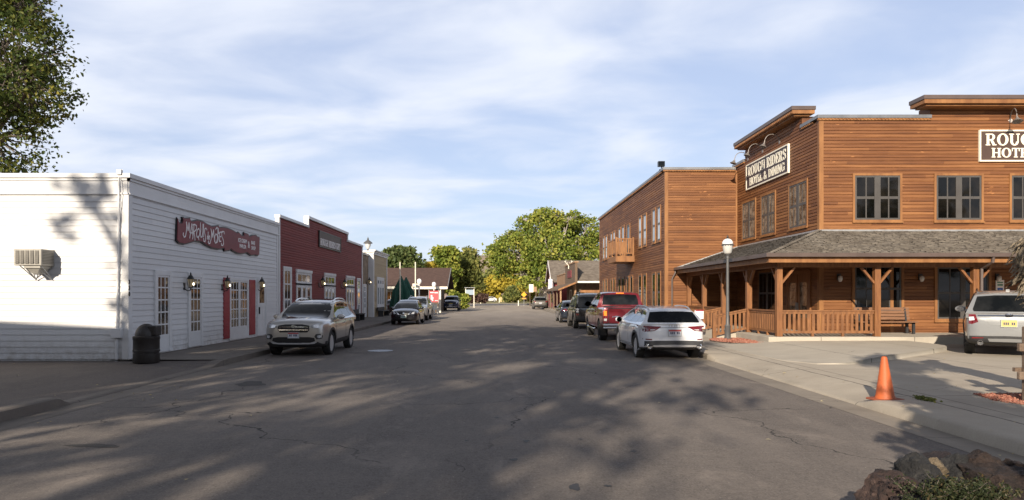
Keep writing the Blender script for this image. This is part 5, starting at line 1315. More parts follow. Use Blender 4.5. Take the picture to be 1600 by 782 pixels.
# --- dark saloon ahead of the black SUV
def sedan(label, loc, rz, pt, tail_detail, scale=1.0, H=1.44, cat='car', plate=None):
    ST = [(2.22, .55, .36, .62, .66), (2.17, .70, .28, .72, .78), (1.98, .82, .22, .80, .87), (1.5, .86, .20, .86, .98), (.95, .87, .20, .90, 1.02), (.4, .87, .20, .92, .97), (-.6, .87, .20, .94, .97), (-1.4, .865, .20, .95, .99), (-1.9, .83, .24, .94, 1.0), (-2.12, .78, .30, .92, .98), (-2.2, .66, .36, .80, .86)]
    PR = [(1.3, .98), (.9, 1.18), (.5, 1.34), (.25, 1.40), (-.05, H), (-.5, H + .005), (-.9, H - .03), (-1.2, H - .11), (-1.5, H - .28), (-1.78, .99)]
    P = dict(paint=pt, st=ST, prof=PR, W=1.74, H=H, wb=2.6, R=.315, tw=.2, zbelt=.95, wbelt=.84, wroof=.60, clad=.25, wheel='alloy', cat=cat, group=CG)
    c = Car('parked_car', label, loc, rz, P)
    c.decal('windshield', sym([(.66, 1.01), (.69, 1.06), (.57, H - .06), (.3, H - .045)]), 'y', 1, MAT['car_glass'], off=.006)
    c.decal('rear_window', sym([(.64, 1.03), (.56, H - .14), (.3, H - .125)]), 'y', -1, MAT['car_glass'], off=.006)
    c.decal('taillight', [(.40, .80), (.76, .76), (.80, .90), (.50, .92)], 'y', -1, MAT['tail_red'], off=.01, both=True)
    c.decal('headlight', [(.46, .68), (.58, .66), (.79, .76), (.82, .90), (.74, .91), (.56, .79)], 'y', 1, MAT['headlamp'], off=.01, both=True)
    for q in ([(.85, .98), (.45, 1.25), (.15, H - .10), (-.30, H - .09), (-.33, .98)], [(-.38, .98), (-.35, H - .09), (-.85, H - .12), (-1.22, H - .26), (-1.32, 1.01)]): c.decal('side_window', q, 'x', 1, MAT['car_glass'], off=.005, both=True)
    c.seams([[(.85, .93), (.85, .3), (-.33, .28), (-.36, .96)], [(-.36, .28), (-.85, .3), (-1.15, .8), (-1.2, .97)]]); c.handles([(-.2, .84), (-1.02, .86)], pt); c.mirrors(.70, 1.0, pt, .9)
    return c
c = sedan('dark blue saloon seen from behind ahead of the black boxy SUV', (4.85, 46.3, 0), 0, paint('navy_car_paint', (.02, .028, .045), .4, .25), None)
c.decal('spoiler', sym([(.6, .935), (.6, .965), (0, .97)]), 'y', -1, P['paint'], off=.03); c.plate(.62, -1, MAT['plate_white'])
# --- black small saloon facing the camera on the left
c = sedan('black compact saloon with a V shaped chrome grille facing the camera', (-5.72, 43.3, 0), math.pi, paint('black_car_paint', (.010, .010, .014), .25, .2), None, H=1.50)
c.decal('grille', sym([(.0, .60), (.34, .64), (.46, .80), (0, .83)][1:] ), 'y', 1, MAT['black'], off=.008)
for s_ in (1, -1): c.decal('grille_trim', [(s_ * .05, .605), (s_ * .30, .605), (s_ * .47, .80), (s_ * .42, .80), (s_ * .27, .645), (s_ * .05, .645)], 'y', 1, MAT['chrome'], off=.02)
c.decal('emblem', [(.055 * math.cos(R(a)), .72 + .055 * math.sin(R(a))) for a in range(0, 360, 30)], 'y', 1, MAT['chrome'], off=.03)
c.decal('bumper_intake', sym([(.45, .34), (.5, .42), (0, .43)]), 'y', 1, MAT['black'], off=.008); c.plate(.51, 1, MAT['plate_green'], top=MAT['plate_white'])
# --- silver crossover behind the black saloon
def suv(label, loc, rz, pt, wd=1.84, sz=1.0, front=True, grille='black', cat='SUV', plate=None, clad=.40, sy=1.0, name='parked_suv', wheel='alloy'):
    P = dict(paint=pt, st=scale_st(ST_SUV, sy, wd / 1.84, sz), prof=[(y * sy, z * sz) for y, z in PROF_SUV], W=wd, H=1.66 * sz, wb=2.69 * sy, R=.355 * sz, zbelt=1.06 * sz, wbelt=.895 * wd / 1.84, wroof=.68 * wd / 1.84, clad=clad, wheel=wheel, cat=cat, group=CG)
    c = Car(name, label, loc, rz, P); k = wd / 1.84
    S = lambda pts: [(a * k, b * sz) for a, b in pts]
    c.decal('windshield', sym(S([(.70, 1.115), (.735, 1.20), (.655, 1.56), (.35, 1.585)])), 'y', 1, MAT['car_glass'], off=.006)
    c.decal('rear_window', sym(S([(.72, 1.14), (.66, 1.47), (.3, 1.50)])), 'y', -1, MAT['car_glass'], off=.006)
    c.decal('grille', sym(S([(.50, .74), (.60, .92), (.30, .97)])), 'y', 1, MAT[grille], off=.008)
    c.decal('headlight', S([(.58, .88), (.62, .85), (.84, .92), (.87, 1.0), (.80, 1.02), (.66, .96)]), 'y', 1, MAT['headlamp'], both=True)
    c.decal('bumper_intake', sym(S([(.55, .44), (.60, .58), (0, .62)])), 'y', 1, MAT['black'])
    c.decal('taillight', S([(.60, .92), (.87, .90), (.88, 1.08), (.66, 1.07)]), 'y', -1, MAT['tail_red'], both=True)
    for q in [[(.72, 1.11), (.55, 1.24), (.12, 1.50), (-.42, 1.545), (-.45, 1.09)], [(-.50, 1.09), (-.48, 1.545), (-1.22, 1.53), (-1.30, 1.11)], [(-1.36, 1.12), (-1.30, 1.525), (-1.62, 1.49), (-1.86, 1.22), (-1.80, 1.15)]]: c.decal('side_window', [(a * sy, b * sz) for a, b in q], 'x', 1, MAT['car_glass'], off=.005, both=True)
    c.seams([[(a * sy, b * sz) for a, b in q] for q in ([(.80, 1.05), (.86, .75), (.78, .44), (-.42, .44), (-.46, 1.06)], [(-.46, .44), (-1.05, .46), (-1.28, .80), (-1.34, 1.08)])])
    c.mirrors(.62 * sy, 1.13 * sz, pt); c.arches(MAT['dark_plastic'], .06)
    return c
c = suv('silver grey crossover SUV parked behind the black compact saloon on the left', (-5.95, 50.4, 0), math.pi, paint('silver_car_paint', (.36, .38, .40), .6, .3), sz=1.02)
c.plate(.62, 1, MAT['plate_white']); c.side_rails(.05, -1.75, .60, MAT['rim'], .06)
c = suv('dark blue SUV facing the camera with a gold emblem, farthest car on the left kerb', (-5.5, 80.6, 0), math.pi, paint('blue_truck_paint', (.018, .030, .085), .4, .25), wd=1.92, sz=1.06, grille='black')
c.decal('emblem', [(-.20, .80), (-.07, .80), (-.07, .84), (.07, .84), (.07, .80), (.20, .80), (.20, .88), (.07, .88), (.07, .92), (-.07, .92), (-.07, .88), (-.20, .88)], 'y', 1, MAT['plate_yellow'], off=.03, g=.5); c.plate(.64, 1, MAT['plate_white'], wd=.36, ht=.2)
c.decal('bumper_strip', sym([(.65, .44), (.68, .50), (0, .53)]), 'y', 1, MAT['rim'], off=.02)
c = suv('dusty bronze grey SUV seen from behind, farthest car on the right by the rustic shop', (5.35, 89.2, 0), 0, paint('bronze_car_paint', (.16, .15, .135), .5, .35), sz=1.0)
c.plate(.80, -1, MAT['plate_white']); c.decal('rear_bumper', sym([(.84, .42), (.84, .60), (0, .62)]), 'y', -1, MAT['dark_plastic'], off=.02); c.side_rails(.05, -1.75, .60, MAT['rim'], .06)
c = sedan('dark maroon car half hidden beyond the tan shop corner in the yard', (-10.0, 66.0, 0), .05, paint('maroon_car_paint', (.05, .02, .025), .4, .3), None)

# --- silver SUV by the porch, cut by the right picture edge
sp = paint('silver_suv_paint', (.30, .31, .32), .45, .28)
ST_E = [(y * 1.10, w_ * 1.07, a * 1.03, b * 1.05, c_ * 1.05) for y, w_, a, b, c_ in ST_SUV[:-4]] + [(-1.9, .975, .27, 1.14, 1.16), (-2.30, .945, .32, 1.13, 1.17), (-2.43, .90, .38, 1.08, 1.13), (-2.48, .80, .44, .98, 1.03)]
PR_E = [(1.2, 1.16), (.8, 1.42), (.42, 1.62), (.15, 1.70), (-.1, 1.74), (-.7, 1.765), (-1.4, 1.755), (-1.95, 1.72), (-2.12, 1.66), (-2.26, 1.42), (-2.38, 1.16)]
P = dict(paint=sp, st=ST_E, prof=PR_E, W=1.97, H=1.765, wb=2.86, R=.375, tw=.25, zbelt=1.12, wbelt=.95, wroof=.74, clad=.50, wheel='alloy', cat='SUV')
hd = R(34); dirv = Vector((math.sin(hd), math.cos(hd)))
rear_l = Vector((12.78, 18.65)); ctr_ = rear_l + dirv * 2.15 + Vector((math.cos(hd), -math.sin(hd))) * .92
c = Car('parked_suv', 'silver SUV with a yellow licence plate before the hotel porch, at the right picture edge', (ctr_.x, ctr_.y, .155), -hd, P)
c.decal('rear_window', sym([(.76, 1.20), (.78, 1.26), (.68, 1.60), (.3, 1.63)]), 'y', -1, MAT['car_glass'], off=.008)
c.decal('taillight', [(.66, .92), (.80, .86), (.93, .88), (.94, 1.12), (.72, 1.12)], 'y', -1, MAT['tail_red'], off=.012, both=True)
c.decal('taillight_clear', [(.74, .97), (.86, .95), (.87, 1.05), (.76, 1.06)], 'y', -1, MAT['tail_clear'], off=.02, both=True)
c.decal('trim_strip', sym([(.66, 1.075), (.68, 1.105), (0, 1.12)]), 'y', -1, MAT['chrome'], off=.012)
c.decal('emblem', [(.09 * math.cos(R(a)), 1.10 + .04 * math.sin(R(a))) for a in range(0, 360, 20)], 'y', -1, MAT['black'], off=.022)
c.decal('emblem_rim', [(.10 * math.cos(R(a)), 1.10 + .048 * math.sin(R(a))) for a in range(0, 360, 20)], 'y', -1, MAT['chrome'], off=.016)
c.decal('tailgate_fold', sym([(.42, .84), (.50, 1.02), (0, 1.03)]), 'y', -1, sp, off=.006)
c.plate(.89, -1, MAT['plate_yellow'], wd=.33, ht=.17, y_off=.02)
c.decal('rear_bumper', sym([(.90, .38), (.94, .54), (0, .56)]), 'y', -1, MAT['dark_plastic'], off=.03)
c.decal('bumper_strip', sym([(.42, .40), (.46, .48), (0, .49)]), 'y', -1, sp, off=.045)
c.decal('reflector', [(.55, .485), (.80, .475), (.80, .51), (.55, .515)], 'y', -1, MAT['tail_red'], off=.04, both=True)
for sx in (-1, 1):
    MB().lathe([(.065, .2), (.065, -.06), (.052, -.06), (.05, .1), (0, .1)], (sx * .62, -2.5, .37), 16, 'y').build('exhaust_pipe', MAT['chrome'], c.root, local=True, smooth=40)
for q in ([(.75, 1.19), (.55, 1.33), (.12, 1.60), (-.45, 1.645), (-.48, 1.16)], [(-.53, 1.16), (-.5, 1.645), (-1.35, 1.63), (-1.42, 1.18)], [(-1.5, 1.18), (-1.42, 1.625), (-1.9, 1.6), (-2.18, 1.3), (-2.12, 1.2)]): c.decal('side_window', q, 'x', 1, MAT['car_glass'], off=.005, both=True)
c.seams([[(.85, 1.1), (.9, .75), (.8, .5), (-.45, .5), (-.49, 1.12)], [(-.49, .5), (-1.1, .52), (-1.38, .85), (-1.45, 1.13)]])
c.mirrors(.68, 1.22, sp, 1.15); c.handles([(-.3, 1.0), (-1.25, 1.02)], sp); c.side_rails(-.0, -1.95, .66, MAT['chrome'], .06); c.arches(MAT['dark_plastic'], .06)
c.decal('antenna', [(-.04, -1.85), (.04, -1.85), (.015, -1.68), (-.015, -1.68)], 'z', 1, sp, off=.05)
# ------------------------------------------------------------------ street lamp posts
MAT['post_grey'] = M('post_grey', (.075, .075, .078), (.10, .10, .102), 4, rough=.5)
MAT['globe'] = M('lamp_globe', (.82, .82, .80), rough=.25)
MAT['globe_clear'] = M('lamp_globe_ribbed', (.52, .52, .50), rough=.15, coat=.5)
def street_lamp(label, loc, h=3.75, s=1.0, group='street lamp posts'):
    t = thing('street_lamp', label, 'street lamp', loc, 0, group)
    z = h - .62 * s
    MB().lathe([(.14*s, 0), (.14*s, .06), (.10*s, .10), (.09*s, .5), (.10*s, .52), (.062*s, .58), (.052*s, .9), (.044*s, z - .15), (.06*s, z - .13), (.048*s, z - .08), (.085*s, z), (0, z)], (0, 0, 0), 16).build('post', MAT['post_grey'], t, local=True, smooth=40)
    MB().lathe([(.08*s, z + .005), (.13*s, z + .05*s), (.155*s, z + .2*s), (.165*s, z + .30*s)], (0, 0, 0), 18).build('globe', MAT['globe_clear'], t, local=True, smooth=60)
    m = MB().lathe([(.185*s, z + .295*s), (.19*s, z + .32*s), (.17*s, z + .335*s), (.0, z + .336*s)], (0, 0, 0), 18); 
    for k in range(14): a = k * math.pi / 7; m.lathe([(0, z + .27*s), (.018*s, z + .29*s), (0, z + .31*s)], (.185*s * math.cos(a), .185*s * math.sin(a), 0), 5)
    m.build('rim', MAT['post_grey'], t, local=True, smooth=40)
    MB().lathe([(.17*s, z + .337*s), (.165*s, z + .40*s), (.12*s, z + .47*s), (.05*s, z + .505*s), (0, z + .51*s)], (0, 0, 0), 18).build('cap', MAT['globe'], t, local=True, smooth=60)
    MB().lathe([(.05*s, z + .505*s), (.055*s, z + .52*s), (.025*s, z + .54*s), (.032*s, z + .57*s), (.008*s, z + .62*s), (0, z + .66*s)], (0, 0, 0), 10).build('finial', MAT['iron'], t, local=True, smooth=50)
    return t
street_lamp('grey lamp post with a white globe standing in the red gravel before the hotel porch', (8.32, 24.8, .15), 3.82, 1.12)
lp = thing('street_lamp', 'grey lantern lamp rising above the roof of the tan shop', 'street lamp', (-10.6, 55.4, 5.0), 0, 'street lamp posts')
MB().tube([(0, 0, 0), (0, 0, .55)], .07, 8).tube([(-.55, 0, .22), (.55, 0, .22)], .03, 6).build('post', MAT['post_grey'], lp, local=True)
MB().lathe([(.1, .56), (.22, .8), (.24, 1.02)], (0, 0, 0), 12).build('globe', MAT['globe_clear'], lp, local=True, smooth=50)
MB().lathe([(.38, 1.0), (.34, 1.08), (.16, 1.22), (.06, 1.3), (.08, 1.36), (.02, 1.5), (0, 1.56)], (0, 0, 0), 14).build('cap', MAT['post_grey'], lp, local=True, smooth=40)
def ball_lamp(label, px, pyt, D, h, two=False):
    p = at_d(px, pyt, D); t = thing('globe_lamp', label, 'street lamp', (p.x, D, 0), 0, 'globe lamps in the station yard')
    zz = p.z
    MB().tube([(0, 0, 0), (0, 0, zz - .45)], .05, 8).build('post', MAT['letter_white'], t, local=True)
    MB().lathe([(.1, zz - .45), (.2, zz - .28), (.2, zz - .2), (.12, zz - .12)], (0, 0, 0), 12).build('globe', MAT['globe'], t, local=True, smooth=60)
    MB().lathe([(.22, zz - .2), (.2, zz - .05), (.12, zz + .04), (0, zz + .08)], (0, 0, 0), 12).build('cap', MAT['globe'], t, local=True, smooth=60)
ball_lamp('white globe lamp left of the red banner before the brown gabled building', 655, 437, 62, 3)
ball_lamp('white globe lamp right above the red banner before the brown gabled building', 678, 442, 69.6, 3)

# ------------------------------------------------------------------ traffic cone on the kerb
tcn = thing('traffic_cone', 'faded orange traffic cone standing on the right kerb', 'traffic cone', (6.2, 10.95, .10))
MAT['cone'] = M('cone_orange', (.47, .105, .028), (.23, .07, .035), 3.2, 8, rough=.6, bump=.08, lo=.5, hi=.78)
MB().lathe([(.155, .035), (.15, .05), (.135, .09), (.045, .68), (.035, .70), (.03, .70), (.03, .6)], (0, 0, 0), 28).build('cone', MAT['cone'], tcn, local=True, smooth=40)
MB().box(-.20, .20, -.20, .20, 0, .036).build('base', M('cone_base', (.36, .085, .03), (.22, .07, .04), 5, rough=.7), tcn, local=True, bevel=.02)
tcn.rotation_euler = (0, R(-1.5), R(12))

# ------------------------------------------------------------------ utility cover
p = at_z(594, 548.5); uc = tag(MB().lathe([(.40, 0), (.40, .008), (.36, .010), (.355, .006), (0, .006)], (0, 0, 0), 24).build('manhole_cover', M('worn_steel', (.24, .26, .30), (.34, .36, .40), 9, rough=.5, metal=.3), None), 'pale round steel manhole cover in the asphalt right of the beige SUV', 'manhole cover'); uc.location = (p.x, p.y, .001)

# ------------------------------------------------------------------ rail fence at the right edge
MAT['old_wood'] = M('weathered_wood', (.125, .085, .060), (.20, .145, .105), 6, rough=.85, stretch=(1, 1, 1), bump=.5)
fx, fy = 8.18, 10.5
fn = thing('rail_fence', 'weathered timber rail fence ending at a post in red gravel', 'fence', (fx, fy, .2))
for i in range(3):
    x_ = fx + i * 2.3; MB().box(x_ - .085, x_ + .085, fy - .07, fy + .07, .05, 1.30).build('post', MAT['old_wood'], fn, bevel=.012)
for (z0, z1) in ((.50, .62), (.93, 1.05)):
    MB().box(fx - .27, fx + 5, fy - .14, fy - .072, z0, z1).build('rail', MAT['old_wood'], fn, bevel=.012)
MB().box(fx - .18, fx + .0, fy + .072, fy + .13, .60, .66).build('block', MAT['old_wood'], fn)

# ------------------------------------------------------------------ gravel beds
def gravel(name, inside, box, n, mat, z, smin, smax, seed):
    rnd = random.Random(seed); m = MB(); x0, x1, y0, y1 = box
    for i in range(n):
        x, y = rnd.uniform(x0, x1), rnd.uniform(y0, y1)
        if not inside(x, y): continue
        s = rnd.uniform(smin, smax); zz = z(x, y) if callable(z) else z
        V = [(x + s * math.cos(a) * rnd.uniform(.6, 1.1), y + s * math.sin(a) * rnd.uniform(.6, 1.1), zz + rnd.uniform(-.01, .01)) for a in (0, 1.26, 2.5, 3.77, 5.0)]
        V += [(x + rnd.uniform(-.4, .4) * s, y + rnd.uniform(-.4, .4) * s, zz + s * rnd.uniform(.4, .8)), (x + rnd.uniform(-.5, .5) * s, y + rnd.uniform(-.5, .5) * s, zz + s * rnd.uniform(.4, .7))]
        m.add(V, [(0, 1, 5), (1, 2, 5), (2, 3, 6), (3, 4, 6), (4, 0, 5), (2, 6, 5), (4, 5, 6)])
    o = m.build(name, mat, None, recalc=False); o['kind'] = 'stuff'; return o
k = NB('red_gravel'); gi = k.n('ShaderNodeNewGeometry'); c_ = k.mix(k.mr(gi.outputs['Random Per Island'], 0, 1), (.20, .055, .035), (.42, .20, .14)); k.l(c_, k.b.inputs['Base Color']); k.b.inputs['Roughness'].default_value = .9; MAT['gravel_red'] = k.m
g1 = lambda x, y: ((x - 8.55) / 1.05) ** 2 + ((y - 24.0) / 1.35) ** 2 < 1 and x < 8.92 and not (x > 8.3 and y < 22.5 and False)
gravel('gravel', g1, (7.3, 9.0, 22.4, 25.6), 2600, MAT['gravel_red'], lambda x, y: .20, .02, .055, 4)
g2 = lambda x, y: (x > 7.72 + .25 * abs(y - 10.65)) and abs(y - 10.6) < .75
gravel('gravel', g2, (7.6, 10.5, 9.8, 11.4), 4200, MAT['gravel_red'], lambda x, y: lotz(x) + .005, .015, .04, 5)

# ------------------------------------------------------------------ info panel by the walk
ip = thing('info_panel', 'slanted white interpretive panel with red edge behind the white estate car', 'sign', (7.55, 25.9, .15))
MB().tube([(0, 0, 0), (0, 0, .75)], .04, 8).build('post', MAT['black'], ip, local=True)
MB().add([(-.20, -.22, .78), (.16, -.22, .78), (.30, .22, 1.08), (-.04, .22, 1.08), (-.20, -.22, .75), (.16, -.22, .75), (.30, .22, 1.05), (-.04, .22, 1.05)], [(0, 1, 2, 3), (7, 6, 5, 4), (0, 4, 5, 1), (1, 5, 6, 2), (2, 6, 7, 3), (3, 7, 4, 0)]).build('panel', MAT['letter_white'], ip, local=True)
MB().add([(-.02, .15, 1.036), (.275, .15, 1.036), (.298, .215, 1.081), (-.04, .215, 1.081)], [(0, 1, 2, 3)]).build('panel_header', MAT['red_paint'], ip, local=True)

# ------------------------------------------------------------------ brown gabled building with the yard in front
MAT['brown_roof'] = M('brown_roof_shingle', (.060, .034, .028), (.085, .05, .04), 3, 6, rough=.9, bump=.3)
MAT['brown_wall'] = M('brown_boards', (.075, .052, .036), (.11, .078, .055), 3, rough=.8, stretch=(4, 4, .5))
bb = thing('station_building', 'low brown gabled building with a big brown roof and white eave behind the green umbrellas', 'building', (-12, 74, 0))
x0, x1, y0, y1 = -24, -5.3, 70.5, 81
xe = -5.3
MB().box(x0, x1 - 1.0, y0 + 1.6, y1 - 1.6, 0, 2.65).prism([(x1 - 1.0, y0 + 1.6, 2.65), (x1 - 1.0, y1 - 1.6, 2.65), (x1 - 1.0, 75.75, 4.5)], (-17, 0, 0)).build('wall', MAT['brown_wall'], bb)
rf = MB().add([(x0, y0, 2.62), (xe, y0, 2.62), (xe, 75.75, 4.85), (x0, 75.75, 4.85), (x0, y0, 2.48), (xe, y0, 2.48), (xe, 75.75, 4.68), (x0, 75.75, 4.68)], [(0, 1, 2, 3), (7, 6, 5, 4), (0, 4, 5, 1), (1, 5, 6, 2), (3, 2, 6, 7), (0, 3, 7, 4)])
rf.add([(x0, y1, 2.62), (xe, y1, 2.62), (xe, 75.75, 4.85), (x0, 75.75, 4.85), (x0, y1, 2.48), (xe, y1, 2.48), (xe, 75.75, 4.68), (x0, 75.75, 4.68)], [(3, 2, 1, 0), (4, 5, 6, 7), (1, 5, 4, 0), (2, 6, 5, 1), (4, 7, 3, 0)])
rfo = rf.build('roof', MAT['brown_roof'], bb)
MB().box(x0, xe + .02, y0 - .05, y0 - .01, 2.44, 2.70).build('eave_board', MAT['cream'], rfo)
MB().bar((xe + .03, y0, 2.55), (xe + .03, 75.75, 4.78), .05, .18).build('barge_board', MAT['galv'], rfo)
Tb = basis((x0, y0 + 1.6, 0), (1, 0, 0), (0, -1, 0))
MAT['amber_glass'] = glass_mat('amber_door_glass', (.30, .13, .03), (.46, .22, .06), 3)
for a in (6.6, 9.4, 12.1):
    window(bb, Tb(a, 0, .25), uX, nX, 1.0, 2.0, 2, 1, MAT['cream'], MAT['amber_glass'] if a > 12 else MAT['glass'], .12, bar=.1, sill=False, name='door', base=.3)
for xx in (-6.05, -13.6): MB().box(xx - .08, xx + .08, y0 + .1, y0 + .26, 0, 2.48).build('eave_post', MAT['cream'], bb)
bn2 = thing('banner', 'faded red banner with white shapes in front of the brown gabled building', 'banner', (-6.9, 68.5, 0))
p0, p1 = at_d(670.5, 454.5, 68.5), at_d(685, 472.5, 68.5)
MB().box(p0.x, p1.x, 68.48, 68.52, p1.z, p0.z).build('cloth', M('banner_red', (.52, .09, .10), (.46, .075, .085), 1, rough=.7), bn2)
m = MB()
def bq(u0, u1, v0, v1): m.box(p0.x + (p1.x - p0.x) * u0, p0.x + (p1.x - p0.x) * u1, 68.46, 68.478, p1.z + (p0.z - p1.z) * v0, p1.z + (p0.z - p1.z) * v1)
bq(.12, .5, .80, .88); bq(.56, .94, .78, .86); bq(.18, .34, .22, .62); bq(.34, .46, .3, .44); bq(.3, .44, .12, .26); bq(.6, .94, .12, .16)
m.build('print', MAT['letter_white'], bn2)
MB().box(p0.x - .05, p0.x - .01, 68.47, 68.53, 0, p0.z + .1).box(p1.x + .01, p1.x + .05, 68.47, 68.53, 0, p0.z + .1).build('pole', MAT['galv'], bn2)
# green folded umbrellas
MAT['green_cloth'] = M('green_canvas', (.008, .060, .042), (.012, .085, .058), 3, rough=.75)
def umbrella(label, px, pyt, D, wd, zb):
    p = at_d(px, pyt, D); t = thing('patio_umbrella', label, 'umbrella', (p.x, D, 0), 0, 'green patio umbrellas')
    MB().tube([(0, 0, 0), (0, 0, p.z + .05)], .03, 8).build('pole', MAT['cream'], t, local=True)
    H_ = p.z; w_ = lambda tt, h: 1 + .22 * math.cos(9 * tt) * min(1, (H_ - h) / 1.2)
    MB().lathe([(.03, H_), (.10, H_ - .15), (.34, H_ - .7), (wd * .72, H_ - 1.3), (wd, zb + .15), (wd * .97, zb), (wd * .3, zb + .12), (.04, zb + .5)], (0, 0, 0), 54, wob=w_).build('canopy', MAT['green_cloth'], t, local=True, smooth=50)
umbrella('green folded patio umbrella on the left, behind the black compact saloon', 626.5, 431, 58.5, .84, .7)
umbrella('green folded patio umbrella on the right, behind the silver crossover', 634.5, 433, 61, .76, .9)
for px, pyt, lb in ((625, 410, 'left white pole standing before the green umbrellas'), (649, 410, 'right white pole standing beside the small white yard sign')):
    p = at_d(px, pyt, 57.5); t = tag(MB().lathe([(.06, 0), (.045, p.z), (0, p.z + .03)], (0, 0, 0), 8).build('flag_pole', MAT['cream'], None), lb, 'pole', 'white poles in the yard'); t.location = (p.x, 57.5, 0)
ys_ = thing('yard_sign', 'small blank white sign board on posts beside the right green umbrella', 'sign', (-7.8, 64, 0)); p0, p1 = at_d(644.5, 443.5, 64), at_d(655, 450, 64)
MB().box(p0.x, p1.x, 63.97, 64.03, p1.z, p0.z).build('board', MAT['cream'], ys_); MB().box(p0.x + .03, p0.x + .09, 64.031, 64.07, 0, p0.z).box(p1.x - .09, p1.x - .03, 64.031, 64.07, 0, p0.z).build('post', MAT['cream'], ys_)
kio = thing('notice_board', 'small roofed notice board on white posts at the end of the yard', 'notice board', (-4.3, 100, 0)); p0, p1 = at_d(728, 453, 100), at_d(740, 461, 100)
MB().box(p0.x, p1.x, 99.95, 100.05, p1.z, p0.z).build('board', M('board_blue', (.26, .33, .40), rough=.6), kio); MB().box(p0.x - .1, p0.x, 99.93, 100.07, 0, p0.z + .3).box(p1.x, p1.x + .1, 99.93, 100.07, 0, p0.z + .3).build('post', MAT['cream'], kio)
MB().bar((p0.x - .2, 100, p0.z + .3), (p1.x + .2, 100, p0.z + .3), .7, .06).build('roof', MAT['galv'], kio)
# yard furniture in front of the brown building
MAT['white_chair'] = M('white_furniture', (.62, .60, .54), rough=.6)
def chair(px, D, label, mat, rz=0):
    x_ = (px - PX) / F * D; t = thing('garden_chair', label, 'chair', (x_, D, 0), rz, 'chairs in the yard')
    MB().box(-.25, .25, -.25, .25, .42, .46).build('seat', mat, t, local=True); MB().box(-.25, .25, .22, .26, .46, .95).build('backrest', mat, t, local=True)
    for a in (-.22, .22):
        for b in (-.22, .22): MB().box(a - .025, a + .025, b - .025, b + .025, 0, .42).build('leg', mat, t, local=True)
chair(668.5, 60.5, 'dark chair just right of the silver crossover', MAT['dark_plastic'], .4); chair(673, 64, 'white chair left below the red banner', MAT['white_chair'], -.3); chair(681, 65.5, 'white chair below the red banner', MAT['white_chair'], .5)
tbl = thing('garden_table', 'low white table in the yard below the red banner', 'table', ((676.5 - PX) / F * 63, 63, 0)); MB().box(-.5, .5, -.35, .35, .68, .72).build('tabletop', MAT['white_chair'], tbl, local=True)
for a in (-.42, .42): MB().box(a - .04, a + .04, -.3, .3, 0, .68).build('leg', MAT['white_chair'], tbl, local=True)

# ------------------------------------------------------------------ rustic shop and red gabled building, far right
MAT['rustic'] = M('rustic_planks', (.10, .065, .042), (.17, .115, .075), 3, rough=.85, stretch=(4, 4, .6), bump=.3)
MAT['rustic_l'] = M('pale_planks', (.26, .15, .08), (.34, .21, .12), 3, rough=.8, stretch=(3, 3, .5), bump=.2)
MAT['far_shingle'] = M('far_shingle', (.105, .085, .068), (.19, .16, .13), 2.2, 8, rough=.95, bump=.5, stretch=(1, 1, 2))
ru = thing('rustic_shop', 'rustic plank shop with a false front, sloping awning and shingle roof beyond the hotel', 'building', (12, 80, 0))
X8 = 8.0
MB().box(X8 + 1.2, 22, 73, 92, 0, 3.1).build('wall', MAT['rustic'], ru)
MB().add([(X8 + .1, 71.2, 3.22), (22, 71.2, 3.22), (22, 76.2, 5.45), (X8 + .1, 76.2, 5.45), (X8 + .1, 92, 3.1), (22, 92, 3.1), (X8 + .1, 71.2, 3.1), (22, 71.2, 3.1)], [(0, 1, 2, 3), (3, 2, 5, 4), (6, 7, 1, 0)]).build('roof', MAT['far_shingle'], ru, recalc=False)
MB().box(X8 + .05, 22, 71.1, 71.18, 3.1, 3.28).build('eave_board', MAT['cream'], ru)
MB().box(X8 + .6, 20, 71.9, 72.1, 2.1, 2.35).build('beam', CT, ru)
Tq = basis((X8, 71, 0), (0, 1, 0), (-1, 0, 0))
MB().lbox(Tq, 0, 10.5, -.2, .05, 3.05, 5.2).build('false_front', MAT['rustic'], ru)
MB().lbox(Tq, 10.5, 22, -.2, .04, 3.05, 4.35).build('false_front_wing', MAT['rustic_l'], ru)
MB().lbox(Tq, -.1, 10.6, -.3, .12, 5.2, 5.34).lbox(Tq, 10.6, 22.1, -.3, .1, 4.35, 4.47).build('cap_board', MAT['rustic_l'], ru)
MB().add([(X8 - .02, 70.9, 3.15), (X8 - .02, 93, 3.15), (X8 - 1.75, 93, 2.42), (X8 - 1.75, 70.9, 2.42), (X8 - .02, 70.9, 3.03), (X8 - .02, 93, 3.03), (X8 - 1.75, 93, 2.30), (X8 - 1.75, 70.9, 2.30)], [(0, 1, 2, 3), (7, 6, 5, 4), (0, 3, 7, 4), (3, 2, 6, 7)]).build('awning', MAT['rustic'], ru)
MB().bar((X8, 70.86, 3.1), (X8 - 1.8, 70.86, 2.36), .08, .16).build('awning_rafter', CT, ru)
for y_ in (71.1, 75.5, 80, 85, 90): MB().box(X8 - 1.62, X8 - 1.46, y_ - .08, y_ + .08, .14, 2.4).build('awning_post', MAT['rustic'] if y_ > 72 else MAT['rustic_l'], ru)
for y_ in (72.2, 72.9): MB().box(X8 + .02, X8 + .2, y_ - .1, y_ + .1, .14, 3.05).build('pilaster', MAT['rustic_l'], ru)
for y_ in (76, 81, 86): window(ru, (X8 + 1.2, y_, .9), (0, 1, 0), (-1, 0, 0), 1.6, 1.5, 2, 1, MAT['cream'], MAT['glass'], .12)
MB().lbox(Tq, 3.5, 7.2, .05, .12, 3.75, 4.55).build('sign_board', MAT['sign_red'], ru)
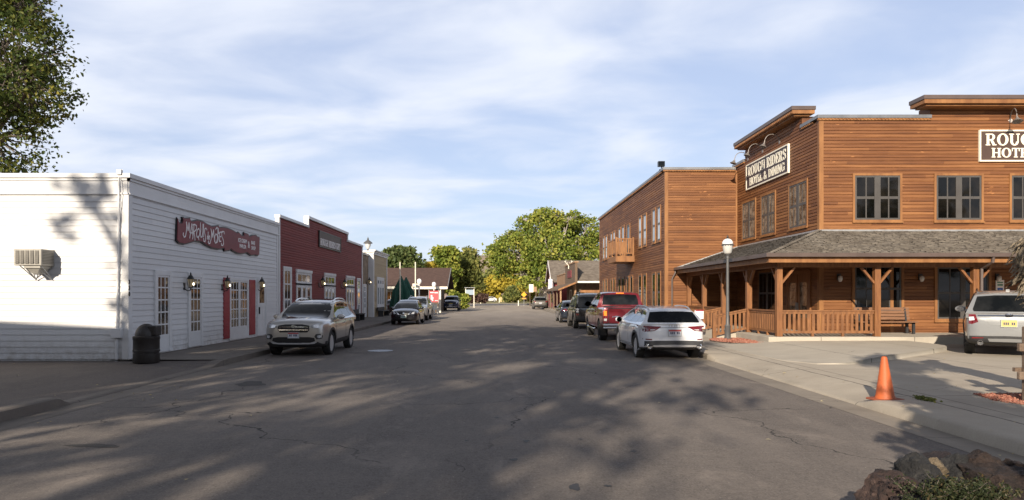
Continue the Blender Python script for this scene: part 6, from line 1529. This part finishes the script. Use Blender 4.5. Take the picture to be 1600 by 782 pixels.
# white antler ornament on the false front
an = thing('antler_ornament', 'white antlers mounted on top of the rustic false front', 'ornament', (X8 - .1, 77, 5.0)); m = MB()
S_A = .62
m.tube([(0, 0, -.5), (0, 0, .2)], .09, 6)
for s_ in (-1, 1):
    m.tube([(0, 0, .1), (s_ * .3, 0, .35), (s_ * .55, .1, .75), (s_ * .45, .1, 1.15)], [.07, .06, .05, .03], 6).tube([(s_ * .3, 0, .35), (s_ * .2, 0, .7)], [.05, .03], 5).tube([(s_ * .5, .08, .65), (s_ * .8, .1, .95)], [.05, .03], 5)
m.v = [(a * S_A, b * S_A, c2 * S_A + .1) for a, b, c2 in m.v]
m.build('antlers', MAT['cream'], an, local=True)
rd = thing('red_building', 'red gabled building with white trim behind the rustic shop', 'building', (14, 98, 0))
MAT['dull_red'] = M('dull_red_paint', (.26, .045, .045), (.20, .035, .035), 2, rough=.7)
MB().box(7.6, 24, 94, 104, 0, 4.0).prism([(7.6, 94, 4.0), (7.6, 104, 4.0), (7.6, 99, 6.6)], (15, 0, 0)).build('wall', MAT['dull_red'], rd)
MB().add([(7.2, 93.2, 3.75), (24, 93.2, 3.75), (24, 99, 6.85), (7.2, 99, 6.85), (24, 104.8, 3.75), (7.2, 104.8, 3.75), (7.2, 93.2, 3.6), (7.2, 99, 6.68), (7.2, 104.8, 3.6), (24, 93.2, 3.6)], [(0, 1, 2, 3), (3, 2, 4, 5), (0, 3, 7, 6), (3, 5, 8, 7), (6, 9, 1, 0)]).build('roof', MAT['far_shingle'], rd, recalc=False)
MB().bar((7.15, 93.2, 3.66), (7.15, 99, 6.76), .06, .22).bar((7.15, 104.8, 3.66), (7.15, 99, 6.76), .06, .22).box(7.5, 7.58, 93.9, 94.3, 0, 3.7).box(7.52, 9.3, 93.9, 93.98, 3.5, 3.75).build('trim', MAT['letter_white'], rd)
MB().box(7.56, 7.6, 96, 98, .8, 2.6).build('window', MAT['glass'], rd)
bp2 = thing('banner_pole', 'white and blue banner pole before the red gabled building', 'banner', (7.0, 92.6, 0)); MB().tube([(0, 0, 0), (0, 0, 4.3)], .06, 8).build('pole', MAT['letter_white'], bp2, local=True); MB().box(-.25, .3, -.03, .03, 1.95, 4.0).build('cloth', M('banner_white', (.58, .60, .68), rough=.7), bp2, local=True)
# yellow warning sign with plate below
wsn = thing('warning_sign', 'yellow diamond warning sign with a small plate below at the end of the street', 'road sign', ((818.7 - PX) / F * 115, 115, 0)); zc_ = 1.78 + 1.4 * 115 / F
MB().tube([(0, .04, 0), (0, .04, zc_ + .3)], .035, 6).build('post', MAT['galv'], wsn, local=True)
MB().prism([(-.46, 0, zc_), (0, 0, zc_ - .46), (.46, 0, zc_), (0, 0, zc_ + .46)], (0, -.02, 0)).build('plate', M('sign_yellow', (.75, .36, .01), rough=.5), wsn, local=True)
MB().box(-.36, .36, -.02, 0, zc_ - .74, zc_ - .56).build('supplementary_plate', M('sign_orange', (.7, .3, .05), rough=.5), wsn, local=True)
# billboard-like white board by the tree
wb_ = thing('white_board', 'white board sign on posts in front of the big cottonwood', 'sign', ((830 - PX) / F * 112, 112, 0)); z1_ = 1.78 + 17.5 * 112 / F; z0_ = 1.78 + 5 * 112 / F
MB().box(-.35, .35, -.05, .05, z0_, z1_).build('board', MAT['cream'], wb_, local=True); MB().box(.36, .9, -.04, .06, z0_ + .1, z1_ - .4).build('side_panel', MAT['rustic_l'], wb_, local=True); MB().tube([(-.2, .1, 0), (-.2, .1, z1_)], .06, 6).tube([(.8, .1, 0), (.8, .1, z1_ - .4)], .06, 6).build('post', MAT['rustic'], wb_, local=True)
# far embankment wall, white pickup, ground bits
tag(MB().box(-40, 9, 243, 244, -.1, 2.0).box(-40, 9, 242.9, 244.1, 2.0, 2.3).build('embankment_wall', M('embankment', (.17, .135, .125), (.22, .18, .165), .3, rough=.9), None), 'long low dusky wall crossing behind the lawn at the end of the street', 'wall')
hb = tag(MB().box(1.5, 3.2, 208, 209, 0, 1.3).box(3.4, 5.6, 208, 209, 0, 1.2).build('hay_bale', M('straw', (.50, .40, .20), (.42, .33, .16), 2, rough=.95), None), 'pale straw coloured blocks right of the far white car', 'bale'); bpy.data.objects.remove(hb)
for xx, w_, lb in ((1.0, 1.5, 'left pale straw coloured block on the far lawn beside the white car'), (3.2, 2.1, 'right pale straw coloured block on the far lawn beside the white car')):
    o = tag(MB().box(-w_ / 2, w_ / 2, -.5, .5, 0, 1.35).build('hay_bale', M('straw', (.50, .40, .20), (.42, .33, .16), 2, rough=.95), None, bevel=.1), lb, 'bale'); o.location = (xx, 190, -.03)
c = sedan('tiny white car parked across the far lawn beyond the end of the street', (-2.7, 196, -.03), R(112), paint('far_white_paint', (.72, .72, .72), 0, .3), None); c.root['group'] = ''
del c.root['group']
for i, (px, D, h) in enumerate(((810, 118, .9), (751, 150, .8), (780, 168, 1.2))):
    x_ = (px - PX) / F * D; o = tag(MB().lathe([(.09, 0), (.09, h), (0, h + .05)], (0, 0, 0), 8).build('bollard', MAT['cream'], None), ['white bollard near the yellow warning sign', 'white bollard near the notice board', 'white bollard in the middle of the street end'][i], 'bollard', 'white bollards at the street end'); o.location = (x_, D, 0)
# ------------------------------------------------------------------ trees
def leaf_mat(name, cols, trans=.35, rough=.6, clump=.35):
    k = NB(name); v, x, y, z = k.xyz()
    gi = k.n('ShaderNodeNewGeometry'); r = gi.outputs['Random Per Island']
    n = k.noise(v, clump, 4)
    t = k.math('ADD', k.math('MULTIPLY', r, .55), k.mr(n, .3, .7, 0, .6))
    c = k.mix(k.mr(t, .1, .55), cols[0], cols[1]); c = k.mix(k.mr(t, .6, 1.05), c, cols[2])
    k.l(c, k.b.inputs['Base Color']); k.b.inputs['Roughness'].default_value = rough; k.b.inputs['Specular IOR Level'].default_value = .25
    tr = k.n('ShaderNodeBsdfTranslucent'); k.l(c, tr.inputs[0])
    mx = k.n('ShaderNodeMixShader'); mx.inputs[0].default_value = trans
    k.l(k.b.outputs[0], mx.inputs[1]); k.l(tr.outputs[0], mx.inputs[2])
    o = [q for q in k.nt.nodes if q.type == 'OUTPUT_MATERIAL'][0]; k.l(mx.outputs[0], o.inputs[0])
    return k.m
MAT['bark'] = M('bark', (.10, .085, .07), (.18, .155, .13), 3, 7, rough=.95, stretch=(3, 3, .6), bump=.8)
MAT['bark_pale'] = M('pale_bark', (.30, .27, .23), (.42, .38, .33), 3, 7, rough=.95, stretch=(3, 3, .6), bump=.6)
L_DARK = leaf_mat('leaves_deep_green', ((.040, .065, .022), (.095, .135, .045), (.22, .23, .08)))
L_COT = leaf_mat('leaves_cottonwood', ((.060, .105, .020), (.21, .26, .045), (.50, .46, .10)))
L_YEL = leaf_mat('leaves_yellow', ((.20, .20, .03), (.42, .34, .05), (.60, .46, .07)))
L_OLV = leaf_mat('leaves_olive', ((.060, .085, .026), (.17, .19, .055), (.38, .34, .10)))
L_NEAR = leaf_mat('leaves_near_cottonwood', ((.026, .050, .011), (.080, .110, .024), (.27, .24, .045)), clump=.5)
L_PINE = leaf_mat('leaves_juniper', ((.012, .026, .012), (.028, .05, .02), (.06, .08, .03)), .15)
L_SHR = leaf_mat('leaves_creeping_juniper', ((.014, .020, .009), (.036, .048, .020), (.12, .070, .035)), .15, clump=2.5)
def leaves(name, mat, pts, size, rs, parent, aspect=1.6, base=(0, 0, 0)):
    n = len(pts); a = rs.normal(size=(n, 3)); a /= np.linalg.norm(a, axis=1)[:, None]
    b = np.cross(a, rs.normal(size=(n, 3))); b /= np.linalg.norm(b, axis=1)[:, None]; nn = np.cross(a, b)
    s = size * rs.uniform(.65, 1.3, size=(n, 1)); a = a * s * aspect * .5; b = b * s * .5; nn = nn * s * .12
    V = np.empty((n, 4, 3)); V[:, 0] = pts - a; V[:, 1] = pts + b + nn; V[:, 2] = pts + a; V[:, 3] = pts - b + nn
    V = V.reshape(-1, 3) - np.array(base)
    me = bpy.data.meshes.new(name); me.vertices.add(4 * n); me.vertices.foreach_set('co', V.ravel())
    me.loops.add(4 * n); me.loops.foreach_set('vertex_index', np.arange(4 * n, dtype=np.int32))
    me.polygons.add(n); me.polygons.foreach_set('loop_start', np.arange(0, 4 * n, 4, dtype=np.int32)); me.polygons.foreach_set('loop_total', np.full(n, 4, dtype=np.int32))
    me.update(); me.materials.append(mat)
    ob = bpy.data.objects.new(name, me); COL.objects.link(ob); ob.parent = parent; return ob
def tree(name, label, base, lobes, n, size, mat, trunk_r=.3, bark='bark', group=None, seed=1, clumps=26, cs=.30, cat='tree', fork=None, twigs=True):
    """lobes: (x,y,z,r[,squash]) world. Leaves gather in clumps over each lobe's shell and inside it."""
    rs = np.random.RandomState(seed); rnd = random.Random(seed)
    t = thing(name, label, cat, base, 0, group); B = Vector(base)
    wts = np.array([l[3] ** 2.3 for l in lobes]); wts /= wts.sum(); P = []; TW = []
    for l, w_ in zip(lobes, wts):
        c = np.array(l[:3]); r = l[3]; sq = l[4] if len(l) > 4 else .85
        k = max(5, int(clumps)); d = rs.normal(size=(k, 3)); d /= np.linalg.norm(d, axis=1)[:, None]
        rad = rs.uniform(.45, 1.0, size=(k, 1)) ** .6; cc = c + d * rad * r * np.array([1, 1, sq])
        m_ = int(n * w_); idx = rs.randint(0, k, m_); sz = rs.uniform(.6, 1.35, size=k)[idx][:, None]
        P.append(cc[idx] + np.clip(rs.normal(size=(m_, 3)), -1.9, 1.9) * r * cs * sz * np.array([1, 1, .7]))
        if twigs: TW += [(Vector(c), Vector(q)) for q in cc]
    P = np.concatenate(P); P = P[P[:, 2] > base[2] + .15]
    m = MB(); top = max(l[2] for l in lobes); fk = Vector(fork) if fork else Vector((B.x, B.y, B.z + (min(l[2] - l[3] * .5 for l in lobes) - B.z) * .9 + .6))
    fk.z = max(fk.z, B.z + .8)
    m.tube([B - Vector((0, 0, .1)), B.lerp(fk, .35) + Vector((rnd.uniform(-.1, .1), rnd.uniform(-.1, .1), 0)), fk], [trunk_r * 1.3, trunk_r, trunk_r * .85], 10)
    for l in lobes:
        c = Vector(l[:3]); mid = fk.lerp(c, .5) + Vector((rnd.uniform(-.4, .4), rnd.uniform(-.4, .4), l[3] * .12)); r0 = trunk_r * (.35 + .3 * l[3] / max(q[3] for q in lobes))
        m.tube([fk - Vector((0, 0, .3)), mid, c], [r0, r0 * .6, r0 * .3], 7)
        for k in range(4):
            d = Vector((rnd.gauss(0, 1), rnd.gauss(0, 1), rnd.uniform(-.3, 1))).normalized() * l[3] * .85
            m.tube([c.lerp(mid, rnd.uniform(0, .6)), c + d * .5 + Vector((0, 0, .1)), c + d], [r0 * .32, r0 * .2, r0 * .06], 5)
    for a_, b_ in TW: m.tube([a_, a_.lerp(b_, .55) + Vector((0, 0, .05)), b_ + (b_ - a_) * .12], [trunk_r * .09, trunk_r * .055, trunk_r * .02], 4)
    m.build('trunk', MAT[bark], t, smooth=60, recalc=False)
    leaves('crown', mat, P, size, rs, t, base=base)
    return t
# big cottonwood at the end of the street
D0 = 122
def tl(px, py, r_px, D, dy=0, sq=.9): p = at_d(px, py, D + dy); return (p.x, p.y, p.z, r_px * D / F, sq)
lob = [tl(805, 398, 38, D0), tl(838, 365, 36, D0), tl(880, 370, 38, D0, 4), tl(915, 362, 26, D0, 3), tl(858, 400, 44, D0, -4), tl(905, 400, 34, D0, 2), tl(786, 414, 22, D0, -2), tl(852, 430, 30, D0, -5), tl(820, 430, 20, D0, -3), tl(775, 398, 15, D0), tl(765, 410, 10, D0), tl(822, 345, 13, D0), tl(868, 338, 12, D0), tl(797, 372, 14, D0), tl(850, 340, 18, D0, 2), tl(925, 385, 20, D0, 4), tl(890, 345, 18, D0), tl(915, 430, 26, D0)]
tree('cottonwood_tree', 'huge spreading green and yellow cottonwood behind the rustic shop at the street end', (7.6, D0, 0), lob, 36000, .33, L_COT, .75, 'bark_pale', seed=11, clumps=34, cs=.175, fork=(8.2, D0, 4.0))
# shrubs and trees behind the lawn
def T2(label, D, lobs, n, size, mat, seed, name='tree', tr=.2, base_px=None, cs=.3):
    L_ = [tl(*l[:3], D, *(l[3:])) for l in lobs]; bx = sum(l[0] for l in L_) / len(L_)
    return tree(name, label, (bx, D, 0), L_, n, size, mat, tr, seed=seed, cs=cs, clumps=18)
T2('bright yellow autumn trees standing left of the green bush at the street end', 225, [(772, 447, 14), (785, 440, 12), (760, 452, 12), (800, 444, 14), (775, 458, 10)], 5200, .8, L_YEL, 21)
T2('yellow autumn tree behind the yellow warning sign', 205, [(815, 440, 12), (826, 450, 10), (810, 455, 10), (832, 440, 9)], 3600, .75, L_YEL, 22)
T2('round green bush in the middle of the street end', 170, [(800, 461, 9), (794, 466, 7), (808, 465, 8), (801, 453, 6)], 3600, .45, L_OLV, 23, 'bush')
T2('slim yellowish shrub under the big cottonwood', 140, [(833, 462, 6), (831, 468, 5)], 900, .4, L_YEL, 24, 'bush')
T2('olive and yellow tree right of the brown gabled building roof', 118, [(722, 425, 24), (735, 440, 16), (705, 412, 16), (728, 402, 14), (745, 445, 12), (712, 448, 18), (738, 420, 10)], 10500, .42, L_OLV, 25, tr=.3)
T2('tall loose green tree rising behind the middle of the brown roof', 112, [(690, 402, 15), (697, 418, 18), (680, 420, 14), (705, 395, 10), (672, 425, 10), (693, 440, 16)], 7500, .42, L_COT, 26, tr=.3)
T2('dark green tree behind the tan shop, left of the white poles', 105, [(625, 402, 16), (612, 415, 16), (645, 412, 13), (633, 395, 10), (600, 408, 12), (650, 425, 10), (620, 428, 14), (608, 394, 7)], 8500, .42, L_DARK, 27, tr=.3)
T2('small yellow green tree low behind the brown roof', 110, [(662, 425, 9), (670, 418, 8), (655, 428, 7)], 2000, .4, L_YEL, 28)
T2('bright green shrub beside the gable end of the brown building', 88, [(716, 470, 9), (722, 475, 8), (711, 462, 7), (724, 466, 7)], 2100, .28, L_COT, 29, 'bush')
T2('brown purple bush behind the notice board', 150, [(745, 465, 7), (752, 466, 7), (738, 467, 6)], 1500, .4, leaf_mat('leaves_purple', ((.06, .035, .035), (.10, .06, .05), (.16, .10, .07))), 30, 'bush')
T2('dusky purple bush left of the far white car', 215, [(757, 464, 4), (750, 464, 4)], 900, .5, leaf_mat('leaves_dusky', ((.07, .04, .04), (.11, .07, .06), (.15, .10, .08))), 31, 'bush')
T2('dusky purple bush right of the round green bush', 200, [(822, 464, 6), (829, 464, 6), (815, 466, 5)], 1100, .5, leaf_mat('leaves_mauve', ((.07, .045, .04), (.12, .08, .06), (.17, .12, .09))), 32, 'bush')
T2('pale green tree band left of the yellow autumn trees', 240, [(745, 446, 14), (735, 452, 12), (752, 436, 8), (742, 432, 9)], 3600, .8, L_OLV, 33)
T2('dull green tree band behind the yellow autumn trees', 262, [(765, 440, 12), (780, 432, 14), (795, 434, 12), (755, 446, 12), (810, 432, 14), (828, 436, 14)], 5600, .9, L_OLV, 34)
# hill far behind
struct(grid(list(np.linspace(-420, 420, 43)), list(np.linspace(640, 1100, 24)), lambda x, y: -1 + 47 * math.exp(-((x + 25) / 120) ** 2) * ss(640, 900, y) + 24 * ss(700, 950, y) * (.6 + .4 * math.sin(x * .021 + 1)) * (.75 + .25 * math.sin(x * .07))).build('hill', M('badland_hill', (.30, .23, .17), (.15, .14, .075), .03, 8, rough=.95, lo=.42, hi=.6), smooth=80))
# near cottonwood rising behind the white shop at the left edge
lob = [(-25.3, 33, 15.2, 3.4), (-23.2, 32.5, 12.6, 3.0), (-22.2, 32.2, 11.4, 2.0), (-26.5, 32.5, 11.2, 3.6), (-24.4, 33, 9.4, 2.4), (-27.5, 33, 17.5, 3.6), (-24.0, 33, 17.0, 2.0), (-28.5, 32, 14, 3.6), (-25.0, 32, 7.6, 2.2), (-21.9, 32.2, 12.6, .9), (-22.6, 32.6, 15.4, 1.3), (-29, 33, 9, 3)]
tree('cottonwood_tree', 'dark leafy cottonwood rising behind the white shop at the left picture edge', (-27, 33, 0), lob, 42000, .13, L_NEAR, .5, seed=41, clumps=44, cs=.155, fork=(-27, 33, 6))
# trees around the camera that throw the dappled shade over the street
G3 = 'tall street trees behind the camera that shade the road'
def shade(label, base, lobs, n, size, seed, tr=.45, cs=.26, cl=20): tree('shade_tree', label, base, lobs, n, size, L_NEAR, tr, group=G3, seed=seed, clumps=cl, cs=cs)
# (base trees defined below, tuned so that their shadows fall as in the photograph)
SH = [
 ('tall cottonwood beside the left kerb just behind the camera', (-11.0, -3.0, 0), [(-12.5, -2.5, 9.5, 3.4), (-9.2, -3.5, 12.0, 3.6), (-11.5, -2, 14.5, 3.4), (-8.8, -2.5, 15.8, 2.6), (-10.2, -5, 18.0, 2.6), (-13.5, -5, 12.5, 3.0)], 3900, .30),
 ('tall cottonwood farther back along the left kerb', (-15.5, -10, 0), [(-17, -10, 8.5, 3.6), (-14, -9.5, 11.0, 3.6), (-16, -10, 14.5, 3.6), (-13, -10, 16.5, 3.0), (-16, -9, 18.5, 2.8), (-19.4, -9, 15.4, 1.3)], 3000, .30),
 ('broad cottonwood on the lot behind the camera', (-8.5, -13.5, 0), [(-10, -13, 9.0, 3.4), (-7, -14, 10.5, 3.2), (-9.0, -14, 13.5, 3.5), (-6.6, -13, 15.0, 2.7), (-9.5, -12.5, 17, 3.0)], 2100, .28),
 ('cottonwood in the middle distance behind the camera', (-13.5, -23.0, 0), [(-14.5, -22.5, 11.0, 3.0), (-12, -23, 13.0, 3.0), (-14, -23, 16.0, 3.2), (-12.2, -22, 18.0, 2.6)], 2400, .30),
 ('cottonwood well behind the camera on the street side', (1.0, -16.5, 0), [(-.6, -16.5, 8.6, 1.9), (1.6, -16.5, 9.2, 2.0)], 1000, .26),
]
for i, (lb, b, lo, n, s) in enumerate(SH): shade(lb, b, lo, n, s, 60 + i, cs=(.21, .18, .17, .18, .2)[i], cl=(13, 9, 9, 9, 8)[i])
for i, x_ in enumerate((-44, -30, -16, -3, 10, 23, 36, 50, 64)):  # unseen trees added behind the camera to darken the window reflections
    rr_ = random.Random(90 + i); yy = -50 + rr_.uniform(-4, 4)
    tree('reflection_tree', 'tall unseen tree in a row added behind the camera for dark window reflections', (x_, yy, 0), [(x_ + rr_.uniform(-4, 4), yy, rr_.uniform(4.5, 14.5), rr_.uniform(3.4, 5)) for q in range(7)], 2600, .8, L_NEAR, .4, group='unseen trees added for window reflections', seed=90 + i, clumps=14, cs=.3)
# unseen evergreen added right of the camera, lobes shaped for its cast shadow
lob = [(3.6, .4, 1.7, 1.0, 1.2), (3.3, .5, 2.8, .9, 1.1), (4.4, .3, 2.7, .95), (5.4, .1, 2.5, .95), (3.6, .5, 3.85, .72, 1.1), (3.55, .5, 4.7, .66, 1.1), (3.65, .5, 5.6, .42, 1.2), (4.0, .6, 6.75, .62, .9)]
tree('shadow_evergreen', 'unseen dark evergreen added beside the camera, shaped for the shadow on the concrete', (3.7, .5, 0), lob, 14000, .15, L_PINE, .14, seed=71, clumps=40, cs=.26)
# low outbuilding left of the camera whose roof shades the foot of the white shop
ob_ = thing('outbuilding', 'plain weathered outbuilding with a low gable roof left of the camera', 'building', (-20, 4, 0))
MB().box(-28, -16.5, 1.2, 8.2, 0, 4.5).build('wall', MAT['rustic'], ob_)
MB().add([(-28.4, .8, 4.5), (-28.4, 4.7, 7.2), (-28.4, 8.6, 4.5), (-11.6, .8, 4.2), (-11.9, 4.7, 6.3), (-11.6, 8.6, 4.2)], [(0, 1, 4, 3), (1, 2, 5, 4), (0, 3, 5, 2), (3, 4, 5), (0, 2, 1)]).build('roof', MAT['brown_roof'], ob_)

# ------------------------------------------------------------------ gnarled trunk at the right picture edge
k = NB('driftwood'); v, x, y, z = k.xyz()
gn_ = k.noise(k.vec(k.math('MULTIPLY', x, 9.), k.math('MULTIPLY', y, 9.), k.math('MULTIPLY', z, 2.2)), 1.4, 6, .7, .6)
k.l(k.mix(k.mr(gn_, .36, .62), (.040, .030, .022), (.38, .31, .22)), k.b.inputs['Base Color']); k.b.inputs['Roughness'].default_value = .9; k.bump(gn_, 1.0, .08); MAT['driftwood'] = k.m
gt = thing('dead_trunk', 'gnarled dry trunk with shredded bark leaning in at the right picture edge', 'dead tree', (9.15, 10.9, .22))
m = MB().tube([(9.15, 10.9, .2), (9.05, 10.9, 1.0), (8.85, 10.9, 1.7), (8.62, 10.88, 2.2), (8.58, 10.88, 2.55), (8.8, 10.9, 2.85)], [.30, .26, .25, .27, .24, .10], 14)
o = m.build('trunk', MAT['driftwood'], gt, smooth=80)
bm = bmesh.new(); bm.from_mesh(o.data); bmesh.ops.subdivide_edges(bm, edges=bm.edges[:], cuts=4, use_grid_fill=True)
for v_ in bm.verts:
    q = v_.co * 3.2; v_.co += Vector((mnoise.noise(q), mnoise.noise(q + Vector((9, 0, 0))), mnoise.noise(q * .6 + Vector((0, 7, 0))))) * .085 + Vector((mnoise.noise(v_.co * 11), mnoise.noise(v_.co * 11 + Vector((3, 3, 3))), 0)) * .03
bm.to_mesh(o.data); bm.free()
rnd = random.Random(8); m = MB()
for i in range(150):
    t_ = rnd.random(); c0 = Vector((8.92 - .34 * math.sin(t_ * 2.2), 10.88, 1.55 + t_ * 1.15)); a = rnd.uniform(1.7, 5.2)
    p = c0 + Vector((math.cos(a) * .24, math.sin(a) * .24, 0)); d = Vector((math.cos(a) * .5 + rnd.uniform(-.3, .2), math.sin(a) * .4, rnd.uniform(-1.0, -.1))).normalized() * rnd.uniform(.10, .27)
    if t_ < .22: d = Vector((-.9, rnd.uniform(-.3, .3), rnd.uniform(-.25, .12))) * rnd.uniform(.12, .30)
    m.tube([p, p + d * .5 + Vector((rnd.uniform(-.03, .03), 0, .02)), p + d], [.016, .013, .004], 5)
m.build('bark_shreds', MAT['driftwood'], gt)

# ------------------------------------------------------------------ rocks and shrub in the foreground
def rock_mat(name, a, b, c_):
    k = NB(name); v, x, y, z = k.xyz()
    n = k.noise(v, 5.0, 8, .7); c = k.mix(k.mr(n, .38, .62), a, b); c = k.mix(k.mr(k.noise(v, 17, 5, .75), .55, .72, 0, .8), c, c_)
    c = k.mix(k.mr(k.noise(v, 30, 3), .30, .42, .75, 0), c, (.012, .010, .010))
    k.l(c, k.b.inputs['Base Color']); k.b.inputs['Roughness'].default_value = .8; k.bump(k.noise(v, 26, 6, .7), 1.0, .03); return k.m
RM = [rock_mat('rock_red', (.013, .008, .0075), (.034, .021, .018), (.085, .062, .052)), rock_mat('rock_grey', (.010, .0105, .012), (.026, .026, .028), (.07, .066, .06)), rock_mat('rock_purple', (.009, .0055, .007), (.022, .014, .015), (.055, .04, .038)), rock_mat('rock_pink', (.022, .013, .012), (.060, .036, .031), (.15, .10, .085)), rock_mat('rock_tan', (.11, .085, .055), (.18, .14, .095), (.24, .20, .15))]
def rock(label, c, s, mi, seed, squash=.8):
    rnd = random.Random(seed); bm = bmesh.new(); bmesh.ops.create_icosphere(bm, subdivisions=5, radius=1)
    pl = []
    for k in range(16):
        n = Vector((rnd.gauss(0, 1), rnd.gauss(0, 1), rnd.gauss(0, 1))).normalized(); pl.append((n, rnd.uniform(.48, .86)))
    for v in bm.verts:
        for n, d in pl:
            e = v.co.dot(n) - d
            if e > 0: v.co -= n * e
        q = v.co * 2.6 + Vector((seed * 3.1, 0, 0)); v.co += v.co.normalized() * (mnoise.fractal(q * 1.6, .8, 2.2, 6) * .085 + abs(mnoise.noise(q * 4)) * -.05)
        v.co = Vector((v.co.x * s[0], v.co.y * s[1], v.co.z * s[2]))
    me = bpy.data.meshes.new('boulder'); bm.to_mesh(me); bm.free(); me.materials.append(RM[mi])
    me.polygons.foreach_set('use_smooth', [True] * len(me.polygons)); me.set_sharp_from_angle(angle=R(32))
    o = bpy.data.objects.new('boulder', me); COL.objects.link(o); o.location = c; o.rotation_euler = (rnd.uniform(-.4, .4), rnd.uniform(-.4, .4), rnd.uniform(0, 6))
    tag(o, label, 'rock', 'rocks of the foreground planter'); return o
def rk(px, py, D, dz=0): p = at_d(px, py, D); return Vector((p.x, D, p.z + dz))
rock('pinkish boulder at the left end of the foreground rock pile', rk(1392, 782, 4.6), (.25, .24, .19), 3, 1)
rock('grey flat faced boulder second from the left in the foreground rock pile', rk(1440, 757, 4.75), (.19, .19, .21), 1, 2)
rock('small tan rock wedged between grey boulders at the top of the rock pile', rk(1461, 731, 4.95), (.10, .11, .075), 4, 3)
rock('bluish dark boulder at the top middle of the rock pile', rk(1503, 748, 4.95), (.20, .2, .16), 1, 4)
rock('largest brown red boulder at the right of the foreground rock pile', rk(1560, 762, 4.8), (.30, .30, .25), 0, 5)
rock('dark purple rock low at the front left of the rock pile', rk(1425, 792, 4.4), (.17, .17, .13), 2, 6)
rock('dark red slab on top of the grey flat faced boulder', rk(1422, 738, 4.95), (.11, .12, .06), 2, 7)
rock('dark purple slab behind the small tan rock', rk(1463, 722, 5.15), (.16, .13, .06), 2, 8)
rock('dark boulder leaving the picture at the right bottom corner', rk(1612, 752, 5.1), (.22, .22, .14), 1, 9)
rock('low dark rock at the far left foot of the rock pile', rk(1378, 756, 4.95), (.13, .13, .09), 2, 10)
rock('rough red rock crowning the right side of the rock pile', rk(1535, 730, 5.0), (.20, .17, .12), 0, 13)
rock('brown rock sloping down at the right side of the rock pile', rk(1588, 740, 5.0), (.16, .16, .13), 0, 14)
rock('brown boulder under the creeping shrub', rk(1500, 806, 4.45), (.45, .33, .20), 0, 12)
sr = thing('shrub', 'low creeping juniper with rusty tips growing among the foreground rocks', 'shrub', (3.0, 4.35, .3))
rs = np.random.RandomState(5); P_ = []; rnd = random.Random(5); m = MB()
for i in range(300):
    c0 = rk(rnd.gauss(1498, 34), rnd.uniform(768, 812), rnd.uniform(4.15, 4.5)); d = Vector((rnd.gauss(0, .6), rnd.gauss(0, .5) - .2, rnd.uniform(.1, .8))).normalized() * rnd.uniform(.06, .16)
    m.tube([c0, c0 + d * .6, c0 + d], [.0022, .0018, .001], 3)
    for k in range(46):
        t_ = rnd.uniform(.1, 1.05); P_.append(c0 + d * t_ + Vector((rnd.gauss(0, .014), rnd.gauss(0, .014), rnd.gauss(0, .014))))
m.build('twig', MAT['bark'], sr, recalc=False)
leaves('foliage', L_SHR, np.array([tuple(p) for p in P_]), .011, rs, sr, aspect=2.2, base=(3.0, 4.35, .3))
struct(grid(list(np.linspace(2.3, 4.6, 14)), list(np.linspace(2.2, 5.1, 14)), lambda x, y: .30 * ss(2.3, 2.8, x) * ss(5.1, 4.5, y) + .02 * math.sin(x * 9) * math.sin(y * 8)).build('planter_soil', M('planter_soil', (.05, .034, .026), (.085, .06, .045), 8, rough=.95, bump=.6), smooth=60))
# fallen leaves and crumbs on the ground, weed in the kerb joint
rs = np.random.RandomState(9); rnd = random.Random(9); P_ = []
for i in range(150):
    x_ = rnd.choice((rnd.uniform(-7.3, -5.9), rnd.uniform(-14, -7.3), rnd.uniform(5.2, 6.4), rnd.uniform(-6, 5.2), rnd.uniform(5.9, 12)))
    y_ = rnd.uniform(7, 17.2) if x_ < -7.3 else rnd.uniform(5.5, 26); z_ = .012 if -7.05 < x_ < 5.86 else (.125 if x_ < -9 else .16 if x_ < -7 else max(rz(x_, y_), 0) + .012)
    P_.append((x_, y_, z_ + .004))
P_ = np.array(P_); n = len(P_); V = np.empty((n, 4, 3)); a = rs.uniform(0, 6.28, n); s = rs.uniform(.012, .04, n)
for j, (u, v_) in enumerate(((-1, 0), (0, .6), (1, 0), (0, -.6))):
    V[:, j, 0] = P_[:, 0] + s * (u * np.cos(a) - v_ * np.sin(a)); V[:, j, 1] = P_[:, 1] + s * (u * np.sin(a) + v_ * np.cos(a)); V[:, j, 2] = P_[:, 2] + (.012 * rs.uniform(0, 1, n) if j % 2 else 0)
me = bpy.data.meshes.new('fallen_leaves'); me.from_pydata(V.reshape(-1, 3).tolist(), [], [(4*i, 4*i+1, 4*i+2, 4*i+3) for i in range(n)]); me.materials.append(leaf_mat('fallen_leaf', ((.30, .22, .08), (.42, .34, .16), (.50, .46, .34)), .1)); fo = bpy.data.objects.new('fallen_leaves', me); COL.objects.link(fo); fo['kind'] = 'stuff'
wd_ = thing('weed_tuft', 'low green weed growing in the kerb joint right of the traffic cone', 'weed', (6.72, 10.7, .14)); rs = np.random.RandomState(3)
leaves('leaf', L_OLV, np.array([6.72, 10.75, .155]) + rs.normal(size=(260, 3)) * np.array([.045, .10, .010]), .035, rs, wd_, base=(6.72, 10.7, .14))
